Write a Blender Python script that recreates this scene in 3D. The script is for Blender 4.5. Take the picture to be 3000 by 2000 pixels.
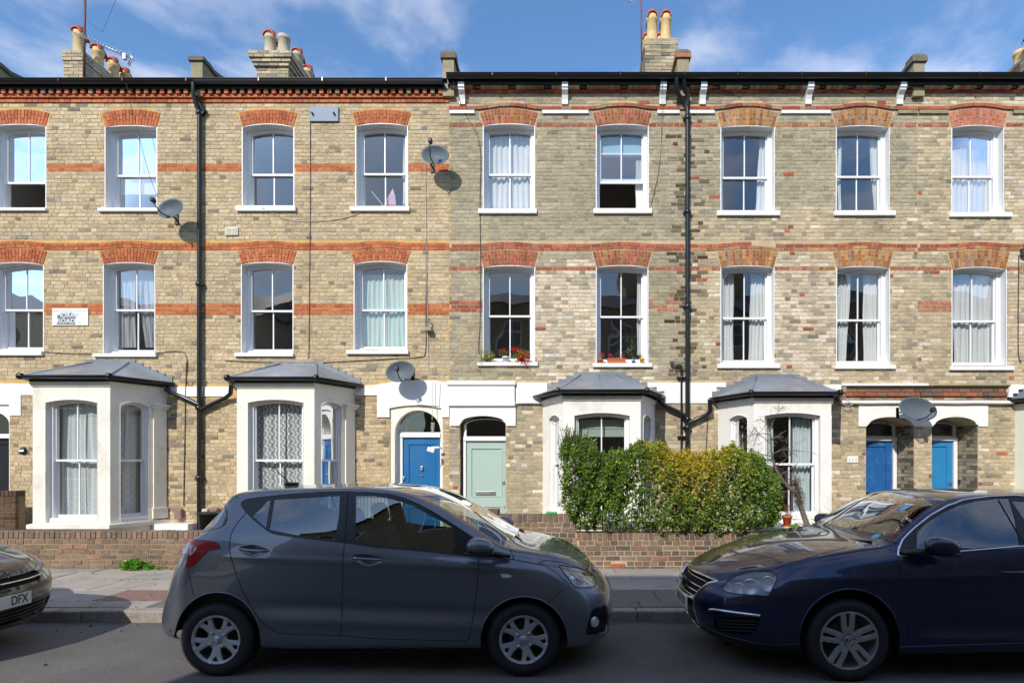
import bpy, bmesh, math, random
import numpy as np
from mathutils import Vector, Matrix
from mathutils.geometry import delaunay_2d_cdt

random.seed(7)
R = random.random
U = random.uniform
scene = bpy.context.scene
for o in list(bpy.data.objects):
    bpy.data.objects.remove(o)
COL = scene.collection

# ---------------------------------------------------------------- camera, light, exposure
F_PX, XC, YC, CAM_H = 1750.0, 1650.0, 1348.0, 1.70      # focal length in photo pixels, principal point, eye height
cam_data = bpy.data.cameras.new("camera")
cam = bpy.data.objects.new("camera", cam_data)
COL.objects.link(cam)
cam.location = (0, 0, CAM_H)
cam.rotation_euler = (math.radians(90), 0, 0)
cam_data.sensor_width = 36.0
cam_data.lens = F_PX / 3000.0 * 36.0
cam_data.shift_x = (1500 - XC) / 3000.0
cam_data.shift_y = (YC - 1000) / 3000.0
cam_data.clip_start = 0.05
cam_data.clip_end = 2000
scene.camera = cam

SUN_TRAVEL = Vector((0.42, 1.0, -0.76)).normalized()
sun_data = bpy.data.lights.new("sun", 'SUN')
sun_data.energy = 3.15
sun_data.angle = math.radians(0.5)
sun_data.color = (1.0, 0.945, 0.86)
sun = bpy.data.objects.new("sun", sun_data)
COL.objects.link(sun)
sun.location = (-8, -20, 25)
sun.rotation_euler = SUN_TRAVEL.to_track_quat('-Z', 'Y').to_euler()

world = bpy.data.worlds.new("World")
scene.world = world
world.use_nodes = True
wn, wl = world.node_tree.nodes, world.node_tree.links
wn.clear()
w_out = wn.new("ShaderNodeOutputWorld")
w_bg = wn.new("ShaderNodeBackground")
w_bg.inputs["Strength"].default_value = 0.15
w_sky = wn.new("ShaderNodeTexSky")
w_sky.sky_type = 'NISHITA'
w_sky.sun_disc = False
w_sky.sun_elevation = math.asin(-SUN_TRAVEL.z)
w_sky.sun_rotation = math.atan2(-SUN_TRAVEL.x, -SUN_TRAVEL.y)
w_sky.air_density = 1.25
w_sky.dust_density = 0.35
w_sky.ozone_density = 3.0
tc = wn.new("ShaderNodeTexCoord")
sep = wn.new("ShaderNodeSeparateXYZ")
wl.new(tc.outputs["Generated"], sep.inputs[0])
zc = wn.new("ShaderNodeMath"); zc.operation = 'MAXIMUM'; zc.inputs[1].default_value = 0.06
wl.new(sep.outputs["Z"], zc.inputs[0])
dx = wn.new("ShaderNodeMath"); dx.operation = 'DIVIDE'
dy = wn.new("ShaderNodeMath"); dy.operation = 'DIVIDE'
wl.new(sep.outputs["X"], dx.inputs[0]); wl.new(zc.outputs[0], dx.inputs[1])
wl.new(sep.outputs["Y"], dy.inputs[0]); wl.new(zc.outputs[0], dy.inputs[1])
comb = wn.new("ShaderNodeCombineXYZ")
wl.new(dx.outputs[0], comb.inputs[0]); wl.new(dy.outputs[0], comb.inputs[1])
mp = wn.new("ShaderNodeMapping"); mp.inputs["Rotation"].default_value = (0, 0, math.radians(-35))
mp.inputs["Scale"].default_value = (1.0, 0.95, 1.0)
wl.new(comb.outputs[0], mp.inputs[0])
n1 = wn.new("ShaderNodeTexNoise"); n1.inputs["Scale"].default_value = 1.35
n1.inputs["Detail"].default_value = 9; n1.inputs["Roughness"].default_value = 0.58
n1.inputs["Distortion"].default_value = 0.35
wl.new(mp.outputs[0], n1.inputs["Vector"])
n2 = wn.new("ShaderNodeTexNoise"); n2.inputs["Scale"].default_value = 3.4
n2.inputs["Detail"].default_value = 4; n2.inputs["Roughness"].default_value = 0.5
wl.new(mp.outputs[0], n2.inputs["Vector"])
ad = wn.new("ShaderNodeMath"); ad.operation = 'MULTIPLY_ADD'; ad.inputs[1].default_value = 0.55
wl.new(n2.outputs["Fac"], ad.inputs[0]); wl.new(n1.outputs["Fac"], ad.inputs[2])
cr = wn.new("ShaderNodeMapRange")
cr.interpolation_type = 'SMOOTHSTEP'
cr.inputs["From Min"].default_value = 0.66; cr.inputs["From Max"].default_value = 0.93
cr.inputs["To Min"].default_value = 0.0; cr.inputs["To Max"].default_value = 0.54
wl.new(ad.outputs[0], cr.inputs["Value"])
mixc = wn.new("ShaderNodeMix"); mixc.data_type = 'RGBA'
mixc.inputs["B"].default_value = (5.6, 5.7, 6.2, 1)
tint = wn.new("ShaderNodeMix"); tint.data_type = 'RGBA'; tint.blend_type = 'MULTIPLY'; tint.inputs["Factor"].default_value = 1.0
tint.inputs["B"].default_value = (0.68, 0.86, 1.03, 1)
wl.new(w_sky.outputs[0], tint.inputs["A"])
wl.new(cr.outputs[0], mixc.inputs["Factor"]); wl.new(tint.outputs["Result"], mixc.inputs["A"])
wl.new(mixc.outputs["Result"], w_bg.inputs["Color"])
wl.new(w_bg.outputs[0], w_out.inputs[0])

scene.view_settings.view_transform = 'Standard'
scene.view_settings.look = 'None'
scene.view_settings.gamma = 1.0
scene.view_settings.use_curve_mapping = False
scene.view_settings.exposure = 0.36
scene.cycles.max_bounces = 8
scene.cycles.transparent_max_bounces = 24
scene.cycles.caustics_reflective = False
scene.cycles.caustics_refractive = False
scene.cycles.sample_clamp_indirect = 6.0
scene.cycles.use_denoising = True

# ---------------------------------------------------------------- helpers
def wx(px, d): return (px - XC) * d / F_PX
def wz(py, d): return CAM_H - (py - YC) * d / F_PX

def lin(c):
    return tuple((v / 12.92 if v <= 0.04045 else ((v + 0.055) / 1.055) ** 2.4) for v in c)
def rgb(r, g, b): return lin((r / 255, g / 255, b / 255))

def tag(o, label=None, cat=None, group=None, kind=None):
    if label: o["label"] = label
    if cat: o["category"] = cat
    if group: o["group"] = group
    if kind: o["kind"] = kind
    return o

def thing(name, label, cat, loc=(0, 0, 0), group=None):
    o = bpy.data.objects.new(name, None)
    COL.objects.link(o)
    o.location = loc
    o.empty_display_size = 0.2
    return tag(o, label, cat, group)

def world_loc(o):
    v = Vector((0, 0, 0))
    while o is not None:
        v += o.location
        o = o.parent
    return v

class MB:
    """collects geometry in world coordinates; build() links it as one mesh object"""
    def __init__(s, M=None):
        s.v = []; s.f = []; s.c = []; s.sm = []; s.M = M
    def add(s, verts, faces, col=None, smooth=False):
        n = len(s.v)
        if s.M is not None:
            s.v.extend([tuple(s.M @ Vector(p)) for p in verts])
        else:
            s.v.extend([tuple(p) for p in verts])
        for f in faces:
            s.f.append(tuple(i + n for i in f)); s.c.append(col); s.sm.append(smooth)
        return s
    def box(s, x0, x1, y0, y1, z0, z1, col=None, skip=()):
        v = [(x0, y0, z0), (x1, y0, z0), (x1, y1, z0), (x0, y1, z0), (x0, y0, z1), (x1, y0, z1), (x1, y1, z1), (x0, y1, z1)]
        fs = {'b': (3, 2, 1, 0), 't': (4, 5, 6, 7), 'f': (0, 1, 5, 4), 'r': (1, 2, 6, 5), 'k': (2, 3, 7, 6), 'l': (3, 0, 4, 7)}
        return s.add(v, [q for k, q in fs.items() if k not in skip], col)
    def bbox(s, x0, x1, y0, y1, z0, z1, b=0.01, col=None):
        """box with chamfered edges"""
        bm = bmesh.new()
        bmesh.ops.create_cube(bm, size=1.0)
        for v in bm.verts:
            v.co = Vector(((x0 + x1) / 2 + v.co.x * (x1 - x0), (y0 + y1) / 2 + v.co.y * (y1 - y0), (z0 + z1) / 2 + v.co.z * (z1 - z0)))
        bmesh.ops.bevel(bm, geom=bm.edges[:], offset=b, segments=2, affect='EDGES', profile=0.5)
        s.add_bm(bm, col); return s
    def add_bm(s, bm, col=None, smooth=False):
        bm.verts.index_update()
        s.add([v.co[:] for v in bm.verts], [tuple(v.index for v in f.verts) for f in bm.faces], col, smooth)
        bm.free(); return s
    def tube(s, pts, r, n=10, col=None, cap=True, smooth=True):
        pts = [Vector(p) for p in pts]
        rs = r if isinstance(r, (list, tuple)) else [r] * len(pts)
        verts = []; faces = []
        prev = None
        for i, p in enumerate(pts):
            t = (pts[min(i + 1, len(pts) - 1)] - pts[max(i - 1, 0)])
            t = t.normalized() if t.length > 1e-9 else Vector((0, 0, 1))
            if prev is None:
                a = Vector((0, 0, 1)) if abs(t.z) < 0.9 else Vector((1, 0, 0))
                nx = t.cross(a).normalized()
            else:
                nx = (prev - t * prev.dot(t))
                nx = nx.normalized() if nx.length > 1e-6 else t.orthogonal().normalized()
            prev = nx
            ny = t.cross(nx)
            for k in range(n):
                a = 2 * math.pi * k / n
                verts.append(p + (nx * math.cos(a) + ny * math.sin(a)) * rs[i])
        for i in range(len(pts) - 1):
            for k in range(n):
                a = i * n + k; b = i * n + (k + 1) % n
                faces.append((a, b, b + n, a + n))
        s.add(verts, faces, col, smooth)
        if cap:
            m = (len(pts) - 1) * n
            s.add([verts[k] for k in range(n)] + [verts[m + k] for k in range(n)],
                  [tuple(range(n - 1, -1, -1)), tuple(range(n, 2 * n))], col)
        return s
    def lathe(s, prof, c=(0, 0, 0), axis='z', n=24, col=None, a0=0, a1=2 * math.pi, smooth=True):
        full = abs(a1 - a0 - 2 * math.pi) < 1e-6
        m = n if full else n + 1
        verts = []
        for (r, h) in prof:
            for k in range(m):
                a = a0 + (a1 - a0) * k / n
                x, y = r * math.cos(a), r * math.sin(a)
                p = (x, y, h) if axis == 'z' else ((x, h, y) if axis == 'y' else (h, x, y))
                verts.append((p[0] + c[0], p[1] + c[1], p[2] + c[2]))
        faces = []
        for i in range(len(prof) - 1):
            for k in range(n):
                k2 = (k + 1) % m
                faces.append((i * m + k, i * m + k2, (i + 1) * m + k2, (i + 1) * m + k))
        return s.add(verts, faces, col, smooth)
    def ring(s, outer, inner, v0, v1, col=None, tunnel=False):
        """two loops of (u,w) points, same count, open at the ends if they differ; front at v0, back at v1"""
        n = len(outer)
        V = [(u, v0, w) for u, w in outer] + [(u, v0, w) for u, w in inner] + [(u, v1, w) for u, w in outer] + [(u, v1, w) for u, w in inner]
        fs = []
        for i in range(n):
            j = (i + 1) % n
            fs.append((i, j, n + j, n + i))
            fs.append((n + i, n + j, 3 * n + j, 3 * n + i))
            fs.append((2 * n + i, i, j, 2 * n + j)[::-1])
            fs.append((2 * n + j, 2 * n + i, 3 * n + i, 3 * n + j)[::-1])
        return s.add(V, fs, col)
    def plate(s, outer, holes, v0, v1, col=None, fz=None, grid=0, back=True):
        """2-D polygon with holes in (u,w), extruded from v0 (front) to v1"""
        pts = []; edges = []
        for loop in [outer] + list(holes):
            n0 = len(pts)
            pts += [Vector(p) for p in loop]
            edges += [(n0 + i, n0 + (i + 1) % len(loop)) for i in range(len(loop))]
        if grid:
            us = [p[0] for p in outer]; ws = [p[1] for p in outer]
            u = min(us) + grid
            while u < max(us):
                w = min(ws) + grid
                while w < max(ws):
                    if pip((u, w), outer): pts.append(Vector((u, w)))
                    w += grid
                u += grid
        vo, eo, fo, *_ = delaunay_2d_cdt(pts, edges, [], 0, 1e-6)
        keep = []
        for f in fo:
            c = sum((vo[i] for i in f), Vector((0, 0))) / len(f)
            if pip(c, outer) and not any(pip(c, h) for h in holes):
                a = (vo[f[1]] - vo[f[0]]).cross(vo[f[2]] - vo[f[0]])
                keep.append(tuple(f) if a > 0 else tuple(f[::-1]))
        g = fz or (lambda u, w: 0.0)
        s.add([(p.x, v0 + g(p.x, p.y), p.y) for p in vo], keep, col, bool(fz))
        if back:
            s.add([(p.x, v1 + g(p.x, p.y), p.y) for p in vo], [f[::-1] for f in keep], col)
        for loop in [outer] + list(holes):
            n = len(loop)
            s.add([(u, v0 + g(u, w), w) for u, w in loop] + [(u, v1 + g(u, w), w) for u, w in loop],
                  [(i, (i + 1) % n, n + (i + 1) % n, n + i) for i in range(n)], col)
        return s
    def build(s, name, mat, parent=None, label=None, kind=None, cat=None, group=None, normals=None, rec=True):
        me = bpy.data.meshes.new(name)
        off = world_loc(parent) if parent is not None else Vector((0, 0, 0))
        V = np.array(s.v, dtype=np.float64) - np.array(off[:]) if s.v else np.zeros((0, 3))
        me.from_pydata(V.tolist(), [], s.f)
        me.polygons.foreach_set("use_smooth", s.sm)
        if any(c is not None for c in s.c):
            at = me.attributes.new("bc", 'FLOAT_COLOR', 'FACE')
            arr = np.ones((len(s.f), 4), dtype=np.float32)
            for i, c in enumerate(s.c):
                if c is not None: arr[i, :3] = c[:3]
            at.data.foreach_set("color", arr.ravel())
        if rec and normals is None:
            bm = bmesh.new(); bm.from_mesh(me)
            bmesh.ops.remove_doubles(bm, verts=bm.verts[:], dist=1e-5) if len(s.v) < 60000 and any(s.sm) else None
            bmesh.ops.recalc_face_normals(bm, faces=bm.faces[:])
            bm.to_mesh(me); bm.free()
        me.update()
        mats = mat if isinstance(mat, (list, tuple)) else [mat]
        for m in mats:
            me.materials.append(m)
        o = bpy.data.objects.new(name, me)
        COL.objects.link(o)
        if parent is not None: o.parent = parent
        return tag(o, label, cat, group, kind)

def pip(p, poly):
    x, y = p[0], p[1]
    c = False; j = len(poly) - 1
    for i in range(len(poly)):
        xi, yi = poly[i][0], poly[i][1]; xj, yj = poly[j][0], poly[j][1]
        if (yi > y) != (yj > y) and x < (xj - xi) * (y - yi) / (yj - yi) + xi: c = not c
        j = i
    return c

def arc_pts(ul, ur, zs, zcr, n=10):
    """segmental arch from left springing to right springing"""
    out = []
    for i in range(n + 1):
        t = i / n
        out.append((ul + (ur - ul) * t, zs + (zcr - zs) * (1 - (2 * t - 1) ** 2)))
    return out
def open_loop(ul, ur, z0, zs, zcr, n=10):
    return [(ul, z0)] + arc_pts(ul, ur, zs, zcr, n) + [(ur, z0)]
def ell_loop(ul, ur, z0, zs, zcr, n=14):
    c = (ul + ur) / 2; a = (ur - ul) / 2
    return [(ul, z0)] + [(c - a * math.cos(math.pi * i / n), zs + (zcr - zs) * math.sin(math.pi * i / n)) for i in range(n + 1)] + [(ur, z0)]
def frame_at(ox, oy, ang=0.0, oz=0.0):
    """local (u right, v into wall, w up) -> world"""
    return Matrix.Translation((ox, oy, oz)) @ Matrix.Rotation(ang, 4, 'Z')

# ---------------------------------------------------------------- materials
MATS = {}
def new_mat(name):
    m = bpy.data.materials.new(name)
    m.use_nodes = True
    return m, m.node_tree.nodes, m.node_tree.links, m.node_tree.nodes["Principled BSDF"]

def mat(name, col, rough=0.6, metal=0.0, vary=0.0, vscale=4.0, col2=None, bump=0.0, bscale=60.0, spec=0.5,
        coat=0.0, stain=None, sscale=1.2, alpha=1.0, sheen=0.0):
    if name in MATS: return MATS[name]
    m, n, l, b = new_mat(name)
    b.inputs["Roughness"].default_value = rough
    b.inputs["Metallic"].default_value = metal
    b.inputs["Specular IOR Level"].default_value = spec
    b.inputs["Coat Weight"].default_value = coat
    b.inputs["Coat Roughness"].default_value = 0.03
    geo = n.new("ShaderNodeNewGeometry")
    c = tuple(col) + (1,)
    out = None
    if vary or col2:
        nz = n.new("ShaderNodeTexNoise"); nz.inputs["Scale"].default_value = vscale
        nz.inputs["Detail"].default_value = 6; nz.inputs["Roughness"].default_value = 0.6
        l.new(geo.outputs["Position"], nz.inputs["Vector"])
        rp = n.new("ShaderNodeMapRange"); rp.inputs["From Min"].default_value = 0.3; rp.inputs["From Max"].default_value = 0.7
        l.new(nz.outputs["Fac"], rp.inputs["Value"])
        mx = n.new("ShaderNodeMix"); mx.data_type = 'RGBA'
        if col2: a, d = c, tuple(col2) + (1,)
        else: a, d = tuple(v * (1 - vary) for v in col) + (1,), tuple(min(1, v * (1 + vary)) for v in col) + (1,)
        mx.inputs["A"].default_value = a; mx.inputs["B"].default_value = d
        l.new(rp.outputs[0], mx.inputs["Factor"])
        out = mx.outputs["Result"]
    if stain:
        ns = n.new("ShaderNodeTexNoise"); ns.inputs["Scale"].default_value = sscale
        ns.inputs["Detail"].default_value = 8; ns.inputs["Roughness"].default_value = 0.7
        l.new(geo.outputs["Position"], ns.inputs["Vector"])
        r2 = n.new("ShaderNodeMapRange"); r2.inputs["From Min"].default_value = 0.52; r2.inputs["From Max"].default_value = 0.75
        l.new(ns.outputs["Fac"], r2.inputs["Value"])
        m2 = n.new("ShaderNodeMix"); m2.data_type = 'RGBA'
        if out: l.new(out, m2.inputs["A"])
        else: m2.inputs["A"].default_value = c
        m2.inputs["B"].default_value = tuple(stain) + (1,)
        l.new(r2.outputs[0], m2.inputs["Factor"])
        out = m2.outputs["Result"]
    if out: l.new(out, b.inputs["Base Color"])
    else: b.inputs["Base Color"].default_value = c
    if bump:
        nb = n.new("ShaderNodeTexNoise"); nb.inputs["Scale"].default_value = bscale; nb.inputs["Detail"].default_value = 5
        l.new(geo.outputs["Position"], nb.inputs["Vector"])
        bp = n.new("ShaderNodeBump"); bp.inputs["Strength"].default_value = bump; bp.inputs["Distance"].default_value = 0.01
        l.new(nb.outputs["Fac"], bp.inputs["Height"]); l.new(bp.outputs[0], b.inputs["Normal"])
    MATS[name] = m
    return m

def brick_mat(name, single, rough=0.9):
    """per-brick colour (face attribute or object colour) with kiln mottling, grit and soot"""
    m, n, l, b = new_mat(name)
    b.inputs["Roughness"].default_value = rough
    b.inputs["Specular IOR Level"].default_value = 0.2
    if single:
        oi = n.new("ShaderNodeObjectInfo"); src = oi.outputs["Color"]
    else:
        at = n.new("ShaderNodeAttribute"); at.attribute_name = "bc"; src = at.outputs["Color"]
    geo = n.new("ShaderNodeNewGeometry")
    mp_ = n.new("ShaderNodeMapping"); mp_.inputs["Scale"].default_value = (0.55, 1, 1.3)
    l.new(geo.outputs["Position"], mp_.inputs[0])
    nz = n.new("ShaderNodeTexNoise"); nz.inputs["Scale"].default_value = 24; nz.inputs["Detail"].default_value = 7
    nz.inputs["Roughness"].default_value = 0.65
    l.new(mp_.outputs[0], nz.inputs["Vector"])
    rp = n.new("ShaderNodeMapRange"); rp.inputs["From Min"].default_value = 0.32; rp.inputs["From Max"].default_value = 0.68
    rp.inputs["To Min"].default_value = 0.62; rp.inputs["To Max"].default_value = 1.08
    l.new(nz.outputs["Fac"], rp.inputs["Value"])
    big = n.new("ShaderNodeTexNoise"); big.inputs["Scale"].default_value = 0.9; big.inputs["Detail"].default_value = 6
    big.inputs["Roughness"].default_value = 0.6
    l.new(geo.outputs["Position"], big.inputs["Vector"])
    r2 = n.new("ShaderNodeMapRange"); r2.inputs["From Min"].default_value = 0.3; r2.inputs["From Max"].default_value = 0.7
    r2.inputs["To Min"].default_value = 0.84; r2.inputs["To Max"].default_value = 1.12
    l.new(big.outputs["Fac"], r2.inputs["Value"])
    mu = n.new("ShaderNodeMath"); mu.operation = 'MULTIPLY'
    l.new(rp.outputs[0], mu.inputs[0]); l.new(r2.outputs[0], mu.inputs[1])
    vm = n.new("ShaderNodeVectorMath"); vm.operation = 'SCALE'
    l.new(src, vm.inputs[0]); l.new(mu.outputs[0], vm.inputs["Scale"])
    l.new(vm.outputs[0], b.inputs["Base Color"])
    bp = n.new("ShaderNodeBump"); bp.inputs["Strength"].default_value = 0.5; bp.inputs["Distance"].default_value = 0.006
    l.new(nz.outputs["Fac"], bp.inputs["Height"]); l.new(bp.outputs[0], b.inputs["Normal"])
    MATS[name] = m
    return m

def glass_mat(name, tint=(0.8, 0.85, 0.83), refl=1.5, wav=0.02, wscale=1.3, base=0.05):
    """thin window glass: clear body with a mirror-like sheen that grows at grazing angles"""
    m, n, l, b = new_mat(name)
    n.remove(b)
    out = n["Material Output"]
    tr = n.new("ShaderNodeBsdfTransparent"); tr.inputs[0].default_value = tuple(tint) + (1,)
    gl = n.new("ShaderNodeBsdfGlossy"); gl.inputs["Roughness"].default_value = 0.0
    gl.inputs["Color"].default_value = (0.95, 0.97, 1, 1)
    fr = n.new("ShaderNodeFresnel"); fr.inputs["IOR"].default_value = 1.52
    ma = n.new("ShaderNodeMath"); ma.operation = 'MULTIPLY_ADD'; ma.use_clamp = True
    ma.inputs[1].default_value = refl; ma.inputs[2].default_value = base
    l.new(fr.outputs[0], ma.inputs[0])
    mx = n.new("ShaderNodeMixShader")
    l.new(ma.outputs[0], mx.inputs[0]); l.new(tr.outputs[0], mx.inputs[1]); l.new(gl.outputs[0], mx.inputs[2])
    l.new(mx.outputs[0], out.inputs["Surface"])
    if wav:
        geo = n.new("ShaderNodeNewGeometry")
        nb = n.new("ShaderNodeTexNoise"); nb.inputs["Scale"].default_value = wscale; nb.inputs["Detail"].default_value = 1
        l.new(geo.outputs["Position"], nb.inputs["Vector"])
        bp = n.new("ShaderNodeBump"); bp.inputs["Strength"].default_value = 1.0; bp.inputs["Distance"].default_value = wav
        l.new(nb.outputs["Fac"], bp.inputs["Height"])
        l.new(bp.outputs[0], gl.inputs["Normal"])
    MATS[name] = m
    return m

M_BR = brick_mat("brick_face", False)
M_BRS = brick_mat("brick_face_single", True)
M_MORT_O = mat("mortar_ochre", rgb(202, 168, 108), 0.95, vary=0.2, vscale=6, bump=0.4, bscale=150)
M_MORT_G = mat("mortar_buff", rgb(194, 174, 138), 0.95, vary=0.2, vscale=6, bump=0.4, bscale=150)
M_MORT_W = mat("mortar_garden_wall", rgb(186, 170, 142), 0.95, vary=0.15, vscale=8, bump=0.4, bscale=150)
M_WHITE = mat("white_paint", rgb(238, 238, 236), 0.45, vary=0.03, vscale=3)
M_WOODW = mat("white_sash_paint", rgb(240, 240, 240), 0.35)
M_STUCCO = mat("cream_render", rgb(240, 235, 222), 0.75, vary=0.04, vscale=2.0, bump=0.08, bscale=40, stain=rgb(206, 197, 178), sscale=1.8)
M_STUCCO2 = mat("off_white_render", rgb(240, 236, 229), 0.75, vary=0.03, vscale=2.0, bump=0.08, bscale=40, stain=rgb(204, 196, 184), sscale=1.8)
M_STUCCO3 = mat("pale_green_render", rgb(214, 216, 196), 0.75, vary=0.03, vscale=2.0)
M_BAND = mat("white_masonry_paint", rgb(240, 239, 236), 0.7, vary=0.04, vscale=3, bump=0.25, bscale=22)
M_LEAD = mat("lead_sheet", rgb(128, 134, 142), 0.42, metal=0.15, vary=0.12, vscale=3, stain=rgb(176, 168, 152), sscale=1.6, bump=0.06, bscale=9)
M_BLACKP = mat("black_gutter_paint", rgb(30, 31, 33), 0.28, vary=0.15, vscale=5)
M_GREYG = mat("grey_plastic_gutter", rgb(58, 60, 63), 0.3)
M_SLATE = mat("roof_slate", rgb(78, 80, 86), 0.6, vary=0.2, vscale=8)
M_ROOM = mat("room_wall", rgb(176, 170, 162), 0.9)
M_STONE = mat("weathered_stone", rgb(160, 148, 118), 0.9, vary=0.2, vscale=5, stain=rgb(96, 90, 76), sscale=2.5, bump=0.4, bscale=30)
M_CAPST = mat("dark_stone_cap", rgb(110, 104, 92), 0.95, vary=0.25, vscale=8, stain=rgb(150, 130, 60), sscale=6, bump=0.4, bscale=40)
M_GLASS = glass_mat("window_glass", (0.86, 0.88, 0.88), 1.5, 0.012, 1.1, 0.06)
M_GLASSB = glass_mat("bay_window_glass", (0.88, 0.90, 0.90), 0.8, 0.006, 1.1, 0.01)
M_CURT = mat("white_curtain", rgb(232, 232, 230), 0.9)
M_CURTG = mat("pale_green_curtain", rgb(205, 218, 205), 0.9)
M_BLIND = mat("white_blind", rgb(240, 240, 238), 0.8)
# ================================================================ bricks
UNIT_BRICKS = []
def unit_brick():
    if not UNIT_BRICKS:
        for k in range(5):
            me = bpy.data.meshes.new("brick")
            rr = random.Random(k)
            j = lambda a: rr.uniform(-a, a)
            b = 0.035
            fr = [(-.5 + b * .5 + j(.012), -.5, -.5 + b * 1.6 + j(.03)), (.5 - b * .5 + j(.012), -.5, -.5 + b * 1.6 + j(.03)),
                  (.5 - b * .5 + j(.012), -.5, .5 - b * 1.6 + j(.03)), (-.5 + b * .5 + j(.012), -.5, .5 - b * 1.6 + j(.03))]
            md = [(-.5, -.42, -.5), (.5, -.42, -.5), (.5, -.42, .5), (-.5, -.42, .5)]
            bk = [(-.5, .5, -.5), (.5, .5, -.5), (.5, .5, .5), (-.5, .5, .5)]
            V = fr + md + bk
            Fc = [(0, 1, 2, 3)]
            for a in (0, 4):
                for i in range(4):
                    i2 = (i + 1) % 4
                    Fc.append((a + i, a + 4 + i, a + 4 + i2, a + i2))
            Fc.append((11, 10, 9, 8))
            me.from_pydata(V, [], Fc)
            me.materials.append(M_BRS)
            UNIT_BRICKS.append(me)
    return random.choice(UNIT_BRICKS)

def emit_bricks(parent, bricks, single=300, name="brick", mass_name="brickwork", focus=(0, 1.7)):
    """brick = (cx, cz, w, h, rot, y_front, depth, colour). the largest-showing become objects, the rest one mesh"""
    key = lambda b: -(b[2] * b[3]) / ((b[0] - focus[0]) ** 2 + (b[1] - focus[1]) ** 2 + (b[5]) ** 2)
    order = sorted(bricks, key=key)
    P = world_loc(parent)
    for b in order[:single]:
        o = bpy.data.objects.new(name, unit_brick())
        o.parent = parent
        o.location = (b[0] - P.x, b[5] + b[6] / 2 - P.y, b[1] - P.z)
        o.scale = (b[2], b[6], b[3])
        o.rotation_euler = (0, -b[4], 0)
        o.color = tuple(b[7][:3]) + (1,)
        COL.objects.link(o)
    rest = order[single:]
    if rest:
        mb = MB()
        for (cx, cz, w, h, rot, yf, dp, col) in rest:
            ca, sa = math.cos(rot), math.sin(rot)
            t = 0.0025
            jj = [(U(-.0015, .0015), U(-.0015, .0015)) for _ in range(4)]
            out = []
            for (ww, hh, yy, jt) in ((w / 2 - t, h / 2 - t, yf, 1), (w / 2, h / 2, yf + 0.003, 0), (w / 2, h / 2, yf + dp, 0)):
                for q, (sx, sz) in enumerate(((-1, -1), (1, -1), (1, 1), (-1, 1))):
                    a, c = sx * ww + jt * jj[q][0], sz * hh + jt * jj[q][1]
                    out.append((cx + a * ca - c * sa, yy, cz + a * sa + c * ca))
            fs = [(0, 1, 2, 3)]
            for a in (0, 4):
                for i in range(4):
                    i2 = (i + 1) % 4
                    fs.append((a + i, a + 4 + i, a + 4 + i2, a + i2))
            mb.add(out, fs, col)
        mb.build(mass_name, M_BR, parent, kind="stuff", rec=False)

def cut_span(poly, z0, z1, wide=False):
    """x interval covered by a polygon anywhere in the strip z0..z1"""
    xs = []
    for z in (z0 + .004, (z0 + z1) / 2) + ((z1 - .004,) if wide else ()):
        j = len(poly) - 1
        for i in range(len(poly)):
            (xa, za), (xb, zb) = poly[j], poly[i]
            if (za > z) != (zb > z): xs.append(xa + (xb - xa) * (z - za) / (zb - za))
            j = i
    if not xs: return None
    return min(xs), max(xs)

def subtract(a, b, spans):
    segs = [(a, b)]
    for s0, s1 in spans:
        ns = []
        for x0, x1 in segs:
            if s1 <= x0 or s0 >= x1: ns.append((x0, x1)); continue
            if s0 > x0: ns.append((x0, s0))
            if s1 < x1: ns.append((s1, x1))
        segs = ns
    return segs

def lay_bricks(xa, xb, za, zb, z_align, course, holes, colfn, yf, depth=0.05, joint=0.010, L=0.217, Hd=0.103, bond='flemish'):
    out = []
    k0 = math.ceil((za - z_align) / course - 0.3); k1 = int((zb - z_align) / course + 0.3)
    for k in range(k0, k1):
        z0 = z_align + k * course; z1 = z0 + course
        spans = [s for s in (cut_span(h, z0, z1) for h in holes) if s]
        segs = subtract(xa, xb, spans)
        wob = U(-.003, .003)
        if bond == 'flemish': seq = [L, Hd]; start = -(k % 2) * (L + Hd + 2 * joint) / 2 + U(-.02, .02)
        elif bond == 'english': seq = [Hd] if k % 2 else [L]; start = -(k % 4) * 0.05 + U(-.02, .02)
        else: seq = [L]; start = -(k % 2) * L / 2
        x = math.floor(xa) + start - 1.0; i = 0
        while x < xb:
            w = seq[i % len(seq)] * U(.95, 1.05)
            if bond == 'flemish' and R() < 0.05: i += 1
            for s0, s1 in segs:
                a, b = max(x, s0 + joint * .5), min(x + w, s1 - joint * .5)
                if b - a > 0.03:
                    tilt = U(-.006, .006)
                    out.append(((a + b) / 2, (z0 + z1) / 2 + wob * .4, b - a, course - joint + U(-.0025, .0025), tilt, yf + U(-.0025, .0025), depth, colfn((a + b) / 2, (z0 + z1) / 2, k)))
            x += w + joint; i += 1
    return out

def mortar(parent, mt, xa, xb, za, zb, z_align, course, holes, y):
    mb = MB()
    k0 = math.floor((za - z_align) / course); k1 = int((zb - z_align) / course) + 1
    for k in range(k0, k1):
        z0 = max(za, z_align + k * course); z1 = min(zb, z_align + (k + 1) * course)
        if z1 <= z0: continue
        spans = [s for s in (cut_span(h, z0, z1, True) for h in holes) if s]
        for s0, s1 in subtract(xa, xb, spans):
            mb.add([(s0, y, z0), (s1, y, z0), (s1, y, z1), (s0, y, z1)], [(0, 1, 2, 3)])
    return mb.build("mortar_wall", mt, parent)

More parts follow.
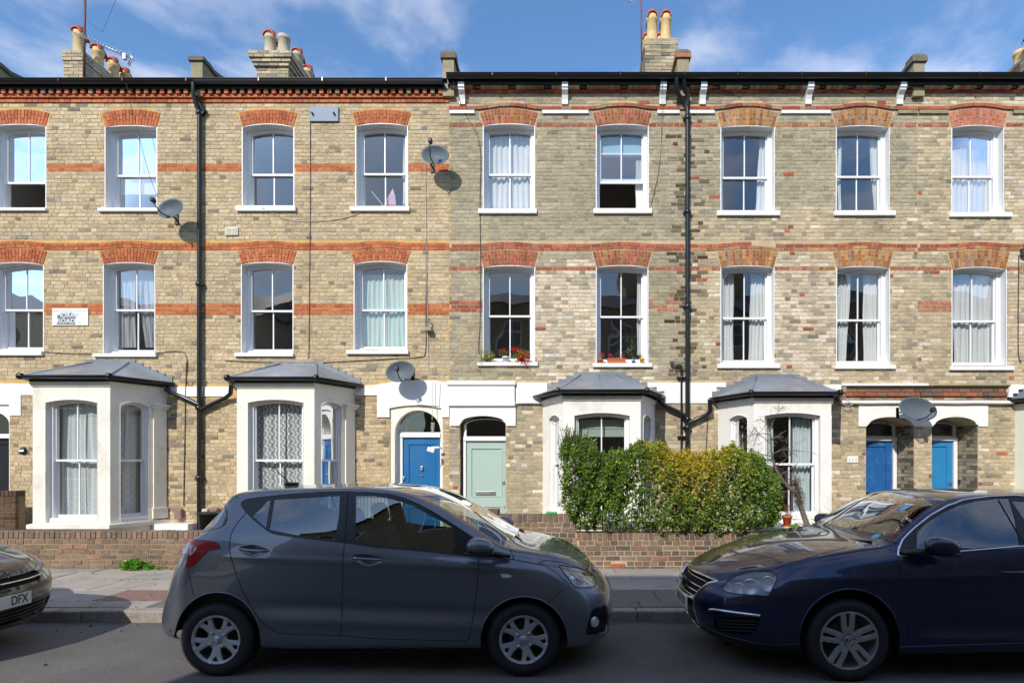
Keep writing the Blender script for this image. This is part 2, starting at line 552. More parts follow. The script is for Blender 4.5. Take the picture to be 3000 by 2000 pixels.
def pick(pal):
    t = R(); c = pal[int(R() * len(pal))]
    k = U(.90, 1.08); w = U(-.025, .025)
    return (c[0] * k * (1 + w), c[1] * k, c[2] * k * (1 - w))
def P_(*cs): return [rgb(*c) for c in cs]
def soft(pal, k):
    m = [sum(c[i] for c in pal) / len(pal) for i in range(3)]
    return [tuple(c[i] * (1 - k) + m[i] * k for i in range(3)) for c in pal]
PAL_YEL = P_((222, 204, 168), (210, 193, 158), (202, 184, 148), (230, 213, 182), (188, 172, 142), (172, 158, 134), (214, 191, 150), (208, 189, 158), (194, 180, 154), (152, 140, 122), (226, 208, 172), (218, 191, 160))
PAL_YELD = P_((176, 162, 136), (160, 150, 132), (142, 134, 122), (128, 122, 114), (184, 168, 138), (198, 182, 150))
PAL_GRN = P_((190, 178, 150), (178, 168, 144), (166, 155, 132), (202, 189, 158), (148, 143, 128), (128, 124, 115), (202, 188, 156), (180, 168, 140), (192, 182, 152), (168, 154, 130))
PAL_PALE = P_((236, 222, 198), (228, 212, 186), (240, 228, 208), (218, 202, 172), (206, 190, 160), (232, 210, 186), (150, 144, 132), (180, 170, 148))
PAL_RED = P_((206, 122, 84), (198, 112, 76), (188, 104, 72), (212, 134, 94), (180, 100, 72), (202, 128, 84))
PAL_REDB = P_((190, 108, 84), (176, 100, 76), (166, 106, 80), (198, 118, 96), (156, 92, 72))
PAL_TANR = P_((186, 132, 84), (170, 118, 74), (190, 148, 116), (164, 108, 78), (200, 150, 100), (176, 140, 112))
PAL_CORN = P_((176, 142, 118), (160, 124, 102), (186, 118, 92), (150, 132, 116), (190, 176, 146), (120, 112, 106), (170, 150, 128))
PAL_DARKR = P_((132, 104, 86), (120, 98, 84), (142, 108, 88), (108, 92, 82), (150, 112, 90))
PAL_WALL = P_((146, 124, 106), (136, 116, 100), (152, 130, 108), (124, 106, 94), (156, 132, 110), (116, 104, 94), (144, 128, 108), (162, 128, 108))
PAL_WALLG = P_((136, 118, 102), (122, 106, 94), (148, 126, 108), (112, 98, 90), (156, 132, 112), (164, 120, 98), (104, 94, 90), (140, 128, 112))

PAL_RED = soft(PAL_RED, .3); PAL_REDB = soft(PAL_REDB, .2)
PAL_YEL = soft(PAL_YEL, .68); PAL_GRN = soft(PAL_GRN, .68); PAL_PALE = soft(PAL_PALE, .3); PAL_YELD = soft(PAL_YELD, .25); PAL_WALL = soft(PAL_WALL, .3); PAL_WALLG = soft(PAL_WALLG, .25)
# ================================================================ windows
def build_window(house, M, ul, ur, z0, zs, zcr, zrail, rev=0.20, raised=0.0, sill=None, bars=True, frame_w=0.07,
                 room=True, glass=None, lip=0.018, pm=None, sill_mat=None, name="window", nofr=False, sub=0.07):
    """sash window; M maps (u, v into wall, w). raised = how far the lower sash is pushed up"""
    glass = glass or M_GLASS; pm = pm or M_WHITE
    op = open_loop(ul, ur, z0, zs, zcr)
    ex = open_loop(ul - lip, ur + lip, z0, zs, zcr + lip)
    fw = frame_w
    inn = open_loop(ul + fw, ur - fw, z0 + .045, zs - fw * .45, zcr - fw * .55)
    w = MB(M); w.ring(op, inn, rev - 0.035, rev + 0.10)
    w.box(ul, ur, rev - .075, rev + .09, z0 + 0.001, z0 + sub)
    win = w.build(name, M_WOODW, house)
    r = MB(M)
    n = len(op)
    r.ring(ex, op, -0.008, 0.0)
    if lip > .005: r.add([(u, -0.0078, q) for u, q in op] + [(u, rev - .02, q) for u, q in op], [(i, i + 1, n + i + 1, n + i) for i in range(n - 1)])
    r.build("reveal", pm, win, rec=False)
    if sill:
        s0, s1, zt, zb2 = sill
        q = MB(M); q.bbox(s0, s1, -0.065, rev - .0765, zb2, zt, 0.006)
        q.build("sill", sill_mat or M_WHITE, win)
    a, b = ul + fw - .012, ur - fw + .012
    st = 0.040
    ztl, ztc = zs - fw * .45 + .01, zcr - fw * .55 + .012
    def sash(zl, zh, v, top_arch, bot):
        o_ = open_loop(a, b, zl, zh if not top_arch else ztl, zh if not top_arch else ztc)
        i_ = open_loop(a + st, b - st, zl + bot, (zh - .034) if not top_arch else ztl - st * .9, (zh - .034) if not top_arch else ztc - st)
        mb = MB(M); mb.ring(o_, i_, v, v + .035)
        c = (a + b) / 2
        zi = (zh - .034) if not top_arch else ztc - st
        if bars: mb.box(c - .011, c + .011, v + .004, v + .031, zl + bot, zi + .002)
        so = mb.build("sash", M_WOODW, win)
        for side in ((0, 1) if bars else (0,)):
            if bars: pa, pb = (a + st, c - .011) if side == 0 else (c + .011, b - st)
            else: pa, pb = a + st, b - st
            if top_arch:
                full = arc_pts(a + st, b - st, ztl - st * .9, ztc - st, 16)
                pts = [(pa, zl + bot)] + [p for p in [(pa, np.interp(pa, [f[0] for f in full], [f[1] for f in full]))]] + \
                      [p for p in full if pa < p[0] < pb] + [(pb, np.interp(pb, [f[0] for f in full], [f[1] for f in full]))] + [(pb, zl + bot)]
            else:
                pts = [(pa, zl + bot), (pa, zh - .034), (pb, zh - .034), (pb, zl + bot)]
            g = MB(M); k = len(pts)
            g.add([(u, v + .016, q) for u, q in pts], [tuple(range(k))])
            g.build("pane", glass, win, rec=False)
    sash(zrail - .02, 0, rev + .005, True, .038)
    zl = z0 + .05 + raised
    sash(zl, zl + (zrail + .02 - z0 - .05), rev + .045, False, .075)
    if room:
        m = MB(M)
        m.box(ul - .25, ur + .25, rev + .11, rev + 2.4, z0 - .35, zcr + .12, skip=('f',))
        m.build("room", M_ROOM, win, rec=False)
    return win

def curtain(label, M, u0, u1, z0, z1, v, mt, waves=7, amp=0.025, u0b=None, u1b=None, group=None, name="curtain", cat="curtain", hem=0.0):
    u0b = u0 if u0b is None else u0b; u1b = u1 if u1b is None else u1b
    nu, nz = max(24, int(waves * 8)), 14
    ph = U(0, 6); vs = []
    for j in range(nz + 1):
        t = j / nz
        for i in range(nu + 1):
            s = i / nu
            a, b = u0 + (u0b - u0) * t ** 1.4, u1 + (u1b - u1) * t ** 1.4
            vs.append((a + (b - a) * s + .006 * math.sin(9 * t + 5 * s), v + amp * math.sin(ph + s * waves * 6.283 + .7 * math.sin(3 * s + 2 * t)) * (.7 + .3 * t) + .012 * math.sin(17 * s + 4 * t), z1 + (z0 - z1) * t + hem * math.sin(s * waves * 3)))
    fs = [(j * (nu + 1) + i, j * (nu + 1) + i + 1, (j + 1) * (nu + 1) + i + 1, (j + 1) * (nu + 1) + i) for j in range(nz) for i in range(nu)]
    mb = MB(M); mb.add(vs, fs, None, True)
    return mb.build(name, mt, None, label=label, cat=cat, group=group, rec=False)
# ================================================================ the terrace
YF = 11.99                       # facade plane
S0 = F_PX / YF
def X0(px): return (px - XC) / S0
def Z0(py): return CAM_H + (YC - py) / S0
COURSE = 0.0757
BASE = 0.10
ROOFZ = 9.05

def window_px(house, xl, xr, zs_px, zc_px, sill_px, rail_px, sillbox, **k):
    M = frame_at(0, YF)
    sb = (X0(sillbox[0]), X0(sillbox[1]), Z0(sill_px) + .002, Z0(sillbox[2]))
    return build_window(house, M, X0(xl), X0(xr), Z0(sill_px), Z0(zs_px), Z0(zc_px), Z0(rail_px), rev=.20, sill=sb, **k)

HOUSES = [
 dict(x0=-150, x1=590, label="yellow brick terraced house at far left, behind the street name sign, with cream bay", pal=PAL_YEL, dark=PAL_YELD, mort=M_MORT_O, style=1,
      w=[(-18, 134, 371, 366, 612, 522, (-30, 140, 620), 1), (310, 459, 374, 370, 612.5, 501, (292, 470, 622), 0),
         (-25, 127, 777, 770, 1029, 901, (-40, 129, 1042), 0), (305, 453, 776, 770.5, 1037, 901, (278, 462, 1046), 0)]),
 dict(x0=590, x1=1316, label="yellow brick terraced house with blue door below a round arch", pal=PAL_YEL, dark=PAL_YELD, mort=M_MORT_O, style=1,
      w=[(711.6, 860, 374, 365, 606, 498, (695, 869, 621), 0), (1044, 1193, 370.5, 364, 608, 496, (1027, 1201, 621), 0),
         (709, 857.6, 776, 770, 1035, 903.5, (690, 862, 1045), 0), (1039, 1191, 775, 767, 1027, 901, (1017, 1198, 1038), 0)]),
 dict(x0=1316, x1=2010, label="grey-green brick terraced house with pale green door and flowers on its sills", pal=PAL_GRN, dark=PAL_YELD, mort=M_MORT_G, style=2,
      w=[(1417, 1565, 370, 365, 615, 498, (1402, 1573, 628), 0), (1748, 1898, 371.5, 366, 614, 521, (1738, 1909, 628), 1),
         (1417, 1565, 784, 779.5, 1062, 919, (1400, 1576, 1072), 0), (1748, 1897, 784, 779, 1065, 921, (1736, 1910, 1076), 0)]),
 dict(x0=2010, x1=2688, label="grey-green brick terraced house with bare shrub before its bay and number tile 111", pal=PAL_GRN, dark=PAL_YELD, mort=M_MORT_G, style=2,
      w=[(2113, 2267, 375, 371, 620, 507, (2099, 2283, 634), 0), (2451, 2603, 375, 370, 620, 504, (2441, 2620, 634), 0),
         (2113, 2266, 784, 780, 1067, 925, (2100, 2283, 1079), 0), (2452, 2604, 786, 782, 1070, 931, (2443, 2621, 1081), 0)]),
 dict(x0=2688, x1=3420, label="yellow and grey brick terraced house at far right with blue door under the satellite dish", pal=PAL_GRN, dark=PAL_YELD, mort=M_MORT_G, style=2,
      w=[(2789, 2938, 376, 369, 625, 504, (2778, 2960, 638), 0), (3125, 3275, 376, 369, 625, 504, (3112, 3290, 638), 0),
         (2790, 2946, 790, 784, 1074, 934, (2779, 2966, 1085), 0), (3125, 3275, 790, 784, 1074, 934, (3112, 3290, 1085), 0)]),
]
ROOTS = []
BAYS = [-9.08, -5.31, 0.716, 4.235, 10.19]
BAYTOP = [3.25, 3.22, 2.99, 2.95, 2.92]

def arch_voussoirs(bricks, xl, xr, zs, zcr, ztl, ztc, pal, yf=YF - .012, n=17, splay=.085, depth=.10):
    """gauged brick arch: radiating courses of one long and one short brick"""
    for i in range(n):
        t0, t1 = i / n, (i + 1) / n; tm = (t0 + t1) / 2
        f = lambda t, a, b: a + (b - a) * (1 - (2 * t - 1) ** 2)
        xb, xt = xl + (xr - xl) * tm, (xl - splay) + (xr - xl + 2 * splay) * tm
        zb, zt = f(tm, zs, zcr) + .010, f(tm, ztl, ztc)
        L = math.hypot(xt - xb, zt - zb); ang = math.atan2(xt - xb, zt - zb)
        w = (xr - xl + splay) / n - .009
        k = 0.36 if i % 2 else 0.64
        for a, b in ((0, k), (k, 1)):
            m = (a + b) / 2
            bricks.append((xb + (xt - xb) * m, zb + (zt - zb) * m, w * (1 + .10 * (m - .5)), L * (b - a) - .009, -ang, yf + U(-.002, .002), depth, pick(pal)))

def bump_curve(xs_windows, rise, zbase, halfw=0.62):
    def z(x):
        v = 0
        for c in xs_windows:
            t = abs(x - c) / halfw
            if t < 1: v = max(v, (math.cos(math.pi * t) + 1) / 2 if t > .45 else (math.cos(math.pi * .45) + 1) / 2 + .24 * (1 - (t / .45) ** 2))
        return zbase + rise * v
    return z

def curve_course(bricks, zf, xa, xb, h, pal, yf, depth=.06, L=.19, skip=None):
    x = xa
    while x < xb - .05:
        w = min((L if R() < .55 else L * .55), xb - x)
        a, b = x + .004, x + w - .004
        if not (skip and skip((a + b) / 2)):
            za, zb2 = zf(a), zf(b)
            bricks.append(((a + b) / 2, (za + zb2) / 2 + h / 2, math.hypot(b - a, zb2 - za), h - .009, math.atan2(zb2 - za, b - a), yf + U(-.002, .002), depth, pick(pal)))
        x += w

def make_house(i, H_):
    xa, xb = X0(H_['x0']), X0(H_['x1'])
    house = thing("terraced_house", H_['label'], "house", ((xa + xb) / 2, YF, BASE), "brick terraced houses along the far pavement")
    ROOTS.append(house)
    st = H_['style']
    zal = Z0(923) if st == 1 else Z0(914)
    topz = Z0(303) if st == 1 else Z0(276)
    holes = []; open_ = []
    bx = BAYS[i]; bt = BAYTOP[i]
    holes_b = [(bx - 1.09, BASE - 1), (bx - 1.09, bt + .05), (bx - .3, bt + .32), (bx + .3, bt + .32), (bx + 1.09, bt + .05), (bx + 1.09, BASE - 1)]
    holes.append(holes_b)
    open_.append([(bx - .85, BASE - 1), (bx - .85, bt - .3), (bx + .85, bt - .3), (bx + .85, BASE - 1)])
    bricks = []; wins = []
    cs = []
    for wi, (xl, xr, zs, zc_, sp, rp, sb, opened) in enumerate(H_['w']):
        ul, ur, a, c, z0 = X0(xl), X0(xr), Z0(zs), Z0(zc_), Z0(sp)
        op = open_loop(ul, ur, z0, a, c)
        open_.append(op)
        low = wi >= 2
        if low: zt, ztc = Z0(736 if st == 1 else 738), Z0(727 if st == 1 else 731)
        else: zt, ztc = Z0(331), Z0(320 if st == 1 else 317)
        arch = [(ul - .01, z0), (ul - .01, a), (ul - .10, zt)] + [(p[0], p[1]) for p in arc_pts(ul - .10, ur + .10, zt, ztc, 8)] + [(ur + .01, a), (ur + .01, z0)]
        holes.append(arch)
        pal = PAL_RED if st == 1 else (PAL_REDB + PAL_TANR[:2] if i == 2 else (PAL_TANR if i == 3 or low else PAL_REDB))
        if i == 4 and not low: pal = P_((206, 130, 104), (196, 124, 100), (212, 142, 116))
        arch_voussoirs(bricks, ul, ur, a, c, zt - .005, ztc - .005, pal)
        cs.append(((ul + ur) / 2, low))
        k = dict(raised=0.0)
        if opened: k['raised'] = .60
        k['pm'] = M_WHITE
        w = window_px(house, xl, xr, zs, zc_, sp, rp, sb, **k)
        wins.append(w)
    # plastered zones and doors where no bricks lie
    for poly in H_.get('noholes', []): holes.append(poly)
    for poly in DOOR_OPEN.get(i, []): open_.append(poly); holes.append(poly)
    for poly in PLASTER.get(i, []): holes.append([(p[0], p[1]) for p in poly])
    # red string courses
    lowc = [c for c, l in cs if l]; upc = [c for c, l in cs if not l]
    if st == 1:
        zf = bump_curve(lowc, .055, Z0(733.5))
        z2 = lambda x: zf(x) + COURSE * .98
        holes += [[(x0_, zf(x0_) - .0), (x0_, zf(x0_) + 2 * COURSE + .004), (x0_ + .1, zf(x0_ + .1) + 2 * COURSE + .004), (x0_ + .1, zf(x0_ + .1))] for x0_ in np.arange(xa, xb, .1)]
        curve_course(bricks, zf, xa, xb, COURSE, PAL_RED, YF - .010)
        curve_course(bricks, z2, xa + .05, xb, COURSE, PAL_RED, YF - .010)
    else:
        zf = bump_curve(lowc, .05, Z0(736))
        z2 = lambda x: zf(x) + COURSE * .98
        p2 = PAL_REDB if i == 2 else PAL_TANR + PAL_REDB[:2]
        holes += [[(x0_, zf(x0_)), (x0_, zf(x0_) + 2 * COURSE + .004), (x0_ + .1, zf(x0_ + .1) + 2 * COURSE + .004), (x0_ + .1, zf(x0_ + .1))] for x0_ in np.arange(xa, xb, .1)]
        curve_course(bricks, zf, xa, xb, COURSE, p2, YF - .008)
        curve_course(bricks, z2, xa + .05, xb, COURSE, PAL_REDB, YF - .008, skip=(lambda x: 2205 < x * S0 + XC < 2285) if i == 3 else None)
        z3 = bump_curve(upc, .085, Z0(324), .66)
        holes += [[(x0_, z3(x0_)), (x0_, z3(x0_) + COURSE), (x0_ + .1, z3(x0_ + .1) + COURSE), (x0_ + .1, z3(x0_ + .1))] for x0_ in np.arange(xa, xb, .1)]
        curve_course(bricks, z3, xa, xb, COURSE, (PAL_REDB[1:] + PAL_CORN[:2]) if i != 4 else PAL_REDB, YF - .035, depth=.1, L=.22)
    # colours of the flat courses
    if st == 1: reds = {int(round((Z0(y) - zal) / COURSE)) for y in (918, 907, 896, 499, 489)}
    else: reds = {int(round((Z0(y) - zal) / COURSE)) for y in (787, 376)}
    band3 = {int(round((Z0(y) - zal) / COURSE)) for y in (909, 898, 887)}
    def colfn(x, z, k):
        px, py = x * S0 + XC, YC - (z - CAM_H) * S0
        if st == 1:
            if k in reds: return pick(PAL_RED)
            p = H_['pal']
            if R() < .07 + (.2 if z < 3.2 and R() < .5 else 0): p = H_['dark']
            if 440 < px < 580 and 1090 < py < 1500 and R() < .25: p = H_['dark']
            return pick(p)
        if k in reds and not (i == 4 and px < 2780 and k > 0 and False): return pick(PAL_REDB if i != 3 else PAL_REDB + PAL_TANR)
        if k in band3 and (px < 1417 or 2690 < px < 2790 or (1897 < px < 1990 and R() < .7)):
            c = pick(PAL_REDB)
            return tuple(v * .5 + w * .5 for v, w in zip(c, rgb(200, 150, 120))) if px > 1800 else c
        c0 = None
        if 1566 < px < 1748 and 760 < py < 1100 or 2267 < px < 2452 and 770 < py < 1110: c0 = PAL_PALE
        elif px > 2946 or (px > 2700 and py < 320): c0 = PAL_PALE + PAL_YEL
        elif i >= 3 and py > 600: c0 = PAL_GRN + PAL_YEL * 2 + PAL_PALE[:3]
        elif i == 2 and py > 1060 and R() < .5: c0 = PAL_PALE + PAL_GRN
        elif i == 4: c0 = PAL_GRN + PAL_YEL
        if c0 is None: c0 = PAL_GRN
        if R() < .06: c0 = PAL_YELD
        if R() < .008: c0 = PAL_REDB
        c = pick(c0)
        if 1955 < px < 2075 and py < 1110:           # soot beside the downpipe
            if R() < .62 * (1 - abs(px - 2010) / 70): s_k = U(.22, .5); c = tuple(v * s_k for v in c)
        return c
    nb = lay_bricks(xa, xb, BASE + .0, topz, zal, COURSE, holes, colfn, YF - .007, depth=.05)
    bricks += nb
    mortar(house, H_['mort'], xa, xb, BASE - .1, ROOFZ + .2, zal, COURSE, open_, YF)
    # eaves
    if st == 1:
        for zz, pr, dp in ((Z0(303), .03, .06), (Z0(291.5), .065, .09)):
            curve_course(bricks, lambda x: zz, xa, xb, Z0(292) - Z0(303), PAL_RED, YF - pr, depth=dp, L=.21)
        x = xa + .03
        while x < xb - .1:
            bricks.append((x + .05, wz(268, YF - .1), .08, .085, 0, YF - .11, .10, pick(PAL_RED + PAL_CORN[:3])))
            x += .158
    else:
        curve_course(bricks, lambda x: Z0(275), xa, xb, COURSE * .9, PAL_REDB + [rgb(224, 128, 84)], YF - .05, depth=.07, L=.2)
        x = xa + .05; tog = 0
        while x < xb - .3:
            n = random.choice((4, 4, 4, 5, 6))
            for q in range(n):
                if x + .11 > xb: break
                bricks.append((x + .055, wz(249, YF - .15), .104, .08, 0, YF - .15, .15, pick(PAL_CORN)))
                bricks.append((x + .055, Z0(261), .104, .075, 0, YF - .10, .10, pick(PAL_CORN)))
                x += .113
            bricks.append((x + .07, Z0(258), .11, .07, 0, YF - .10, .10, pick(PAL_CORN)))
            x += .14
        # white painted moulding between the window heads, white console brackets
        mould = {2: [(1300 + 18, 1391), (1589, 1724), (1925, 1990)], 3: [(2020, 2092), (2287, 2432)], 4: [(2624 + 70, 2695)]}
        mould = {2: [(1318, 1391), (1589, 1724), (1925, 1990)], 3: [(2020, 2092), (2287, 2432), (2628, 2686)], 4: [(2690, 2776, 1), (2965, 3100, 1)]}[i]
        for m in mould:
            mb = MB()
            mb.lathe([(.028, X0(m[0])), (.030, X0(m[0]) + .01), (.030, X0(m[1]) - .01), (.028, X0(m[1]))], (0, YF - .018, Z0(329)), 'x', 12)
            mb.box(X0(m[0]), X0(m[1]), YF - .045, YF + .02, Z0(335), Z0(331.5))
            mb.build("moulding", M_WHITE if len(m) < 3 and m[0] != 2628 else M_STONE, house)
        for bpx in {2: (1355, 1655, 1940), 3: (2057, 2366, 2633), 4: (3160,)}[i]:
            c = X0(bpx); prof = [(-.005, Z0(309)), (-.05, Z0(309)), (-.055, Z0(296)), (-.085, Z0(285)), (-.16, Z0(277)), (-.17, Z0(272)), (-.17, Z0(270.5)), (-.19, Z0(270.5)), (-.19, Z0(257)), (-.005, Z0(257))]
            mb = MB(); n = len(prof)
            V = [(c - .06, YF + y, z) for y, z in prof] + [(c + .06, YF + y, z) for y, z in prof]
            mb.add(V, [tuple(range(n)), tuple(range(2 * n - 1, n - 1, -1))] + [(q, q + n, (q + 1) % n + n, (q + 1) % n) for q in range(n)])
            mb.build("bracket", M_WHITE, house)
    emit_bricks(house, bricks, 300)
    # gutter and fascia
    gz = {1: wz(236, YF - .2), 2: wz(220, YF - .26)}[st]
    gm = M_BLACKP
    mb = MB()
    g0, g1 = xa, xb
    if i == 1: g1 = X0(1303)
    if i == 2: g0 = X0(1316)
    pr = [(.066 * math.cos(t), .066 * math.sin(t)) for t in np.linspace(math.pi, 2 * math.pi, 12)]
    prof = [(-.075, .012), (-.075, -.004)] + [(a, b - .004) for a, b in pr] + [(.07, .012)]
    yg = YF - (.20 if st == 1 else .26)
    V = [(g0, yg + a, gz + b) for a, b in prof] + [(g1, yg + a, gz + b) for a, b in prof]
    n = len(prof)
    mb.add(V, [(q, q + n, q + 1 + n, q + 1) for q in range(n - 1)], None, True)
    mb.add(V, [tuple(range(n)), tuple(range(2 * n - 1, n - 1, -1))])
    x = g0 + .9 + .5 * R()
    while x < g1:
        mb.box(x - .012, x + .012, yg - .082, yg - .02, gz - .055, gz + .016); x += 1.25
    mb.build("gutter", M_GREYG if i == 1 else M_BLACKP, house, rec=False)
    mb = MB()
    mb.box(xa, xb, YF - (.125 if st == 1 else .185), YF + .1, gz - (.115 if st == 1 else .125), gz - .02)
    mb.build("fascia", M_BLACKP, house)
    # roof slope with slate courses at the eaves
    mb = MB()
    y0, z0 = yg + .02, gz + .035
    sl = math.tan(math.radians(20))
    for q in range(14):
        ya, yb = y0 + q * .22, y0 + (q + 1) * .22 + .03
        x = xa - (q % 2) * .15
        while x < xb:
            a, b = max(xa, x + .003), min(xb, x + .297)
            if b > a: mb.box(a, b, ya, yb, z0 + (ya - y0) * sl + .02, z0 + (ya - y0) * sl + .028)
            x += .30
    mb.add([(xa, y0, z0), (xb, y0, z0), (xb, y0 + 4.2, z0 + 4.2 * sl), (xa, y0 + 4.2, z0 + 4.2 * sl), (xa, y0 + 8.4, z0), (xb, y0 + 8.4, z0)],
           [(0, 1, 2, 3), (3, 2, 5, 4)])
    mb.build("roof", M_SLATE, house, rec=False)
    mb = MB(); mb.box(xa, xb, YF + 7.6, YF + 7.9, BASE - .1, gz)
    mb.build("rear_wall", H_['mort'], house)
    return house

# ---- doors and plaster blocks (photo pixels on the facade plane)
def R4(x0, y0, x1, y1): return [(X0(x0), Z0(y1)), (X0(x0), Z0(y0)), (X0(x1), Z0(y0)), (X0(x1), Z0(y1))]
GB = YC + (CAM_H - BASE) * S0            # pixel row of the ground at the facade
DOOR_OPEN = {
 0: [R4(-138, 1189, 28, 1600)],
 1: [R4(1144, 1184, 1297, 1600)],
 2: [open_loop(X0(1347), X0(1482), BASE - .05, Z0(1240), Z0(1218))],
 3: [open_loop(X0(2537), X0(2678), BASE - .05, Z0(1245), Z0(1221))],
 4: [open_loop(X0(2730), X0(2865), BASE - .05, Z0(1245), Z0(1221))],
}
PLASTER = {
 0: [R4(-150, 1121, 101, 1157), R4(-150, 1157, 63, 1217), R4(480, 1132, 590, 1161)],
 1: [R4(590, 1132, 700, 1161), R4(1035, 1130, 1110, 1158), R4(1106, 1118, 1316, 1222), R4(1142, 1190, 1298, 1600)],
 2: [R4(1316, 1117, 1509, 1247), R4(1500, 1121, 1605, 1180), R4(1890, 1121, 2010, 1181)],
 3: [R4(2010, 1121, 2130, 1181), R4(2400, 1127, 2466, 1150), R4(2466, 1124, 2688, 1186), R4(2514, 1186, 2688, 1249)],
 4: [R4(2688, 1124, 2945, 1186), R4(2688, 1186, 2892, 1249), R4(2945, 1127, 3010, 1165)],
}
for i_, h_ in enumerate(HOUSES): make_house(i_, h_)

# ---- bays
def make_bay(i, house, cx, ztop, walls, opz, sillz, pil, wr):
    """canted bay: half width 1.13 at the wall, .715 at the front, projecting .96"""
    W, w, P = 1.13, .715, .96
    rz = ztop - .10                      # wall head below the gutter
    crown, spring, sill = opz
    faces = [(cx - w, YF - P, cx + w, YF - P, 'front'), (cx + w, YF - P, cx + W, YF, 'right'), (cx - W, YF, cx - w, YF - P, 'left')]
    bay = MB()
    winspec = []
    for (xa, ya, xb, yb, nm) in faces:
        L = math.hypot(xb - xa, yb - ya); ang = math.atan2(yb - ya, xb - xa)
        M = frame_at(xa, ya, ang)
        if nm == 'front': a, b = (L / 2 - wr, L / 2 + wr)
        elif nm == 'right': a, b = .17, .68
        else: a, b = L - .68, L - .17
        if nm == 'front': c, s_ = crown, spring
        else: c, s_ = crown - .015, spring - .035
        m = MB(M)
        m.plate([(0, .40), (0, rz), (L, rz), (L, .40)], [open_loop(a, b, sill, s_, c)], 0, .14)
        # raised hood line over the opening
        o1 = open_loop(a - .012, b + .012, s_ - .02, s_, c + .012); o2 = open_loop(a - .0, b + .0, s_ - .02, s_, c)
        m.ring(o1[1:-1] + [], o2[1:-1] + [], -.012, 0.0)
        bay.v += [tuple(v) for v in m.v]; base = len(bay.v) - len(m.v)
        bay.f += [tuple(q + base for q in f) for f in m.f]; bay.c += m.c; bay.sm += m.sm
        # cornice under the gutter and the sill slab below
        winspec.append((M, a, b, s_, c, nm, L))
    bo = bay.build("bay_wall", walls, house)
    def strip(off, z0, z1, mt, nm, th=.12):
        pts = [(cx - W - off * .9, YF + .01), (cx - w - off * .55, YF - P - off), (cx + w + off * .55, YF - P - off), (cx + W + off * .9, YF + .01)]
        inn = [(cx - W + th, YF + .01), (cx - w + th * .6, YF - P + th), (cx + w - th * .6, YF - P + th), (cx + W - th, YF + .01)]
        m = MB()
        for q in range(3):
            V = [(*pts[q], z0), (*pts[q + 1], z0), (*pts[q + 1], z1), (*pts[q], z1), (*inn[q], z0), (*inn[q + 1], z0), (*inn[q + 1], z1), (*inn[q], z1)]
            m.add(V, [(0, 1, 2, 3), (3, 2, 6, 7), (0, 4, 5, 1), (5, 4, 7, 6)])
        return m.build(nm, mt, bo)
    strip(.045, rz - .055, rz + .0, walls, "cornice")
    strip(.025, rz - .085, rz - .0552, walls, "cornice")
    strip(.085, sillz - .075, sillz, walls, "sill_slab")
    m = MB()
    pts = [(cx - W - .01, YF + .01), (cx - w, YF - P + .03), (cx + w, YF - P + .03), (cx + W + .01, YF + .01)]
    for q in range(3):
        m.add([(*pts[q], BASE - .1), (*pts[q + 1], BASE - .1), (*pts[q + 1], sillz - .0751), (*pts[q], sillz - .0751)], [(0, 1, 2, 3)])
    m.build("plinth", walls, bo)
    # window units
    for (M, a, b, s_, c, nm, L) in winspec:
        rail = 1.70 if i < 2 else 1.63
        build_window(house, M, a, b, sill, s_, c, rail, rev=.13 if nm == 'front' else .085, bars=(nm == 'front'), frame_w=.055 if nm == 'front' else .03, room=False, lip=.001, pm=walls, name="bay_window", glass=M_GLASSB)
    m = MB()                              # the room behind the bay
    m.box(cx - 1.5, cx + 1.5, YF + .12, YF + 3.2, BASE + .1, rz, skip=('f',))
    m.add([(cx - W + .12, YF + .12, rz - .002), (cx + W - .12, YF + .12, rz - .002), (cx + w - .1, YF - P + .12, rz - .002), (cx - w + .1, YF - P + .12, rz - .002)], [(0, 1, 2, 3)])
    m.build("room", M_ROOM, bo, rec=False)
    # pilasters against the wall on the canted sides
    if pil:
        for sgn in (1, -1):
            M = winspec[1][0] if sgn > 0 else winspec[2][0]; L = winspec[1][6]
            m = MB(M)
            a, b = (L - .30, L - .015) if sgn > 0 else (.015, .30)
            ct = spring - .06
            m.box(a + .02, b - .02, -.035, -.001, sill + .42 - .42, ct)
            for q, (z, e) in enumerate(((ct, .03), (ct + .03, .05), (ct + .065, .075))):
                m.box(a - e * .4, b + e * .4, -.035 - e, -.001, z + .0005, z + .03)
            m.box(a, b, -.05, -.0015, sill, sill + .17); m.box(a - .01, b + .01, -.06, -.0012, sill + .17, sill + .20)
            m.build("pilaster", walls, bo)
    # hipped lead roof
    ridge = .36; rt = ztop + .42 if i >= 2 else ztop + .41
    ez = ztop + .015
    E = [(cx - W - .12, YF - .002, ez), (cx - w - .075, YF - P - .10, ez), (cx + w + .075, YF - P - .10, ez), (cx + W + .12, YF - .002, ez)]
    Rg = [(cx - ridge, YF - .004, rt), (cx + ridge, YF - .004, rt)]
    m = MB()
    m.add(E + Rg, [(0, 1, 4), (1, 2, 5, 4), (2, 3, 5)])
    m.add([(e[0], e[1], e[2] - .025) for e in E], [(0, 1, 2, 3)])
    for q in range(3):
        m.add([E[q], E[q + 1], (E[q + 1][0], E[q + 1][1], ez - .025), (E[q][0], E[q][1], ez - .025)], [(0, 1, 2, 3)])
    ro = m.build("bay_roof", M_LEAD, house, rec=False)
    m = MB()
    m.tube([E[1], Rg[0]], .022, 8); m.tube([E[2], Rg[1]], .022, 8); m.tube([Rg[0], Rg[1]], .02, 8)
    if i == 2: m.tube([(cx, YF - P - .09, ez + .004), (cx, YF - .02, rt)], .008, 6)
    m.build("lead_roll", M_LEAD, ro)
    m = MB()                              # stepped flashing let into the wall
    nst = 6
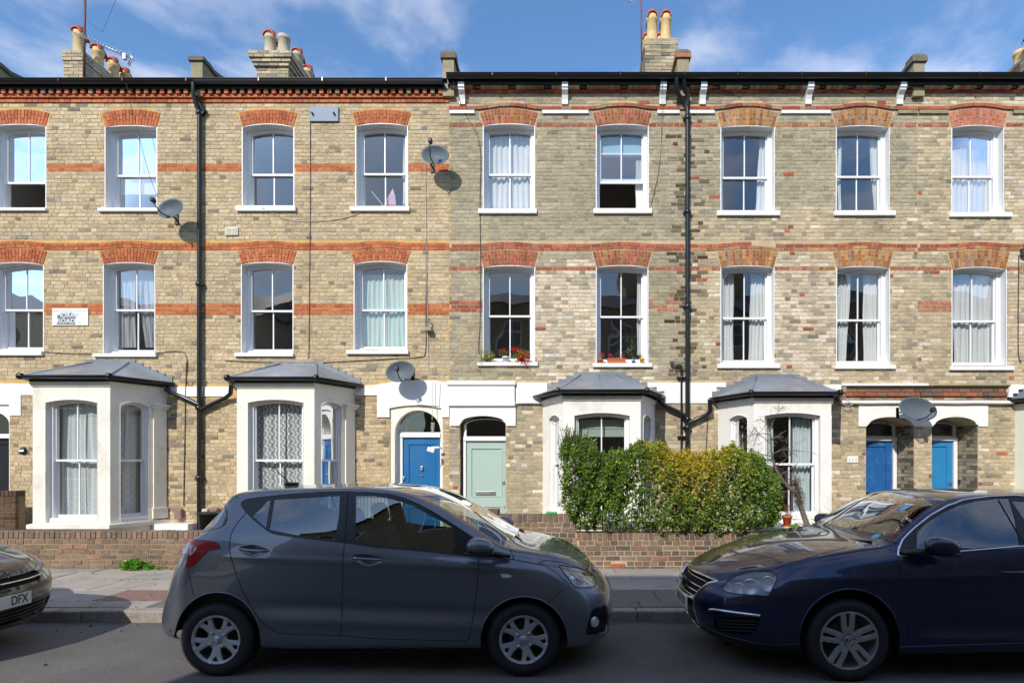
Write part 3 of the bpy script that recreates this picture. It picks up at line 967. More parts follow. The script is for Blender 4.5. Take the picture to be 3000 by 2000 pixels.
    for sgn in (-1, 1):
        for q in range(nst):
            t0, t1 = q / nst, (q + 1) / nst
            xa_ = cx + sgn * (ridge + (W + .12 - ridge) * t0); xb_ = cx + sgn * (ridge + (W + .12 - ridge) * t1)
            zt = rt + (ez - rt) * t0 + .055; zb_ = rt + (ez - rt) * t1 - .01
            m.box(min(xa_, xb_), max(xa_, xb_), YF - .026, YF - .009, zb_, zt)
    m.box(cx - ridge - .03, cx + ridge + .03, YF - .024, YF - .0085, rt - .02, rt + .06)
    m.build("flashing", M_LEAD, ro)
    # gutter round the eaves
    g = [(cx - W - .15, YF - .03), (cx - w - .095, YF - P - .16), (cx + w + .095, YF - P - .16), (cx + W + .15, YF - .03)]
    m = MB()
    pr = [(-.055, .01)] + [(.055 * math.cos(t), .055 * math.sin(t)) for t in np.linspace(math.pi, 2 * math.pi, 9)] + [(.055, .01)]
    rings = []
    for q, (x, y) in enumerate(g):
        d = Vector((g[min(q + 1, 3)][0] - g[max(q - 1, 0)][0], g[min(q + 1, 3)][1] - g[max(q - 1, 0)][1], 0)).normalized()
        nrm = Vector((-d.y, d.x, 0))
        rings.append([(x + nrm.x * a, y + nrm.y * a, ztop - .012 + b) for a, b in pr])
    n = len(pr); V = sum(rings, [])
    m.add(V, [(q * n + k, (q + 1) * n + k, (q + 1) * n + k + 1, q * n + k + 1) for q in range(3) for k in range(n - 1)], None, True)
    m.add(V, [tuple(range(n)), tuple(range(4 * n - 1, 3 * n - 1, -1))])
    for q in (1, 2): m.lathe([(.056, -.03), (.060, -.025), (.060, .025), (.056, .03)], (g[q][0], g[q][1] + .004, ztop - .018), 'x', 12)
    m.build("bay_gutter", M_BLACKP, ro, rec=False)
    m = MB()
    f = [(cx - W - .03, YF - .012), (cx - w - .02, YF - P - .055), (cx + w + .02, YF - P - .055), (cx + W + .03, YF - .012)]
    for q in range(3):
        a, b = f[q], f[q + 1]
        m.add([(*a, rz), (*b, rz), (*b, ez - .026), (*a, ez - .026)], [(0, 1, 2, 3)])
    m.build("bay_fascia", M_BLACKP, ro)
    return bo, winspec

BW = []
for i_ in range(5):
    mt = [M_STUCCO, M_STUCCO, M_STUCCO2, M_STUCCO2, M_STUCCO3][i_]
    opz = (2.82, 2.765, .56) if i_ < 2 else (2.575, 2.525, .62)
    BW.append(make_bay(i_, ROOTS[i_], BAYS[i_], BAYTOP[i_], mt, opz, .52 if i_ < 2 else .56, i_ < 2, .475 if i_ < 1 else .51))
# ================================================================ door surrounds, plaster bands
def slab(house, poly_px, holes_px, d0, name, mt, d1=.004):
    m = MB(); p = [(X0(x), Z0(y)) for x, y in poly_px]
    m.plate(p, [[(a, b) for a, b in h] for h in holes_px], YF - d0, YF + d1)
    return m.build(name, mt, house)
h0, h1, h2, h3, h4 = ROOTS
# far left house: painted band and arch
slab(h0, [(-150, 1121), (101, 1124), (101, 1157), (63, 1157), (63, 1217), (29.5, 1217), (29.5, 1185), (-150, 1185)][::-1], [], .022, "plaster_band", M_BAND)
m = MB(); m.plate([(X0(-140), BASE), (X0(-140), Z0(1186)), (X0(29), Z0(1186)), (X0(29), BASE)], [ell_loop(X0(-128), X0(25), BASE + .001, Z0(1240), Z0(1200))], YF + .012, YF + .12)
m.build("door_surround", M_BAND, h0)
slab(h0, [(500, 1132), (590, 1132), (590, 1161), (500, 1161)][::-1], [], .02, "plaster_band", M_BAND)
# second house
slab(h1, [(590, 1132), (672, 1132), (672, 1161), (590, 1161)][::-1], [], .02, "plaster_band", M_BAND)
top = [(1043, 1132), (1090, 1129), (1106, 1127), (1150, 1119), (1225, 1113.5), (1270, 1115), (1318, 1121)]
a1 = [(1142.5, 1196), (1142.5, 1222), (1106, 1222), (1106, 1158), (1043, 1158)]
arc = [(X0(1142), Z0(1196))] + [(X0(1142 + (1293 - 1142) * t), Z0(1196 - 9 * (1 - (2 * t - 1) ** 2))) for t in np.linspace(0.02, .98, 9)] + [(X0(1293), Z0(1193))]
poly = [(X0(x), Z0(y)) for x, y in top] + [(X0(1316), Z0(1222)), (X0(1294.5), Z0(1222))] + arc[::-1] + [(X0(x), Z0(y)) for x, y in a1[1:]]
m = MB(); m.plate(poly[::-1], [], YF - .035, YF + .004); m.build("door_head", M_BAND, h1)
slab(h1, [(1225, 1117), (1292, 1123), (1288, 1190), (1222, 1185)][::-1], [], .055, "keystone_panel", M_BAND, -.034)
m = MB()
m.plate([(X0(1142.6), BASE), (X0(1142.6), Z0(1184)), (X0(1298), Z0(1184)), (X0(1298), BASE)], [ell_loop(X0(1156), X0(1292), BASE + .001, Z0(1268), Z0(1201))], YF + .012, YF + .24)
m.build("door_surround", M_STUCCO, h1)
# pale green door house
slab(h2, [(1316, 1128), (1313, 1182), (1508, 1182), (1508, 1128)], [], .06, "plaster_panel", M_BAND)
slab(h2, [(1311, 1117), (1311, 1128), (1511, 1128), (1511, 1117)], [], .095, "moulding", M_BAND)
slab(h2, [(1311, 1182), (1316, 1189), (1508, 1189), (1511, 1182)], [], .10, "moulding", M_BAND)
ah = ell_loop(X0(1348), X0(1481), Z0(1249), Z0(1243), Z0(1219), 16)
poly = [(X0(1319), Z0(1247)), (X0(1319), Z0(1189)), (X0(1511), Z0(1189)), (X0(1511), Z0(1247)), (X0(1484), Z0(1247)), (X0(1482), Z0(1240))] + \
       [(X0(1415 + 62 * math.cos(t)), Z0(1236 - 18 * math.sin(t))) for t in np.linspace(0.05, math.pi - .05, 14)] + [(X0(1350), Z0(1240)), (X0(1346), Z0(1247))]
m = MB(); m.plate(poly[::-1], [], YF - .045, YF + .004); m.build("door_head", M_BAND, h2)
slab(h2, [(1512, 1121), (1512, 1176), (1603, 1176), (1603, 1121)], [], .03, "plaster_band", M_BAND)
slab(h2, [(1897, 1121), (1897, 1134), (1924, 1134), (1924, 1146), (1946, 1146), (1946, 1181), (2010, 1181), (2010, 1121)], [], .03, "plaster_band", M_BAND)
slab(h3, [(2010, 1121), (2010, 1181), (2085, 1181), (2085, 1147), (2098, 1147), (2098, 1134), (2125, 1134), (2125, 1121)], [], .03, "plaster_band", M_BAND)
slab(h3, [(2408, 1127), (2462, 1151), (2462, 1127)], [], .03, "plaster_band", M_BAND)
def rope(house, xa, xb, py, r=.035, mt=None, y=YF - .05):
    m = MB(); pts = []; rs = []
    x = X0(xa); k = 0
    while x < X0(xb):
        pts.append((x, y, Z0(py) + .003 * math.sin(x * 7))); rs.append(r * (1 if k % 2 else .78)); x += .034; k += 1
    m.tube(pts, rs, 10)
    return m.build("rope_moulding", mt or M_BAND, house)
rope(h2, 1512, 1600, 1180, .026)
def cornice_rows(house, xa, xb):
    br = []
    for k, (y0, y1, pr, pal) in enumerate(((1139, 1149, .04, PAL_DARKR), (1150, 1161, .075, PAL_DARKR + PAL_REDB), (1163, 1172, .03, PAL_CORN))):
        x = X0(xa) - R() * .1
        while x < X0(xb):
            w = random.choice((.215, .103)); a, b = max(x, X0(xa)), min(x + w, X0(xb))
            if b - a > .02: br.append(((a + b) / 2, (Z0(y0) + Z0(y1)) / 2, b - a, Z0(y0) - Z0(y1) - .004, U(-.006, .006), YF - pr, pr + .02, pick(pal)))
            x += w + .01
    return br
cb3, cb4 = cornice_rows(h3, 2466, 2687.5), cornice_rows(h4, 2688.5, 2944)
for hh, cb, xa, xb in ((h3, cb3, 2462, 2688), (h4, cb4, 2688, 2950)):
    emit_bricks(hh, cb, 0, mass_name="cornice_bricks")
    m = MB(); m.box(X0(xa), X0(xb), YF - .02, YF + .002, Z0(1186), Z0(1124)); m.build("cornice_bed", M_MORT_G, hh)
    m = MB(); m.box(X0(xa), X0(min(xb, 2710)), YF - .12, YF - .0201, Z0(1131), Z0(1124.5)); m.build("ledge", M_BAND, hh)
    m = MB(); m.box(X0(max(xa, 2710.5)), X0(xb), YF - .11, YF - .0201, Z0(1131), Z0(1127)) if xb > 2710 else None
    if xb > 2710: m.build("ledge", M_STONE, hh)
rope(h3, 2462, 2688, 1179, .04, y=YF - .07); rope(h4, 2688, 2962, 1179, .04, y=YF - .07)
m = MB(); m.box(X0(2464), X0(2473), YF - .1, YF - .02, Z0(1150), Z0(1127)); m.build("end_block", M_STONE, h3)
slab(h4, [(2948, 1127), (2945, 1164), (2958, 1164), (2958, 1153), (2974, 1153), (2974, 1142), (2990, 1140), (2990, 1127)], [], .09, "end_block", M_BAND)
def porch_head(house, xa, xb, oc, ow):
    poly = [(X0(xa), Z0(1249)), (X0(xa), Z0(1186.5)), (X0(xb), Z0(1186.5)), (X0(xb), Z0(1249))]
    if abs(xb - (oc + ow)) < 12: poly = poly
    arcp = [(X0(oc + ow), Z0(1249)), (X0(oc + ow - 3), Z0(1244))] + [(X0(oc + (ow - 7) * math.cos(t)), Z0(1243 - 22 * math.sin(t))) for t in np.linspace(0.03, math.pi - .03, 16)] + [(X0(oc - ow + 3), Z0(1244)), (X0(oc - ow), Z0(1249))]
    m = MB(); m.plate((poly + arcp)[::-1], [], YF - .03, YF + .004)
    return m.build("door_head", M_STUCCO2, house)
porch_head(h3, 2514, 2688, 2607.5, 70.5)
porch_head(h4, 2688, 2892, 2797.5, 67.5)

def recess_sides(house, ul, ur, z0, zs, zcr, dep, brick_right=True, pal=None, loopf=open_loop, mt=None, left=True):
    """brick-lined porch reveal: real courses on each flank, plastered soffit"""
    m = MB(); lp = loopf(ul, ur, z0, zs, zcr); n = len(lp)
    m.add([(u, YF + .001, w) for u, w in lp] + [(u, YF + dep, w) for u, w in lp], [(i, i + 1, n + i + 1, n + i) for i in range(n - 1)])
    m.build("porch_lining", mt or M_MORT_G, house, rec=False)
    if not brick_right: return
    V = MB(); z = z0 + .05; k = 0
    while z < zs - .02:
        y = YF + .012; q = k % 2
        while y < YF + dep - .05:
            L = min((.215, .103)[q % 2], YF + dep - .01 - y); c = pick(pal or PAL_GRN)
            if R() < .25: c = tuple(v * .45 for v in c)
            V.box(ur - .006, ur + .02, y, y + L, z + .005, z + COURSE - .005, c, skip=('r',))
            if left: V.box(ul - .02, ul + .006, y, y + L, z + .005, z + COURSE - .005, c, skip=('l',))
            y += L + .01; q += 1
        z += COURSE; k += 1
    V.build("porch_bricks", M_BR, house, kind="stuff")

M_BLUE = mat("blue_door_paint", rgb(24, 104, 160), 0.35, vary=0.08, vscale=3, coat=.2)
M_BLUE2 = mat("worn_blue_door_paint", rgb(30, 92, 156), 0.5, vary=0.2, vscale=9, stain=rgb(70, 130, 180), sscale=5)
M_BLUE3 = mat("bright_blue_door_paint", rgb(44, 132, 186), 0.45, vary=0.08, vscale=5)
M_MINT = mat("pale_green_door_paint", rgb(172, 192, 182), 0.4, vary=0.03)
M_DARKD = mat("dark_door_paint", rgb(34, 36, 42), 0.4)
M_CHROME = mat("chrome_trim", rgb(225, 225, 228), 0.12, metal=1.0)
M_STEEL = mat("brushed_steel", rgb(190, 190, 188), 0.35, metal=0.9)
M_DGLASS = glass_mat("fanlight_glass", (0.5, 0.52, 0.52), 1.6, 0.004, 2.0, 0.04)
M_BLACK = mat("black_plastic", rgb(22, 22, 24), 0.5)
M_TEXTK = mat("black_lettering", rgb(28, 28, 32), 0.6)
M_TEXTW = mat("white_lettering", rgb(238, 238, 236), 0.6)
M_TEXTB = mat("navy_lettering", rgb(50, 60, 120), 0.6)
M_CREAMTILE = mat("white_tile", rgb(240, 240, 238), 0.3)

def text_obj(name, s, size, loc, rot, mt, parent=None, align='CENTER', ext=.002, sx=1.0, bold=0.0):
    cu = bpy.data.curves.new(name, 'FONT')
    cu.body = s; cu.size = size; cu.extrude = ext; cu.align_x = align; cu.align_y = 'CENTER'; cu.offset = bold
    tmp = bpy.data.objects.new("tmp_text", cu); COL.objects.link(tmp)
    dg = bpy.context.evaluated_depsgraph_get()
    me = bpy.data.meshes.new_from_object(tmp.evaluated_get(dg))
    bpy.data.objects.remove(tmp)
    me.materials.clear(); me.materials.append(mt)
    o = bpy.data.objects.new(name, me); COL.objects.link(o)
    P = world_loc(parent) if parent else Vector((0, 0, 0))
    o.location = Vector(loc) - P
    o.rotation_euler = rot; o.scale = (sx, 1, 1)
    if parent: o.parent = parent
    return o
RX = (math.radians(90), 0, 0)

def make_door(house, ul, ur, zt, y, mt, panels, frame_w=.065, fan=None, letter=None, trans=.09, fanloop=None, jambs=(1, 1)):
    """panelled door with frame and fanlight; local plane at depth y"""
    z0 = BASE + .04
    m = MB()
    if jambs[0]: m.box(ul - frame_w, ul, y - .05, y + .06, z0, zt)
    if jambs[1]: m.box(ur, ur + frame_w, y - .05, y + .06, z0, zt)
    m.bbox(ul - frame_w, ur + frame_w, y - .07, y + .06, zt, zt + trans, .008)
    m.box(ul - frame_w, ur + frame_w, y - .07, y + .3, BASE - .05, z0)
    door = m.build("door_frame", M_WOODW, house)
    m = MB()
    op = [(ul, z0), (ul, zt), (ur, zt), (ur, z0)]
    hol = [[(ul + (ur - ul) * a, z0 + (zt - z0) * b), (ul + (ur - ul) * a, z0 + (zt - z0) * d), (ul + (ur - ul) * c, z0 + (zt - z0) * d), (ul + (ur - ul) * c, z0 + (zt - z0) * b)] for a, b, c, d in panels]
    m.plate(op, hol, y - .012, y + .03)
    for h in hol:
        a, b, c, d = h[0][0], h[0][1], h[2][0], h[2][1]
        m.box(a, c, y + .002, y + .02, b, d)
        e = .022
        m.ring([(a, b), (a, d), (c, d), (c, b)], [(a + e, b + e), (a + e, d - e), (c - e, d - e), (c - e, b + e)], y - .020, y + .002)
    d_ = m.build("door", mt, house)
    if fanloop:
        m = MB(); inn = fanloop
        c = (sum(p[0] for p in inn) / len(inn), sum(p[1] for p in inn) / len(inn))
        out = [(c[0] + (p[0] - c[0]) * 1.12, c[1] + (p[1] - c[1]) * 1.16) for p in inn]
        m.ring(out, inn, y - .03, y + .04); m.build("fanlight_frame", M_WOODW, door)
        m = MB(); m.add([(u, y, w) for u, w in inn], [tuple(range(len(inn)))]); m.build("pane", M_DGLASS, door, rec=False)
    m = MB(); m.box(ul - .3, ur + .3, y + .07, y + 2.2, z0 - .02, zt + .9, skip=('f',)); m.build("hallway", M_ROOM, door, rec=False)
    return door, d_
# house 1 (dark door at the left edge)
d0 = YF + .16
m = MB(); lp = ell_loop(X0(-128), X0(25), BASE, Z0(1240), Z0(1200)); n = len(lp)
dr, dd = make_door(h0, X0(-118), X0(21), Z0(1283), d0, M_DARKD, [(.12, .55, .88, .95), (.12, .08, .88, .42)], frame_w=.02, fanloop=[(X0(-119), Z0(1270))] + [(X0(-48 - 72 * math.cos(t)), Z0(1250 - 48 * math.sin(t))) for t in np.linspace(0, math.pi, 14)] + [(X0(24), Z0(1270))])
# blue door
yd = YF + .22
s1 = F_PX / yd
XD = lambda px: (px - XC) / s1
ZD = lambda py: CAM_H + (YC - py) / s1
dr, dd = make_door(h1, XD(1181), XD(1291), ZD(1281), yd, M_BLUE, [(.13, .36, .87, .94), (.13, .07, .87, .30)], frame_w=.045, jambs=(1, 1),
    fanloop=[(XD(1178), ZD(1266))] + [(XD(1235 - 57 * math.cos(t)), ZD(1266 - 60 * math.sin(t))) for t in np.linspace(0.12, math.pi - .12, 16)] + [(XD(1292), ZD(1266))])
m = MB(); m.box(X0(1150), XD(1181) - .046, yd - .03, yd + .04, BASE, Z0(1200)); m.build("side_panel", M_WOODW, dr)
m = MB(); m.bbox(XD(1233), XD(1240), yd - .045, yd - .012, ZD(1377), ZD(1365), .004); m.lathe([(.0, -.03), (.012, -.03), (.012, 0)], (XD(1236.5), yd - .013, ZD(1392)), 'y', 12)
m.build("door_knocker", M_STEEL, dd)
m = MB(); m.bbox(XD(1228), XD(1266), yd - .03, yd - .012, ZD(1442), ZD(1428), .004); lb = m.build("letterbox", M_STEEL, dd)
text_obj("door_number", "107", .045, (XD(1257), yd - .033, ZD(1434)), RX, M_TEXTK, dd)
m = MB(); m.bbox(XD(1180), XD(1187), yd - .05, yd - .03, ZD(1404), ZD(1395), .003); m.build("door_bell", M_STEEL, dr)
# pale green door
yd = YF + .16; s1 = F_PX / yd
recess_sides(h2, X0(1347), X0(1482), BASE, Z0(1240), Z0(1218), .12, True, PAL_GRN, mt=M_MORT_G)
dr, dd = make_door(h2, XD(1366), XD(1483), ZD(1291), yd, M_MINT, [(.11, .42, .90, .93), (.11, .06, .90, .325)], frame_w=.05,
    fanloop=[(XD(1367), ZD(1278))] + [(XD(1425 - 58 * math.cos(t)), ZD(1245 - 17 * math.sin(t))) for t in np.linspace(0, math.pi, 12)] + [(XD(1483), ZD(1278))], jambs=(1, 0), trans=.085)
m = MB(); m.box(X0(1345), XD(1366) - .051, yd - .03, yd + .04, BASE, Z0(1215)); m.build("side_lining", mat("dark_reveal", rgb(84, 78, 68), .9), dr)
m = MB(); m.bbox(XD(1394), XD(1451), yd - .028, yd - .012, ZD(1449), ZD(1438), .004); m.box(XD(1403), XD(1432), yd - .034, yd - .028, ZD(1446.5), ZD(1441.5)); m.build("letterbox", M_STEEL, dd)
text_obj("door_number", "109", .045, (XD(1441), yd - .030, ZD(1443.5)), RX, M_TEXTK, dd)
m = MB(); m.bbox(XD(1472), XD(1479), yd - .035, yd - .012, ZD(1418), ZD(1407), .003); m.lathe([(.0, -.025), (.012, -.025), (.012, 0)], (XD(1477), yd - .013, ZD(1483)), 'y', 12); m.build("door_lock", M_STEEL, dd)
# two blue doors in deep porches
for hh, (a, b), (dl, dr_), mt, lab in ((h3, (2537, 2678), (2520, 2613), M_BLUE2, 0), (h4, (2730, 2865), (2712, 2790), M_BLUE3, 1)):
    recess_sides(hh, X0(a), X0(b), BASE, Z0(1245), Z0(1221), .62, True, PAL_GRN + PAL_YEL[:2], mt=M_MORT_G)
    yd = YF + .62; s1 = F_PX / yd
    XL = X0(a)
    wdt = XD(dr_) - XL - .08
    c0, c1 = XL + .07, XD(dr_)
    fan = [(c0, ZD(1276))] + [((c0 + c1) / 2 - (c1 - c0) / 2 * math.cos(t), ZD(1247 - 8 * math.sin(t))) for t in np.linspace(0, math.pi, 10)] + [(c1, ZD(1276))]
    drr, dd = make_door(hh, c0, c1, ZD(1291), yd, mt, [(.10, .42, .86, .95), (.10, .06, .86, .32)], frame_w=.075, fanloop=fan, trans=.075)
    m = MB(); m.box(X0(a) - .02, X0(b) + .02, yd + .061, yd + .12, BASE, Z0(1210)); 
    m = MB(); m.plate([(X0(a) - .02, ZD(1275)), (X0(a) - .02, Z0(1215)), (X0(b) + .02, Z0(1215)), (X0(b) + .02, ZD(1275))], [fan], yd + .041, yd + .06); m.build("fanlight_frame", M_WOODW, drr)
    m = MB(); m.plate([(c1 + .074, BASE), (c1 + .074, ZD(1275)), (X0(b) + .02, ZD(1275)), (X0(b) + .02, BASE)], [], yd + .041, yd + .06); m.build("side_panel", M_WOODW, drr)
    if lab == 0:
        m = MB(); m.bbox(c0 + .02, c0 + .3, yd - .035, yd - .012, ZD(1452), ZD(1441), .004); m.build("letterbox", M_BLACK, dd)
    else:
        m = MB(); m.bbox(c1 - .085, c1 - .03, yd - .045, yd - .012, ZD(1419), ZD(1409), .003); m.build("door_lock", M_STEEL, dd)
        m = MB(); m.box(c0 - .04, c0 + .11, yd - .0165, yd - .0125, ZD(1429), ZD(1419)); m.build("notice", M_CREAMTILE, dd)
        m = MB(); m.bbox(c1 + .08, c1 + .15, yd - .10, yd - .051, ZD(1416), ZD(1404), .004); m.build("door_bell", M_BLACK, drr)

# ================================================================ chimneys and parapets
M_POTC = mat("buff_chimney_pot", rgb(214, 186, 134), 0.75, vary=0.12, vscale=8, stain=rgb(170, 130, 96), sscale=5)
M_POTG = mat("grey_chimney_pot", rgb(186, 174, 150), 0.8, vary=0.12, vscale=8)
M_POTR = mat("terracotta_cowl", rgb(190, 96, 70), 0.75, vary=0.12, vscale=10, stain=rgb(120, 70, 60), sscale=6)
def chimney_pot(x, y, z0, r, h, label, mt, cowl=True, lip=True):
    m = MB()
    m.lathe([(r * 1.05, 0), (r * 1.02, .03), (r * .92, .06), (r * .88, h * .8), (r * .98, h * .82), (r, h * .86), (r, h * .92), (r * .9, h * .94), (r * .95, h), (r * .7, h), (r * .68, h - .3)], (x, y, z0), 'z', 24)
    pot = m.build("chimney_pot", mt, None, label=label, cat="chimney pot", group="clay pots on the chimney stacks", rec=False)
    if cowl:                       # half-round hood open to the front, dipping to the back
        m = MB(); nn = 12; V = []; F_ = []
        rows = [(-.13, .08, .92), (-.04, .13, .94), (.08, .09, .92), (.23, -.03, .84)]
        for (yy, zz, k) in rows:
            for q in range(nn + 1):
                a = math.pi * q / nn
                V.append((x + r * k * 1.0 * math.cos(a), y + yy, z0 + h - .08 + zz - .06 + r * .95 * math.sin(a)))
        for (yy, zz, k) in rows:
            for q in range(nn + 1):
                a = math.pi * q / nn
                V.append((x + (r * k - .02) * math.cos(a), y + yy, z0 + h - .08 + zz - .06 + (r * .95 - .02) * math.sin(a)))
        o_ = 4 * (nn + 1)
        for j in range(3):
            for q in range(nn):
                b = j * (nn + 1) + q
                F_ += [(b, b + 1, b + nn + 2, b + nn + 1), (o_ + b + nn + 1, o_ + b + nn + 2, o_ + b + 1, o_ + b)]
        for q in range(nn): F_.append((q, o_ + q, o_ + q + 1, q + 1))
        m.add(V, F_, None, True)
        m.lathe([(r * .80, h - .01), (r * .86, h + .05), (r * .82, h + .1)], (x, y, z0), 'z', 20)
        m.build("cowl", M_POTR, pot, rec=False)
    return pot

def chimney_stack(label, x0, x1, y0, y1, z0, z1, corbel, pal=PAL_YEL, seed=0):
    st = thing("chimney_stack", label, "chimney", ((x0 + x1) / 2, (y0 + y1) / 2, z0), "brick chimney stacks on the roofs")
    m = MB(); m.box(x0 + .01, x1 - .01, y0 + .01, y1 - .01, z0, z1 - .005); 
    for (za, zb, e) in corbel: m.box(x0 - e + .01, x1 + e - .01, y0 - e + .01, y1 + e - .01, za + .006, zb - .006)
    m.build("mortar_core", M_MORT_G, st)
    br = []; side = MB()
    z = z0; k = 0
    while z < z1 - .03:
        e = 0
        for (za, zb, ee) in corbel:
            if za <= z + .04 <= zb: e = ee
        xa, xb = x0 - e, x1 + e
        x = xa - (.11 if k % 2 else 0)
        while x < xb:
            a, b = max(x, xa), min(x + .215, xb)
            if b - a > .03: br.append(((a + b) / 2, z + .0375, b - a, .066, U(-.01, .01), y0 - e + U(-.004, .003), .06, pick(pal)))
            x += .225
        y = y0 - e + .07 - (.11 if k % 2 else 0)
        for sx, xx in ((1, x1 + e), (-1, x0 - e)):
            yy = y0 - e + .062
            while yy < y1 + e:
                L = min(.215, y1 + e - yy)
                side.box(min(xx, xx - sx * .05), max(xx, xx - sx * .05) + U(-.003, .003), yy, yy + L, z + .005, z + .071, pick(pal))
                yy += .225
        z += .076; k += 1
    emit_bricks(st, br, 300, focus=((x0 + x1) / 2, 8))
    side.build("side_bricks", M_BR, st, kind="stuff", rec=False)
    return st
PAL_ST = PAL_GRN + PAL_YEL[:6] + PAL_YELD
dC = 13.2
cx0, cx1 = wx(186, dC), wx(243, dC)
zt = wz(153, dC)
chimney_stack("sunlit yellow chimney stack at far left below four buff pots", cx0, cx1, dC, dC + 2.6, 9.0, zt, [(zt - .155, zt, .02)], PAL_YEL + PAL_ST[:4])
for k, d in enumerate((13.4, 13.95, 14.42, 14.8)):
    chimney_pot(wx(232, 13.4) - .0, d, zt - .03, .125, .60, ["tallest buff pot with red cowl at front of far left stack", "second buff pot with red cowl on the far left stack", "third buff pot with red cowl on the far left stack", "rearmost pot on the far left stack, only its red cowl showing"][k], M_POTC)
dC = 13.3
cx0, cx1 = wx(752, dC), wx(845, dC); zt = wz(152, dC)
chimney_stack("corbelled chimney stack with a cluster of grey pots above the slate plaque", cx0, cx1, dC, dC + 2.4, 9.0, zt, [(zt - .075, zt, .0), (zt - .16, zt - .075, .12), (zt - .235, zt - .16, .08), (zt - .31, zt - .235, .05)], PAL_ST)
chimney_pot(wx(792, 13.45), 13.45, zt - .02, .135, .46, "grey pot with red cowl at front left of the corbelled stack", M_POTG)
chimney_pot(wx(832, 13.45), 13.45, zt - .02, .14, .46, "open-topped grey pot at front right of the corbelled stack", M_POTG, cowl=False)
chimney_pot(wx(840, 13.45), 14.0, zt - .02, .135, .44, "dark-capped grey pot behind the open-topped pot on the corbelled stack", M_POTG)
chimney_pot(wx(838, 13.45), 14.6, zt - .02, .135, .44, "red-cowled pot third along the corbelled stack", M_POTG)
chimney_pot(wx(838, 13.45), 15.2, zt - .02, .135, .44, "rearmost red-cowled pot of the corbelled stack", M_POTG)
dC = 13.0
cx0, cx1 = wx(1890, dC), wx(1984, dC); zt = wz(110, dC)
chimney_stack("tall grey brick chimney stack with two yellow pots above the right downpipe", cx0, cx1, dC, dC + 1.6, 8.9, zt, [(zt - .28, zt - .08, .015)], PAL_ST)
chimney_pot(wx(1910, 13.2), 13.2, zt - .01, .128, .60, "yellow pot with orange cowl, front left of the tall grey stack", M_POTC)
chimney_pot(wx(1950, 13.2), 13.2, zt - .01, .128, .60, "yellow pot with dark red cowl, front right of the tall grey stack", M_POTC)
chimney_pot(wx(1908, 13.2), 13.9, zt - .01, .128, .60, "yellow pot half hidden behind the front left pot of the tall grey stack", M_POTC)
chimney_pot(wx(1948, 13.2), 13.9, zt - .01, .128, .60, "yellow pot half hidden behind the front right pot of the tall grey stack", M_POTC)
cx0, cx1 = wx(3000, 13.4), wx(3090, 13.4); zt = wz(205, 13.6)
chimney_stack("dark chimney stack cut off by the right edge of the roofline", cx0 + .05, cx1, 13.3, 15.6, 8.9, wz(150, 13.3), [], PAL_YELD + PAL_DARKR)
chimney_pot(wx(2990, 14.0), 14.0, wz(212, 14), .16, .48, "buff pot without cowl at the right edge of the roofline", M_POTC, cowl=False)
chimney_pot(wx(3012, 13.6), 13.45, wz(160, 13.6), .13, .42, "red-cowled pot at the extreme right of the roofline", M_POTR)

def parapet(label, xa, xb, ztop, stone, cap, knob, yf0=YF - .10, curve=1):
    p = thing("party_wall_parapet", label, "parapet", ((xa + xb) / 2, yf0, 9.0), "party wall parapets between the roofs")
    prof = [(yf0, 8.95), (yf0, ztop - .08), (yf0 + .2, ztop - .08), (yf0 + .34, ztop - .11), (yf0 + .6, ztop - .06), (yf0 + 1.2, ztop + .16), (yf0 + 3.2, ztop + .9), (yf0 + 3.2, 8.95)]
    n = len(prof); m = MB()
    m.add([(xa, y, z) for y, z in prof] + [(xb, y, z) for y, z in prof], [tuple(range(n)), tuple(range(2 * n - 1, n - 1, -1))] + [(q, q + n, (q + 1) % n + n, (q + 1) % n) for q in range(n)])
    m.build("body", stone, p)
    e = .04; cp = [(y, z) for y, z in prof[1:7]]
    V = []; m = MB()
    for (y, z) in cp: V += [(xa - e, y - (e if y == yf0 else 0), z + .001), (xb + e, y - (e if y == yf0 else 0), z + .001), (xb + e, y - (e if y == yf0 else 0), z + .08), (xa - e, y - (e if y == yf0 else 0), z + .08)]
    F_ = [(0, 1, 2, 3)]
    for q in range(len(cp) - 1):
        for s_ in range(4): F_.append((q * 4 + s_, q * 4 + (s_ + 1) % 4, q * 4 + 4 + (s_ + 1) % 4, q * 4 + 4 + s_))
    m.add(V, F_); m.build("coping", cap, p)
    if knob:
        m = MB(); c = ((xa + xb) / 2, yf0 + .1)
        V = []
        for (r, z) in ((.15, 0), (.15, .05), (.09, .12), (.02, .15)):
            for (sx, sy) in ((-1, -1), (1, -1), (1, 1), (-1, 1)): V.append((c[0] + sx * r, c[1] + sy * r * .8, ztop + z - .002))
        F_ = [(q * 4 + s_, q * 4 + (s_ + 1) % 4, q * 4 + 4 + (s_ + 1) % 4, q * 4 + 4 + s_) for q in range(3) for s_ in range(4)] + [(12, 13, 14, 15)]
        m.add(V, F_)
        m.build("finial", M_CAPST, p)
    return p
parapet("lichen-stained square parapet block above the left downpipe", wx(560, 11.9), wx(594, 11.9), wz(169, 11.9), M_STONE, M_CAPST, False)
parapet("tall narrow parapet with pyramid cap where the roofline steps up", wx(1297, 11.9), wx(1330, 11.9), wz(162, 11.9), M_STONE, M_CAPST, True)
parapet("parapet with red tile cap and lead flashing beside the tall grey stack", wx(1984, 11.9), wx(2018, 11.9), wz(160, 11.9), M_STONE, mat("red_tile_cap", rgb(170, 110, 80), .9, vary=.2, vscale=8), True)
parapet("parapet with pyramid cap at the right, with roof behind", wx(2676, 11.9), wx(2708, 11.9), wz(172, 11.9), M_STONE, M_CAPST, True)
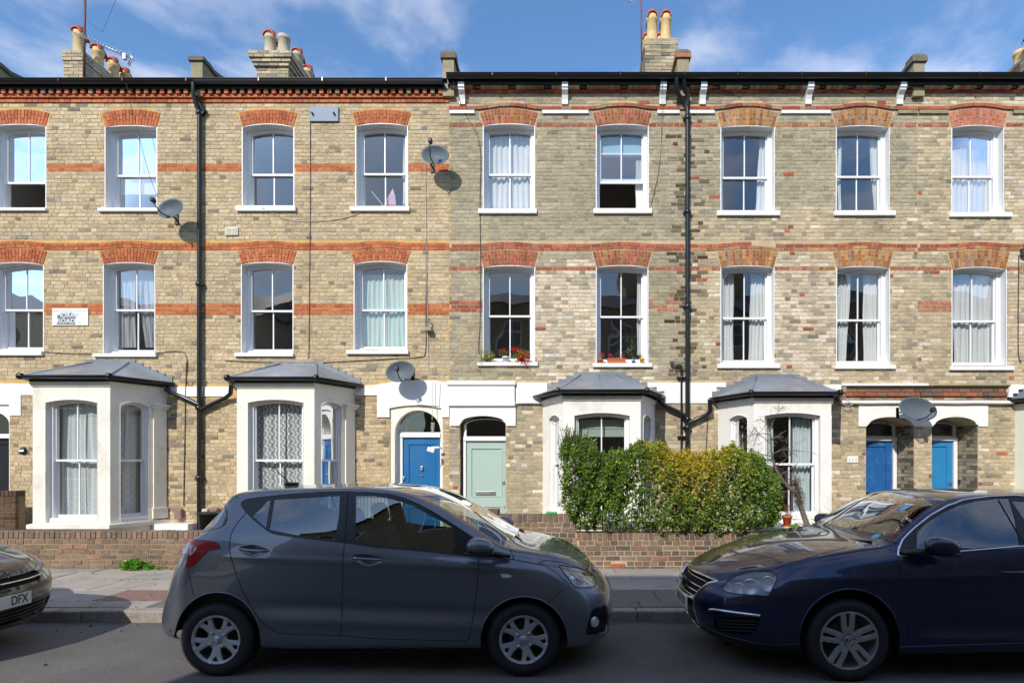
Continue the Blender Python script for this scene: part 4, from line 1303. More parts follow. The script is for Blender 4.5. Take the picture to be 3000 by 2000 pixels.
parapet("low dark parapet at the left edge of the roofline", wx(-60, 11.9), wx(-20, 11.9), wz(172, 11.9), M_STONE, M_CAPST, False)

# ================================================================ pipes, dishes, aerials and other wall fixtures
def pipe_thing(label, runs, r, mt=None, collars=(), cat="drainpipe", name="drainpipe", group="black drainpipes on the house fronts"):
    m = MB()
    for pts in runs: m.tube(pts, r, 14)
    for (x, y, z) in collars: m.lathe([(r * 1.02, -.05), (r * 1.28, -.045), (r * 1.28, .045), (r * 1.02, .05)], (x, y, z), 'z', 14); 
    o = m.build(name, mt or M_BLACKP, None, label=label, cat=cat, group=group, rec=False)
    if collars:
        b = MB()
        for (x, y, z) in collars:
            b.box(x - .075, x + .075, y - .01, YF - .006, z - .02, z + .02)
        b.build("wall_bracket", mt or M_BLACKP, o)
    return o
yp = YF - .09
x1p = wx(583.5, yp)
pipe_thing("left downpipe from the gutter to the ground between the two cream bays",
  [[(wx(567, 11.8), YF - .20, wz(244, 11.8)), (wx(568, 11.8), YF - .20, wz(280, 11.8)), (wx(578, yp), YF - .10, wz(315, yp)), (wx(584, yp), yp, wz(328, yp)), (x1p, yp, .1)],
   [(wx(598, yp), YF - .06, wz(327, yp)), (wx(573, yp), YF - .12, wz(285, yp))],
   [(wx(488, 11.9), YF - .14, wz(1138, 11.85)), (wx(500, 11.9), yp, wz(1150, yp)), (wx(540, yp), yp, wz(1165, yp)), (x1p, yp, wz(1185, yp))],
   [(wx(671, 11.7), YF - .20, wz(1112, 11.7)), (wx(673, 11.8), YF - .16, wz(1152, 11.8)), (wx(660, yp), yp, wz(1166, yp)), (wx(620, yp), yp, wz(1184, yp)), (x1p, yp, wz(1202, yp))]],
  .042, None, [(x1p, yp, wz(y, yp)) for y in (330, 832, 1195, 1400)])
x2p = wx(2014, yp)
pipe_thing("right downpipe with twin bends under the gutter, soot-blackened bricks beside it",
  [[(wx(1981, 11.8), YF - .26, wz(224, 11.8)), (wx(1980, 11.8), YF - .22, wz(268, 11.8)), (wx(1992, yp), YF - .12, wz(287, yp)), (wx(2008, yp), yp, wz(302, yp)), (x2p, yp, wz(320, yp)), (x2p, yp, .1)],
   [(wx(2001, 11.8), YF - .26, wz(228, 11.8)), (wx(2003, 11.8), YF - .20, wz(250, 11.8)), (wx(2012, yp), YF - .12, wz(275, yp)), (x2p, yp, wz(310, yp))],
   [(wx(1932, 11.8), YF - .14, wz(1172, 11.8)), (wx(1945, yp), yp, wz(1187, yp)), (wx(1990, yp), yp, wz(1208, yp)), (x2p, yp, wz(1222, yp))],
   [(wx(2082, 11.7), YF - .20, wz(1168, 11.7)), (wx(2084, 11.8), YF - .15, wz(1202, 11.8)), (wx(2070, yp), yp, wz(1215, yp)), (x2p, yp, wz(1240, yp))]],
  .044, None, [(x2p, yp, wz(y, yp)) for y in (345, 620, 898, 1228, 1252)])
xs = wx(1996, YF - .05)
pipe_thing("thin black waste pipe with sideways elbow beside the right downpipe",
  [[(wx(1966, YF), YF - .03, wz(1072, YF)), (wx(1968, YF), YF - .06, wz(1071, YF)), (wx(1992, YF), YF - .06, wz(1071, YF)), (xs, YF - .06, wz(1075, YF)), (xs, YF - .06, .1)]], .019,
  None, [(xs, YF - .06, wz(y, YF)) for y in (1108, 1280)])
# thin cables
M_CABLE = mat("weathered_cable", rgb(70, 66, 60), 0.7)
M_CABLEW = mat("white_cable", rgb(190, 186, 176), 0.7)
def cable(label, pts_px, r=.006, mt=None, y=YF - .02):
    pts = [(wx(a, y - (q[0] if q else 0)), y - (q[0] if q else 0), wz(b, y - (q[0] if q else 0))) for a, b, *q in pts_px]
    # smooth the run
    P = []
    for i in range(len(pts) - 1):
        p0, p1, p2, p3 = [Vector(pts[max(0, min(len(pts) - 1, i + k))]) for k in (-1, 0, 1, 2)]
        for t in (0, .25, .5, .75):
            P.append(.5 * ((2 * p1) + (-p0 + p2) * t + (2 * p0 - 5 * p1 + 4 * p2 - p3) * t * t + (-p0 + 3 * p1 - 3 * p2 + p3) * t ** 3))
    P.append(Vector(pts[-1]))
    m = MB(); m.tube(P, r, 6)
    return m.build("cable", mt or M_CABLE, None, label=label, cat="cable", group="thin cables clipped to the house fronts", rec=False)
cable("twin aerial cables dropping from the far left gutter to the grey dish", [(369, 236, .2), (378, 290, .2), (395, 345), (415, 430), (440, 520), (463, 580)], .004)
cable("straight dark cable down the wall left of the slate plaque", [(909, 355), (909, 600), (907, 800), (905, 1020), (903, 1050)], .006)
cable("pale cable sagging between the two top windows beside the vent", [(765, 607, .07), (800, 625), (850, 645), (920, 649), (1000, 640), (1052, 625)], .006, M_CABLEW)
cable("grey cable running down from the dish past the wall light", [(1246, 475), (1247, 560), (1249, 700), (1251, 850), (1253, 960), (1255, 1060), (1260, 1100), (1275, 1106)], .007, M_CABLEW)
cable("black cable drooping from the dish to a sill corner", [(1249, 700), (1248, 950), (1246, 1030), (1230, 1046), (1150, 1050), (1060, 1056), (900, 1062), (700, 1058), (657, 1054)], .007)
cable("black cable strung above the left cream bay and down the wall", [(130, 1030), (200, 1036), (300, 1036), (440, 1036), (500, 1029), (540, 1034), (549, 1070), (545, 1110), (556, 1130), (566, 1120)], .006)
cable("dark vertical cable between left bay and downpipe", [(546, 1060), (543, 1180), (541, 1300), (539, 1400), (538, 1480)], .008)
cable("thin brown cable right of the left downpipe", [(605, 1115), (590, 1200), (597, 1300), (596, 1440), (600, 1500)], .006)
cable("loose grey cable hanging down the grey-green house front at left", [(1328, 238, .22), (1360, 330), (1405, 418), (1406, 600), (1408, 800), (1406, 950), (1402, 1020), (1406, 1040)], .006)
cable("thin straight cable hanging beside the right top window of the grey-green house", [(1940, 214, .26), (1938, 400), (1930, 500), (1908, 600)], .005)
cable("dark cable slanting down past the right cream bay gutter", [(2086, 1124), (2076, 1165), (2072, 1250), (2068, 1345), (2066, 1420)], .009)
cable("black cable at the right edge with a box on top", [(2985, 748), (2984, 850), (2983, 950), (2984, 1040), (2992, 1062)], .009)
cable("white string with a coiled end hanging before the blue door's fanlight", [(1268, 1105, .12), (1267, 1180, .12), (1266, 1230, .12)], .005, M_CABLEW)
cable("looped white cable at the corner of the right cream bay", [(2462, 1150, .1), (2478, 1165, .12), (2492, 1178, .12), (2496, 1186, .12), (2480, 1188, .12), (2465, 1178, .1)], .007, M_CABLEW)
m = MB()
for q in range(5): m.tube([(wx(1266, YF - .14) + .02 * math.cos(t + q) + .004 * q, YF - .14 + .008 * q, wz(1252, YF - .14) + .10 * math.sin(t)) for t in np.linspace(0, 6.28, 15)], .005, 5)
m.build("string_coil", M_CABLEW, None, label="coil of white string dangling before the blue door's fanlight", cat="string", rec=False)

M_DISH = mat("grey_dish_paint", rgb(92, 102, 110), 0.55, vary=0.05, spec=.3)
def sat_dish(label, cx, cz, rw, rh, yc, tilt, side, aim=(0.0, -0.25), lnb=(0.35, -0.55)):
    """offset dish: shallow oval bowl, wall bracket, feed arm"""
    root = thing("satellite_dish", label, "satellite dish", (cx, yc, cz), "grey satellite dishes on the house fronts")
    nrm = Vector((aim[0], -1, aim[1] * -1)).normalized()
    nrm = Vector((aim[0], -1, -aim[1])).normalized()
    q = Vector((0, -1, 0)).rotation_difference(nrm)
    M = Matrix.Translation((cx, yc, cz)) @ q.to_matrix().to_4x4() @ Matrix.Rotation(tilt, 4, 'Y')
    m = MB(M); V = []; F_ = []; nr, na = 8, 40
    for off in (0, .012):
        for j in range(nr + 1):
            r = j / nr
            for k in range(na):
                a = 2 * math.pi * k / na
                V.append((rw * r * math.cos(a), .085 * (1 - r * r) + off, rh * r * math.sin(a)))
    o_ = (nr + 1) * na
    for j in range(nr):
        for k in range(na):
            k2 = (k + 1) % na; a = j * na
            F_ += [(a + k, a + k2, a + na + k2, a + na + k), (o_ + a + na + k, o_ + a + na + k2, o_ + a + k2, o_ + a + k)]
    a = nr * na
    for k in range(na): F_.append((a + k, a + (k + 1) % na, o_ + a + (k + 1) % na, o_ + a + k))
    m.add(V, F_, None, True)
    m.build("reflector", M_DISH, root, rec=False)
    m = MB(M)
    l = Vector((rw * lnb[0], -.30, rh * lnb[1]))
    b0 = Vector((0, .05, -rh * .92)) if abs(lnb[0]) < 3 else Vector((0, 0, 0))
    m.tube([(l.x * .25, .02, -rh * .93), (l.x * .7, -.16, -rh * .85), l], .011, 8)
    m.build("feed_arm", M_BLACK, root)
    m = MB(M); m.bbox(l.x - .03, l.x + .03, l.y - .03, l.y + .06, l.z - .005, l.z + .075, .01); m.lathe([(.0, .03), (.035, .03), (.04, .0), (.03, -.02), (0, -.02)], (l.x, l.y + .04, l.z + .03), 'y', 14)
    m.build("receiver_head", M_BLACK, root)
    m = MB(); bx = cx + side * rw * .5
    m.tube([(cx, yc + .10, cz - .02), (cx + side * rw * .5, yc + .15, cz - .03), (bx, YF - .12, cz - .05), (bx, YF - .01, cz - .05)], .016, 8)
    m.bbox(bx - .035, bx + .035, YF - .03, YF - .008, cz - .16, cz + .06, .004)
    m.build("wall_bracket", M_BLACK, root)
    return root
dd_ = YF - .42
sat_dish("grey satellite dish beside the far left top window sill", wx(498, dd_), wz(610, dd_), .265, .195, dd_, math.radians(-12), -1, (-.1, -.12), (-.45, .0))
sat_dish("grey satellite dish high up where yellow brick meets grey-green brick", wx(1274, dd_), wz(452, dd_), .275, .195, dd_, math.radians(8), -1, (-.05, -.1), (-.1, .25))
sat_dish("grey satellite dish just above the white arch of the blue door", wx(1172, dd_), wz(1087, dd_), .285, .21, dd_, math.radians(-8), 1, (-.05, -.12), (.1, -.3))
sat_dish("large grey satellite dish over the twin porch arches at right", wx(2690, dd_), wz(1197, dd_), .365, .225, dd_, math.radians(14), -1, (-.03, -.10), (.35, -.35))

# aerial at far left with a long yagi boom
root = thing("tv_aerial", "rusty mast with long tv aerial boom on the far left chimney", "aerial", (wx(246, 13.2), 13.2, 10.0))
M_RUST = mat("rusty_pipe", rgb(120, 74, 66), 0.7, vary=0.2, vscale=12)
M_ALU = mat("aluminium_tube", rgb(190, 194, 198), 0.35, metal=0.8)
m = MB(); m.tube([(wx(246, 13.15), 13.15, wz(225, 13.15)), (wx(250, 13.15), 13.15, wz(-60, 13.15))], .025, 8); m.build("mast", M_RUST, root)
A, B = Vector((wx(186, 12.9), 12.9, wz(82, 12.9))), Vector((wx(388, 12.4), 12.4, wz(172, 12.4)))
m = MB(); m.tube([A, B], .012, 6)
for q in range(16):
    p = A.lerp(B, .3 + .045 * q); m.tube([p - Vector((0, .12, 0.0)), p + Vector((0, .12, 0))], .005, 5)
p = A.lerp(B, .95); m.tube([p + Vector((-.02, 0, -.16)), p + Vector((.08, 0, .1))], .012, 6); m.bbox(p.x - .12, p.x - .05, p.y - .03, p.y + .03, p.z - .06, p.z + .07, .01)
p = A.lerp(B, .99); m.tube([p + Vector((-.06, 0, .17)), p + Vector((.02, 0, .0)), p + Vector((-.05, 0, -.17))], .01, 6)
m.build("boom", M_ALU, root)
m = MB(); m.tube([(wx(252, 13.1), 13.1, wz(55, 13.1)), (wx(270, 13), 13, wz(75, 13)), (wx(300, 13), 13, wz(95, 13)), (wx(315, 13), 13, wz(60, 13)), (wx(335, 13), 13, wz(10, 13)), (wx(350, 13), 13, wz(-20, 13))], .004, 5); m.build("lead_cable", M_CABLE, root)
root = thing("tv_aerial", "thin rusty mast with small aerial beside the tall grey stack", "aerial", (wx(1879, 13), 13.0, 10.3))
m = MB(); m.tube([(wx(1880, 13), 12.98, wz(180, 13)), (wx(1877, 13), 12.98, wz(-40, 13))], .017, 8); m.build("mast", M_RUST, root)
m = MB(); m.tube([(wx(1840, 13), 12.95, wz(12, 13)), (wx(1882, 13), 12.95, wz(-4, 13))], .009, 6)
for q in range(5): m.tube([(wx(1845 + 8 * q, 13), 12.85, wz(12 - 3.2 * q, 13) - .03), (wx(1843 + 8 * q, 13), 13.05, wz(9 - 3.2 * q, 13) + .02)], .005, 5)
m.build("boom", M_ALU, root)

# slate plaque, vent, sign, number tile, round plaque, light, air brick boxes
m = MB(); m.bbox(X0(909.5), X0(993.5), YF - .045, YF - .008, Z0(359), Z0(316.5), .005)
pl = m.build("blank_plaque", mat("blue_grey_panel", rgb(104, 124, 144), .5, vary=.05), None, label="blank blue-grey rectangular plaque between the two top windows", cat="plaque")
m = MB()
for px in (919, 982): m.lathe([(0, -.05), (.017, -.05), (.02, 0)], (X0(px), YF - .046, Z0(338)), 'y', 10)
m.build("bolt", M_BLACK, pl)
m = MB(); m.bbox(X0(662.5), X0(699.5), YF - .04, YF - .008, Z0(691), Z0(667.5), .005)
for a, b in ((665, 680), (682, 697)):
    for q in range(6): m.box(X0(a), X0(b), YF - .048, YF - .041, Z0(688.5 - q * 3.3), Z0(687.0 - q * 3.3))
m.build("air_vent", mat("cream_plastic", rgb(218, 212, 190), .5), None, label="cream double air vent between the two windows rows near the left downpipe", cat="vent")
sg = thing("street_sign", "white enamel street name sign between two curtained windows", "sign", (X0(208), YF - .03, Z0(928)))
m = MB(); m.bbox(X0(156), X0(261), YF - .028, YF - .009, Z0(954), Z0(904), .006); m.build("plate", M_CREAMTILE, sg)
SGD = mat("peeled_dark_enamel", rgb(112, 116, 118), .6, vary=.12, vscale=20)
m = MB(); m.plate([(X0(169.5), Z0(951)), (X0(171), Z0(933)), (X0(178), Z0(921)), (X0(186), Z0(917)), (X0(217), Z0(917)), (X0(225), Z0(929)), (X0(223), Z0(939)), (X0(224), Z0(951.5))], [], YF - .0298, YF - .0281); m.build("peeled_patch", SGD, sg)
text_obj("street_name", "MORAY", .125, (X0(201), YF - .032, Z0(925)), RX, mat("pale_lettering", rgb(208, 214, 216), .6), sg, sx=1.0, bold=.004, ext=.001)
text_obj("street_name", "ROAD", .125, (X0(197), YF - .032, Z0(941.5)), RX, MATS["pale_lettering"], sg, sx=1.06, bold=.004, ext=.001)
text_obj("district_text", "LONDON  BOROUGH  OF  ISLINGTON", .036, (X0(208), YF - .030, Z0(911.5)), RX, mat("faded_lettering", rgb(190, 190, 200), .6), sg, sx=1.12, ext=.001)
text_obj("district_text", "N.4", .05, (X0(234), YF - .030, Z0(946)), RX, MATS["faded_lettering"], sg, ext=.001)
tl = thing("number_tile", "small white number tile reading 111 on the brick pier", "number tile", (X0(2496), YF - .02, Z0(1346)))
m = MB(); m.bbox(X0(2481), X0(2512), YF - .022, YF - .008, Z0(1354), Z0(1338), .003); m.build("plate", M_CREAMTILE, tl)
text_obj("number", "1 1 1", .085, (X0(2496.5), YF - .0235, Z0(1346)), RX, M_TEXTB, tl, ext=.001)
m = MB(); m.lathe([(0, -.05), (.055, -.045), (.075, -.02), (.078, 0)], (X0(70), YF - .008, Z0(1320)), 'y', 24)
pq = m.build("round_plaque", M_BLACK, None, label="small round black plaque with white lettering by the far left door", cat="plaque", rec=False)
m = MB(); m.box(X0(63), X0(77), YF - .0615, YF - .055, Z0(1322.5), Z0(1317)); m.build("plaque_band", M_TEXTW, pq)
lt = thing("wall_light", "small grey security light on the corner cable below the meeting of two houses", "wall light", (X0(1256), YF - .1, Z0(962)))
m = MB(); m.bbox(X0(1250), X0(1268), YF - .16, YF - .02, Z0(973), Z0(962), .01)
m.add([(X0(1252), YF - .2, Z0(957)), (X0(1262), YF - .12, Z0(936)), (X0(1264), YF - .10, Z0(938)), (X0(1256), YF - .18, Z0(960))], [(0, 1, 2, 3)])
m.tube([(X0(1254), YF - .1, Z0(957)), (X0(1262), YF - .1, Z0(948)), (X0(1268), YF - .02, Z0(952))], .012, 6)
m.build("lamp_body", mat("grey_metal", rgb(150, 146, 130), .6), lt)
fl = thing("floodlight", "white floodlight on a short arm in front of the blue door", "floodlight", (X0(1275), YF - .2, Z0(1315)))
m = MB(); m.tube([(X0(1292), YF - .0, Z0(1311)), (X0(1270), YF - .18, Z0(1311))], .016, 8); m.bbox(X0(1270), X0(1293), YF - .2, YF - .16, Z0(1313), Z0(1308), .004); m.build("arm", M_WHITE, fl)
m = MB(frame_at(X0(1271), YF - .28, .25, Z0(1318)) @ Matrix.Rotation(.35, 4, 'Y')); m.bbox(-.07, .07, -.05, .05, -.045, .045, .012); m.build("lamp_head", M_WHITE, fl)
M_BROWNB = mat("brown_meter_box", rgb(140, 112, 106), .55)
def meter(label, px, py, w, h, mt, lean=0):
    m = MB(frame_at(X0(px), YF - .06, 0, Z0(py)) @ Matrix.Rotation(lean, 4, 'Y')); m.bbox(-w / 2, w / 2, -.05, .05, -h / 2, h / 2, .018)
    return m.build("meter_box", mt, None, label=label, cat="meter box", group="small service boxes low on the brick wall")
meter("brown service box left of the left downpipe", 530, 1504, .145, .20, M_BROWNB)
meter("brown service box leaning right of the left downpipe", 632, 1499, .15, .20, M_BROWNB, .2)
meter("small pale service box between downpipe and brown box", 608, 1495, .12, .09, mat("pale_box", rgb(190, 186, 172), .6))
meter("grey junction box at the right edge above a cable", 2992, 742, .09, .16, M_GREYG)
cvr = MB()
cvr.lathe([(.0, .62), (.26, .62), (.27, .60), (.235, .60), (.20, 0), (.0, 0)], (wx(622, 11.3), 11.3, .10), 'z', 20)
cvr.build("dustbin", M_BLACK, None, label="black dustbin standing against the wall right of the left downpipe", cat="bin", rec=False)
m = MB(); m.box(X0(476), X0(578), YF - .30, YF - .009, .0, Z0(1530)); m.build("white_wall_base", M_BAND, h0)
# ================================================================ ground
M_ASPH = None
def asphalt():
    m, n, l, b = new_mat("asphalt")
    geo = n.new("ShaderNodeNewGeometry")
    a = n.new("ShaderNodeTexNoise"); a.inputs["Scale"].default_value = 140; a.inputs["Detail"].default_value = 3
    v = n.new("ShaderNodeTexVoronoi"); v.inputs["Scale"].default_value = 130
    big = n.new("ShaderNodeTexNoise"); big.inputs["Scale"].default_value = 1.3; big.inputs["Detail"].default_value = 6
    for q in (a, v, big): l.new(geo.outputs["Position"], q.inputs["Vector"])
    r = n.new("ShaderNodeValToRGB")
    r.color_ramp.elements[0].position = 0.3; r.color_ramp.elements[0].color = (*rgb(72, 71, 69), 1)
    r.color_ramp.elements[1].position = 0.75; r.color_ramp.elements[1].color = (*rgb(124, 120, 115), 1)
    l.new(a.outputs["Fac"], r.inputs[0])
    sp = n.new("ShaderNodeMapRange"); sp.inputs["From Min"].default_value = 0.0; sp.inputs["From Max"].default_value = 0.16
    sp.inputs["To Min"].default_value = 0.5; sp.inputs["To Max"].default_value = 0.0
    l.new(v.outputs["Distance"], sp.inputs["Value"])
    col = n.new("ShaderNodeMapRange"); col.inputs["From Min"].default_value = 0.55; col.inputs["From Max"].default_value = 1.0
    l.new(v.outputs["Color"], col.inputs["Value"])
    mm = n.new("ShaderNodeMath"); mm.operation = 'MULTIPLY'; l.new(sp.outputs[0], mm.inputs[0]); l.new(col.outputs[0], mm.inputs[1])
    mx = n.new("ShaderNodeMix"); mx.data_type = 'RGBA'; mx.inputs["B"].default_value = (*rgb(190, 184, 174), 1)
    l.new(mm.outputs[0], mx.inputs["Factor"]); l.new(r.outputs[0], mx.inputs["A"])
    br = n.new("ShaderNodeMapRange"); br.inputs["From Min"].default_value = .3; br.inputs["From Max"].default_value = .7
    br.inputs["To Min"].default_value = .78; br.inputs["To Max"].default_value = 1.22
    l.new(big.outputs["Fac"], br.inputs["Value"])
    vm = n.new("ShaderNodeVectorMath"); vm.operation = 'SCALE'; l.new(mx.outputs["Result"], vm.inputs[0]); l.new(br.outputs[0], vm.inputs["Scale"])
    l.new(vm.outputs[0], b.inputs["Base Color"])
    b.inputs["Roughness"].default_value = 0.85
    bp = n.new("ShaderNodeBump"); bp.inputs["Strength"].default_value = 0.45; bp.inputs["Distance"].default_value = 0.004
    l.new(v.outputs["Distance"], bp.inputs["Height"]); l.new(bp.outputs[0], b.inputs["Normal"])
    return m
M_ASPH = asphalt()
M_SOIL = mat("garden_ground", rgb(120, 108, 92), 0.95, vary=.25, vscale=5, bump=.6, bscale=30)
M_SLAB = mat("paving_slab_stone", rgb(168, 158, 146), 0.85, vary=.10, vscale=5, stain=rgb(140, 130, 120), sscale=3, bump=.3, bscale=60)
M_SLAB2 = mat("grey_paving_stone", rgb(156, 150, 142), 0.85, vary=.10, vscale=5, stain=rgb(124, 120, 114), sscale=3, bump=.3, bscale=60)
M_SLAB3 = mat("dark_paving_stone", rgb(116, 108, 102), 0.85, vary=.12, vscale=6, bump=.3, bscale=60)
M_SLABR = mat("reddish_paving", rgb(134, 104, 94), 0.9, vary=.2, vscale=20, bump=.5, bscale=80)
M_KERB = mat("granite_kerb", rgb(152, 142, 130), 0.8, vary=.22, vscale=25, stain=rgb(96, 88, 80), sscale=4, bump=.5, bscale=50)

def structure(o): o["kind"] = "structure"; return o
m = MB(); m.add([(-400, -400, -.02), (400, -400, -.02), (400, 400, -.02), (-400, 400, -.02)], [(0, 1, 2, 3)])
structure(m.build("ground", M_SOIL))
m = MB(); nx_, ny_ = 60, 14
V = []; xs_ = np.linspace(-60, 60, nx_ + 1); ys_ = np.linspace(-1.4, 6.30, ny_ + 1)
for y in ys_:
    for x in xs_: V.append((x, y, .004 * math.sin(x * 1.7 + y) + .003 * math.sin(y * 2.3 - x * .6) - .002))
m.add(V, [(j * (nx_ + 1) + i, j * (nx_ + 1) + i + 1, (j + 1) * (nx_ + 1) + i + 1, (j + 1) * (nx_ + 1) + i) for j in range(ny_) for i in range(nx_)], None, True)
structure(m.build("road", M_ASPH, rec=False))
# kerb and pavement, stone by stone
KY0, KY1, PZ = 6.28, 6.44, .12
pav = structure(thing("pavement", None, None, (0, 7.5, 0)))
for k_ in ("label", "category"):
    if k_ in pav: del pav[k_]
m = MB(); m.box(-60, 60, KY0 + .02, 8.76, -.1, PZ - .022); m.build("bedding", M_SLAB3, pav)
kerb = structure(thing("kerb", None, None, (0, KY0, 0)))
x = -9.0
while x < 10.5:
    w = U(.85, 1.1)
    m = MB(); m.bbox(x + .004, x + w - .004, KY0 + U(-.006, .006), KY1, -.1, PZ + U(-.004, .004), .016)
    m.build("kerb_stone", M_KERB, kerb); x += w
m = MB(); m.bbox(-60, -9.01, KY0, KY1, -.1, PZ, .012); m.bbox(x + .01, 60, KY0, KY1, -.1, PZ, .012); m.build("kerb_run", M_KERB, kerb)
rows = [(6.445, 6.72), (6.725, 7.30), (7.305, 7.90), (7.905, 8.45), (8.455, 8.745)]
for r_, (ya, yb) in enumerate(rows):
    x = -9.5 + (r_ % 2) * .45 + R() * .2
    while x < 10.5:
        w = U(.75, 1.05) if r_ else U(.5, .8)
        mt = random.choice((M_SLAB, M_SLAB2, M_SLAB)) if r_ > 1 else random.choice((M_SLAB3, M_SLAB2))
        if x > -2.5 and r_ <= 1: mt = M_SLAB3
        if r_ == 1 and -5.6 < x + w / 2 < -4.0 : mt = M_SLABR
        sk = U(-.02, .02)
        m = MB(); dz = U(-.004, .003)
        za = PZ + dz
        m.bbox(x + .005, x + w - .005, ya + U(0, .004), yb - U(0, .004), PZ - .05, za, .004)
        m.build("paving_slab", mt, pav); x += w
m = MB(); m.box(-60, -9.6, 6.445, 8.745, -.1, PZ); m.box(x + .1, 60, 6.445, 8.745, -.1, PZ); m.build("far_paving", M_SLAB2, pav)
m = MB(); m.add([(-60, 8.95, BASE + .004), (60, 8.95, BASE + .004), (60, 12.9, BASE + .004), (-60, 12.9, BASE + .004)], [(0, 1, 2, 3)])
structure(m.build("front_gardens", M_SOIL))
m = MB(); m.box(-60, 60, -3.4, -1.4, -.05, PZ); structure(m.build("near_pavement", M_SLAB2))
# paths to the doors
for nm, a, b in (("garden_path", X0(1150), X0(1290)), ("garden_path", X0(1350), X0(1480)), ("garden_path", X0(2537), X0(2680)), ("garden_path", X0(2730), X0(2865))):
    m = MB(); m.box(a - .1, b + .1, 8.96, YF + .1, BASE - .05, BASE + .03); structure(m.build(nm, M_SLAB))

# ================================================================ garden walls
WY = 8.75
SW = F_PX / WY
def XW(px): return (px - XC) / SW
def ZW(py): return CAM_H + (YC - py) / SW
def garden_wall(label, runs, pal, mt, focus_px, seed, single=300):
    root = thing("garden_wall", label, "wall", (XW(sum(r[0] for r in runs[:1])), WY, PZ), "low brick garden walls along the pavement")
    br = []
    core = MB()
    for (xa, xb, top_py, x_air) in runs:
        a, b, zt = XW(xa), XW(xb), ZW(top_py)
        cz = zt - .112
        holes = []
        if x_air: holes.append([(XW(x_air[0]), ZW(x_air[3])), (XW(x_air[0]), ZW(x_air[2])), (XW(x_air[1]), ZW(x_air[2])), (XW(x_air[1]), ZW(x_air[3]))])
        al = cz - .075 * 20
        def cf(x, z, k): return pick(pal)
        k0 = 0
        z = cz; k = 0
        while z > PZ - .02:
            Ls = (.215,) if k % 2 == 1 else (.104,)
            if k > 6: Ls = (.215, .104)
            x = a - R() * .1; q = 0
            while x < b:
                w = Ls[q % len(Ls)] * U(.96, 1.04)
                x0_, x1_ = max(x, a), min(x + w, b)
                sp = [s for s in (cut_span(h, z - .075, z) for h in holes) if s]
                for s0, s1 in subtract(x0_, x1_, sp):
                    if s1 - s0 > .03: br.append(((s0 + s1) / 2, z - .0375, s1 - s0, .064 + U(-.002, .002), U(-.008, .008), WY + U(-.005, .004), .07, cf(x, z, k)))
                x += w + .011; q += 1
            z -= .075; k += 1
        x = a
        while x < b - .03:
            br.append((x + .034, zt - .054 + U(-.003, .003), .064 + U(-.002, .002), .106, U(-.02, .02), WY - .006 + U(-.004, .004), .20, pick(pal + PAL_WALL[:3])))
            x += .0752
        core.box(a, b, WY + .007, WY + .21, PZ - .1, zt - .008)
        if x_air:
            m = MB(); xa_, xb_, za_, zb_ = XW(x_air[0]) + .004, XW(x_air[1]) - .004, ZW(x_air[3]) + .004, ZW(x_air[2]) - .004
            hol = []
            for i in range(8):
                for j in range(3):
                    cx, cz_ = xa_ + (xb_ - xa_) * (i + .5) / 8, za_ + (zb_ - za_) * (j + .5) / 3
                    hol.append([(cx - .007, cz_ - .006), (cx - .007, cz_ + .006), (cx + .007, cz_ + .006), (cx + .007, cz_ - .006)])
            m.plate([(xa_, za_), (xa_, zb_), (xb_, zb_), (xb_, za_)], hol, WY - .006, WY + .02)
            m.build("air_brick", mat("terracotta_air_brick", rgb(206, 104, 78), .85, vary=.1, vscale=20), root)
    core.build("mortar_core", mt, root)
    emit_bricks(root, br, single, focus=(XW(focus_px), .5))
    return root
garden_wall("low reddish-brown brick wall behind the black car and grey hatchback, weeds at its foot", [(-500, 1090, 1556, None)], PAL_WALL, M_MORT_O if False else mat("mortar_left_wall", rgb(168, 146, 116), .95, vary=.15, bump=.4, bscale=120), 300, 1)
w2 = garden_wall("low grey-brown brick wall with pale joints and terracotta air brick under the hedge", [(1425, 1690, 1507, None), (1690, 3500, 1560, (1790, 1832, 1650, 1661))], PAL_WALLG, M_MORT_W, 1850, 2)
m = MB(); m.bbox(XW(1425), XW(1460), WY - .02, WY + .24, ZW(1508), ZW(1492), .01); m.build("pier_cap", mat("dark_brick_cap", rgb(116, 84, 72), .9, vary=.2, vscale=15), w2)
# low pier at the left edge against the house
pr_ = thing("brick_pier", "dark brown brick pier at the left edge beside the far left door", "pier", (wx(0, 11.3), 11.3, .1))
br = []
z = .12; k = 0
while z < 1.0:
    x = wx(-90, 11.3); q = k % 2
    while x < wx(45, 11.3):
        w = (.215, .104)[q % 2]; b = min(x + w, wx(45, 11.3))
        if b - x > .03: br.append(((x + b) / 2, z + .037, b - x, .064, 0, 11.3 + U(-.003, .003), .07, tuple(v * .6 for v in pick(PAL_DARKR))))
        x += w + .01; q += 1
    z += .075; k += 1
x = wx(-90, 11.3)
while x < wx(45, 11.3): br.append((x + .034, z + .05, .064, .105, 0, 11.29, .2, tuple(v * .6 for v in pick(PAL_DARKR)))); x += .075
m = MB(); m.box(wx(-90, 11.3), wx(44, 11.3), 11.308, 11.52, 0, z + .095); m.build("mortar_core", mat("dark_mortar", rgb(120, 104, 84), .95), pr_)
emit_bricks(pr_, br, 300)
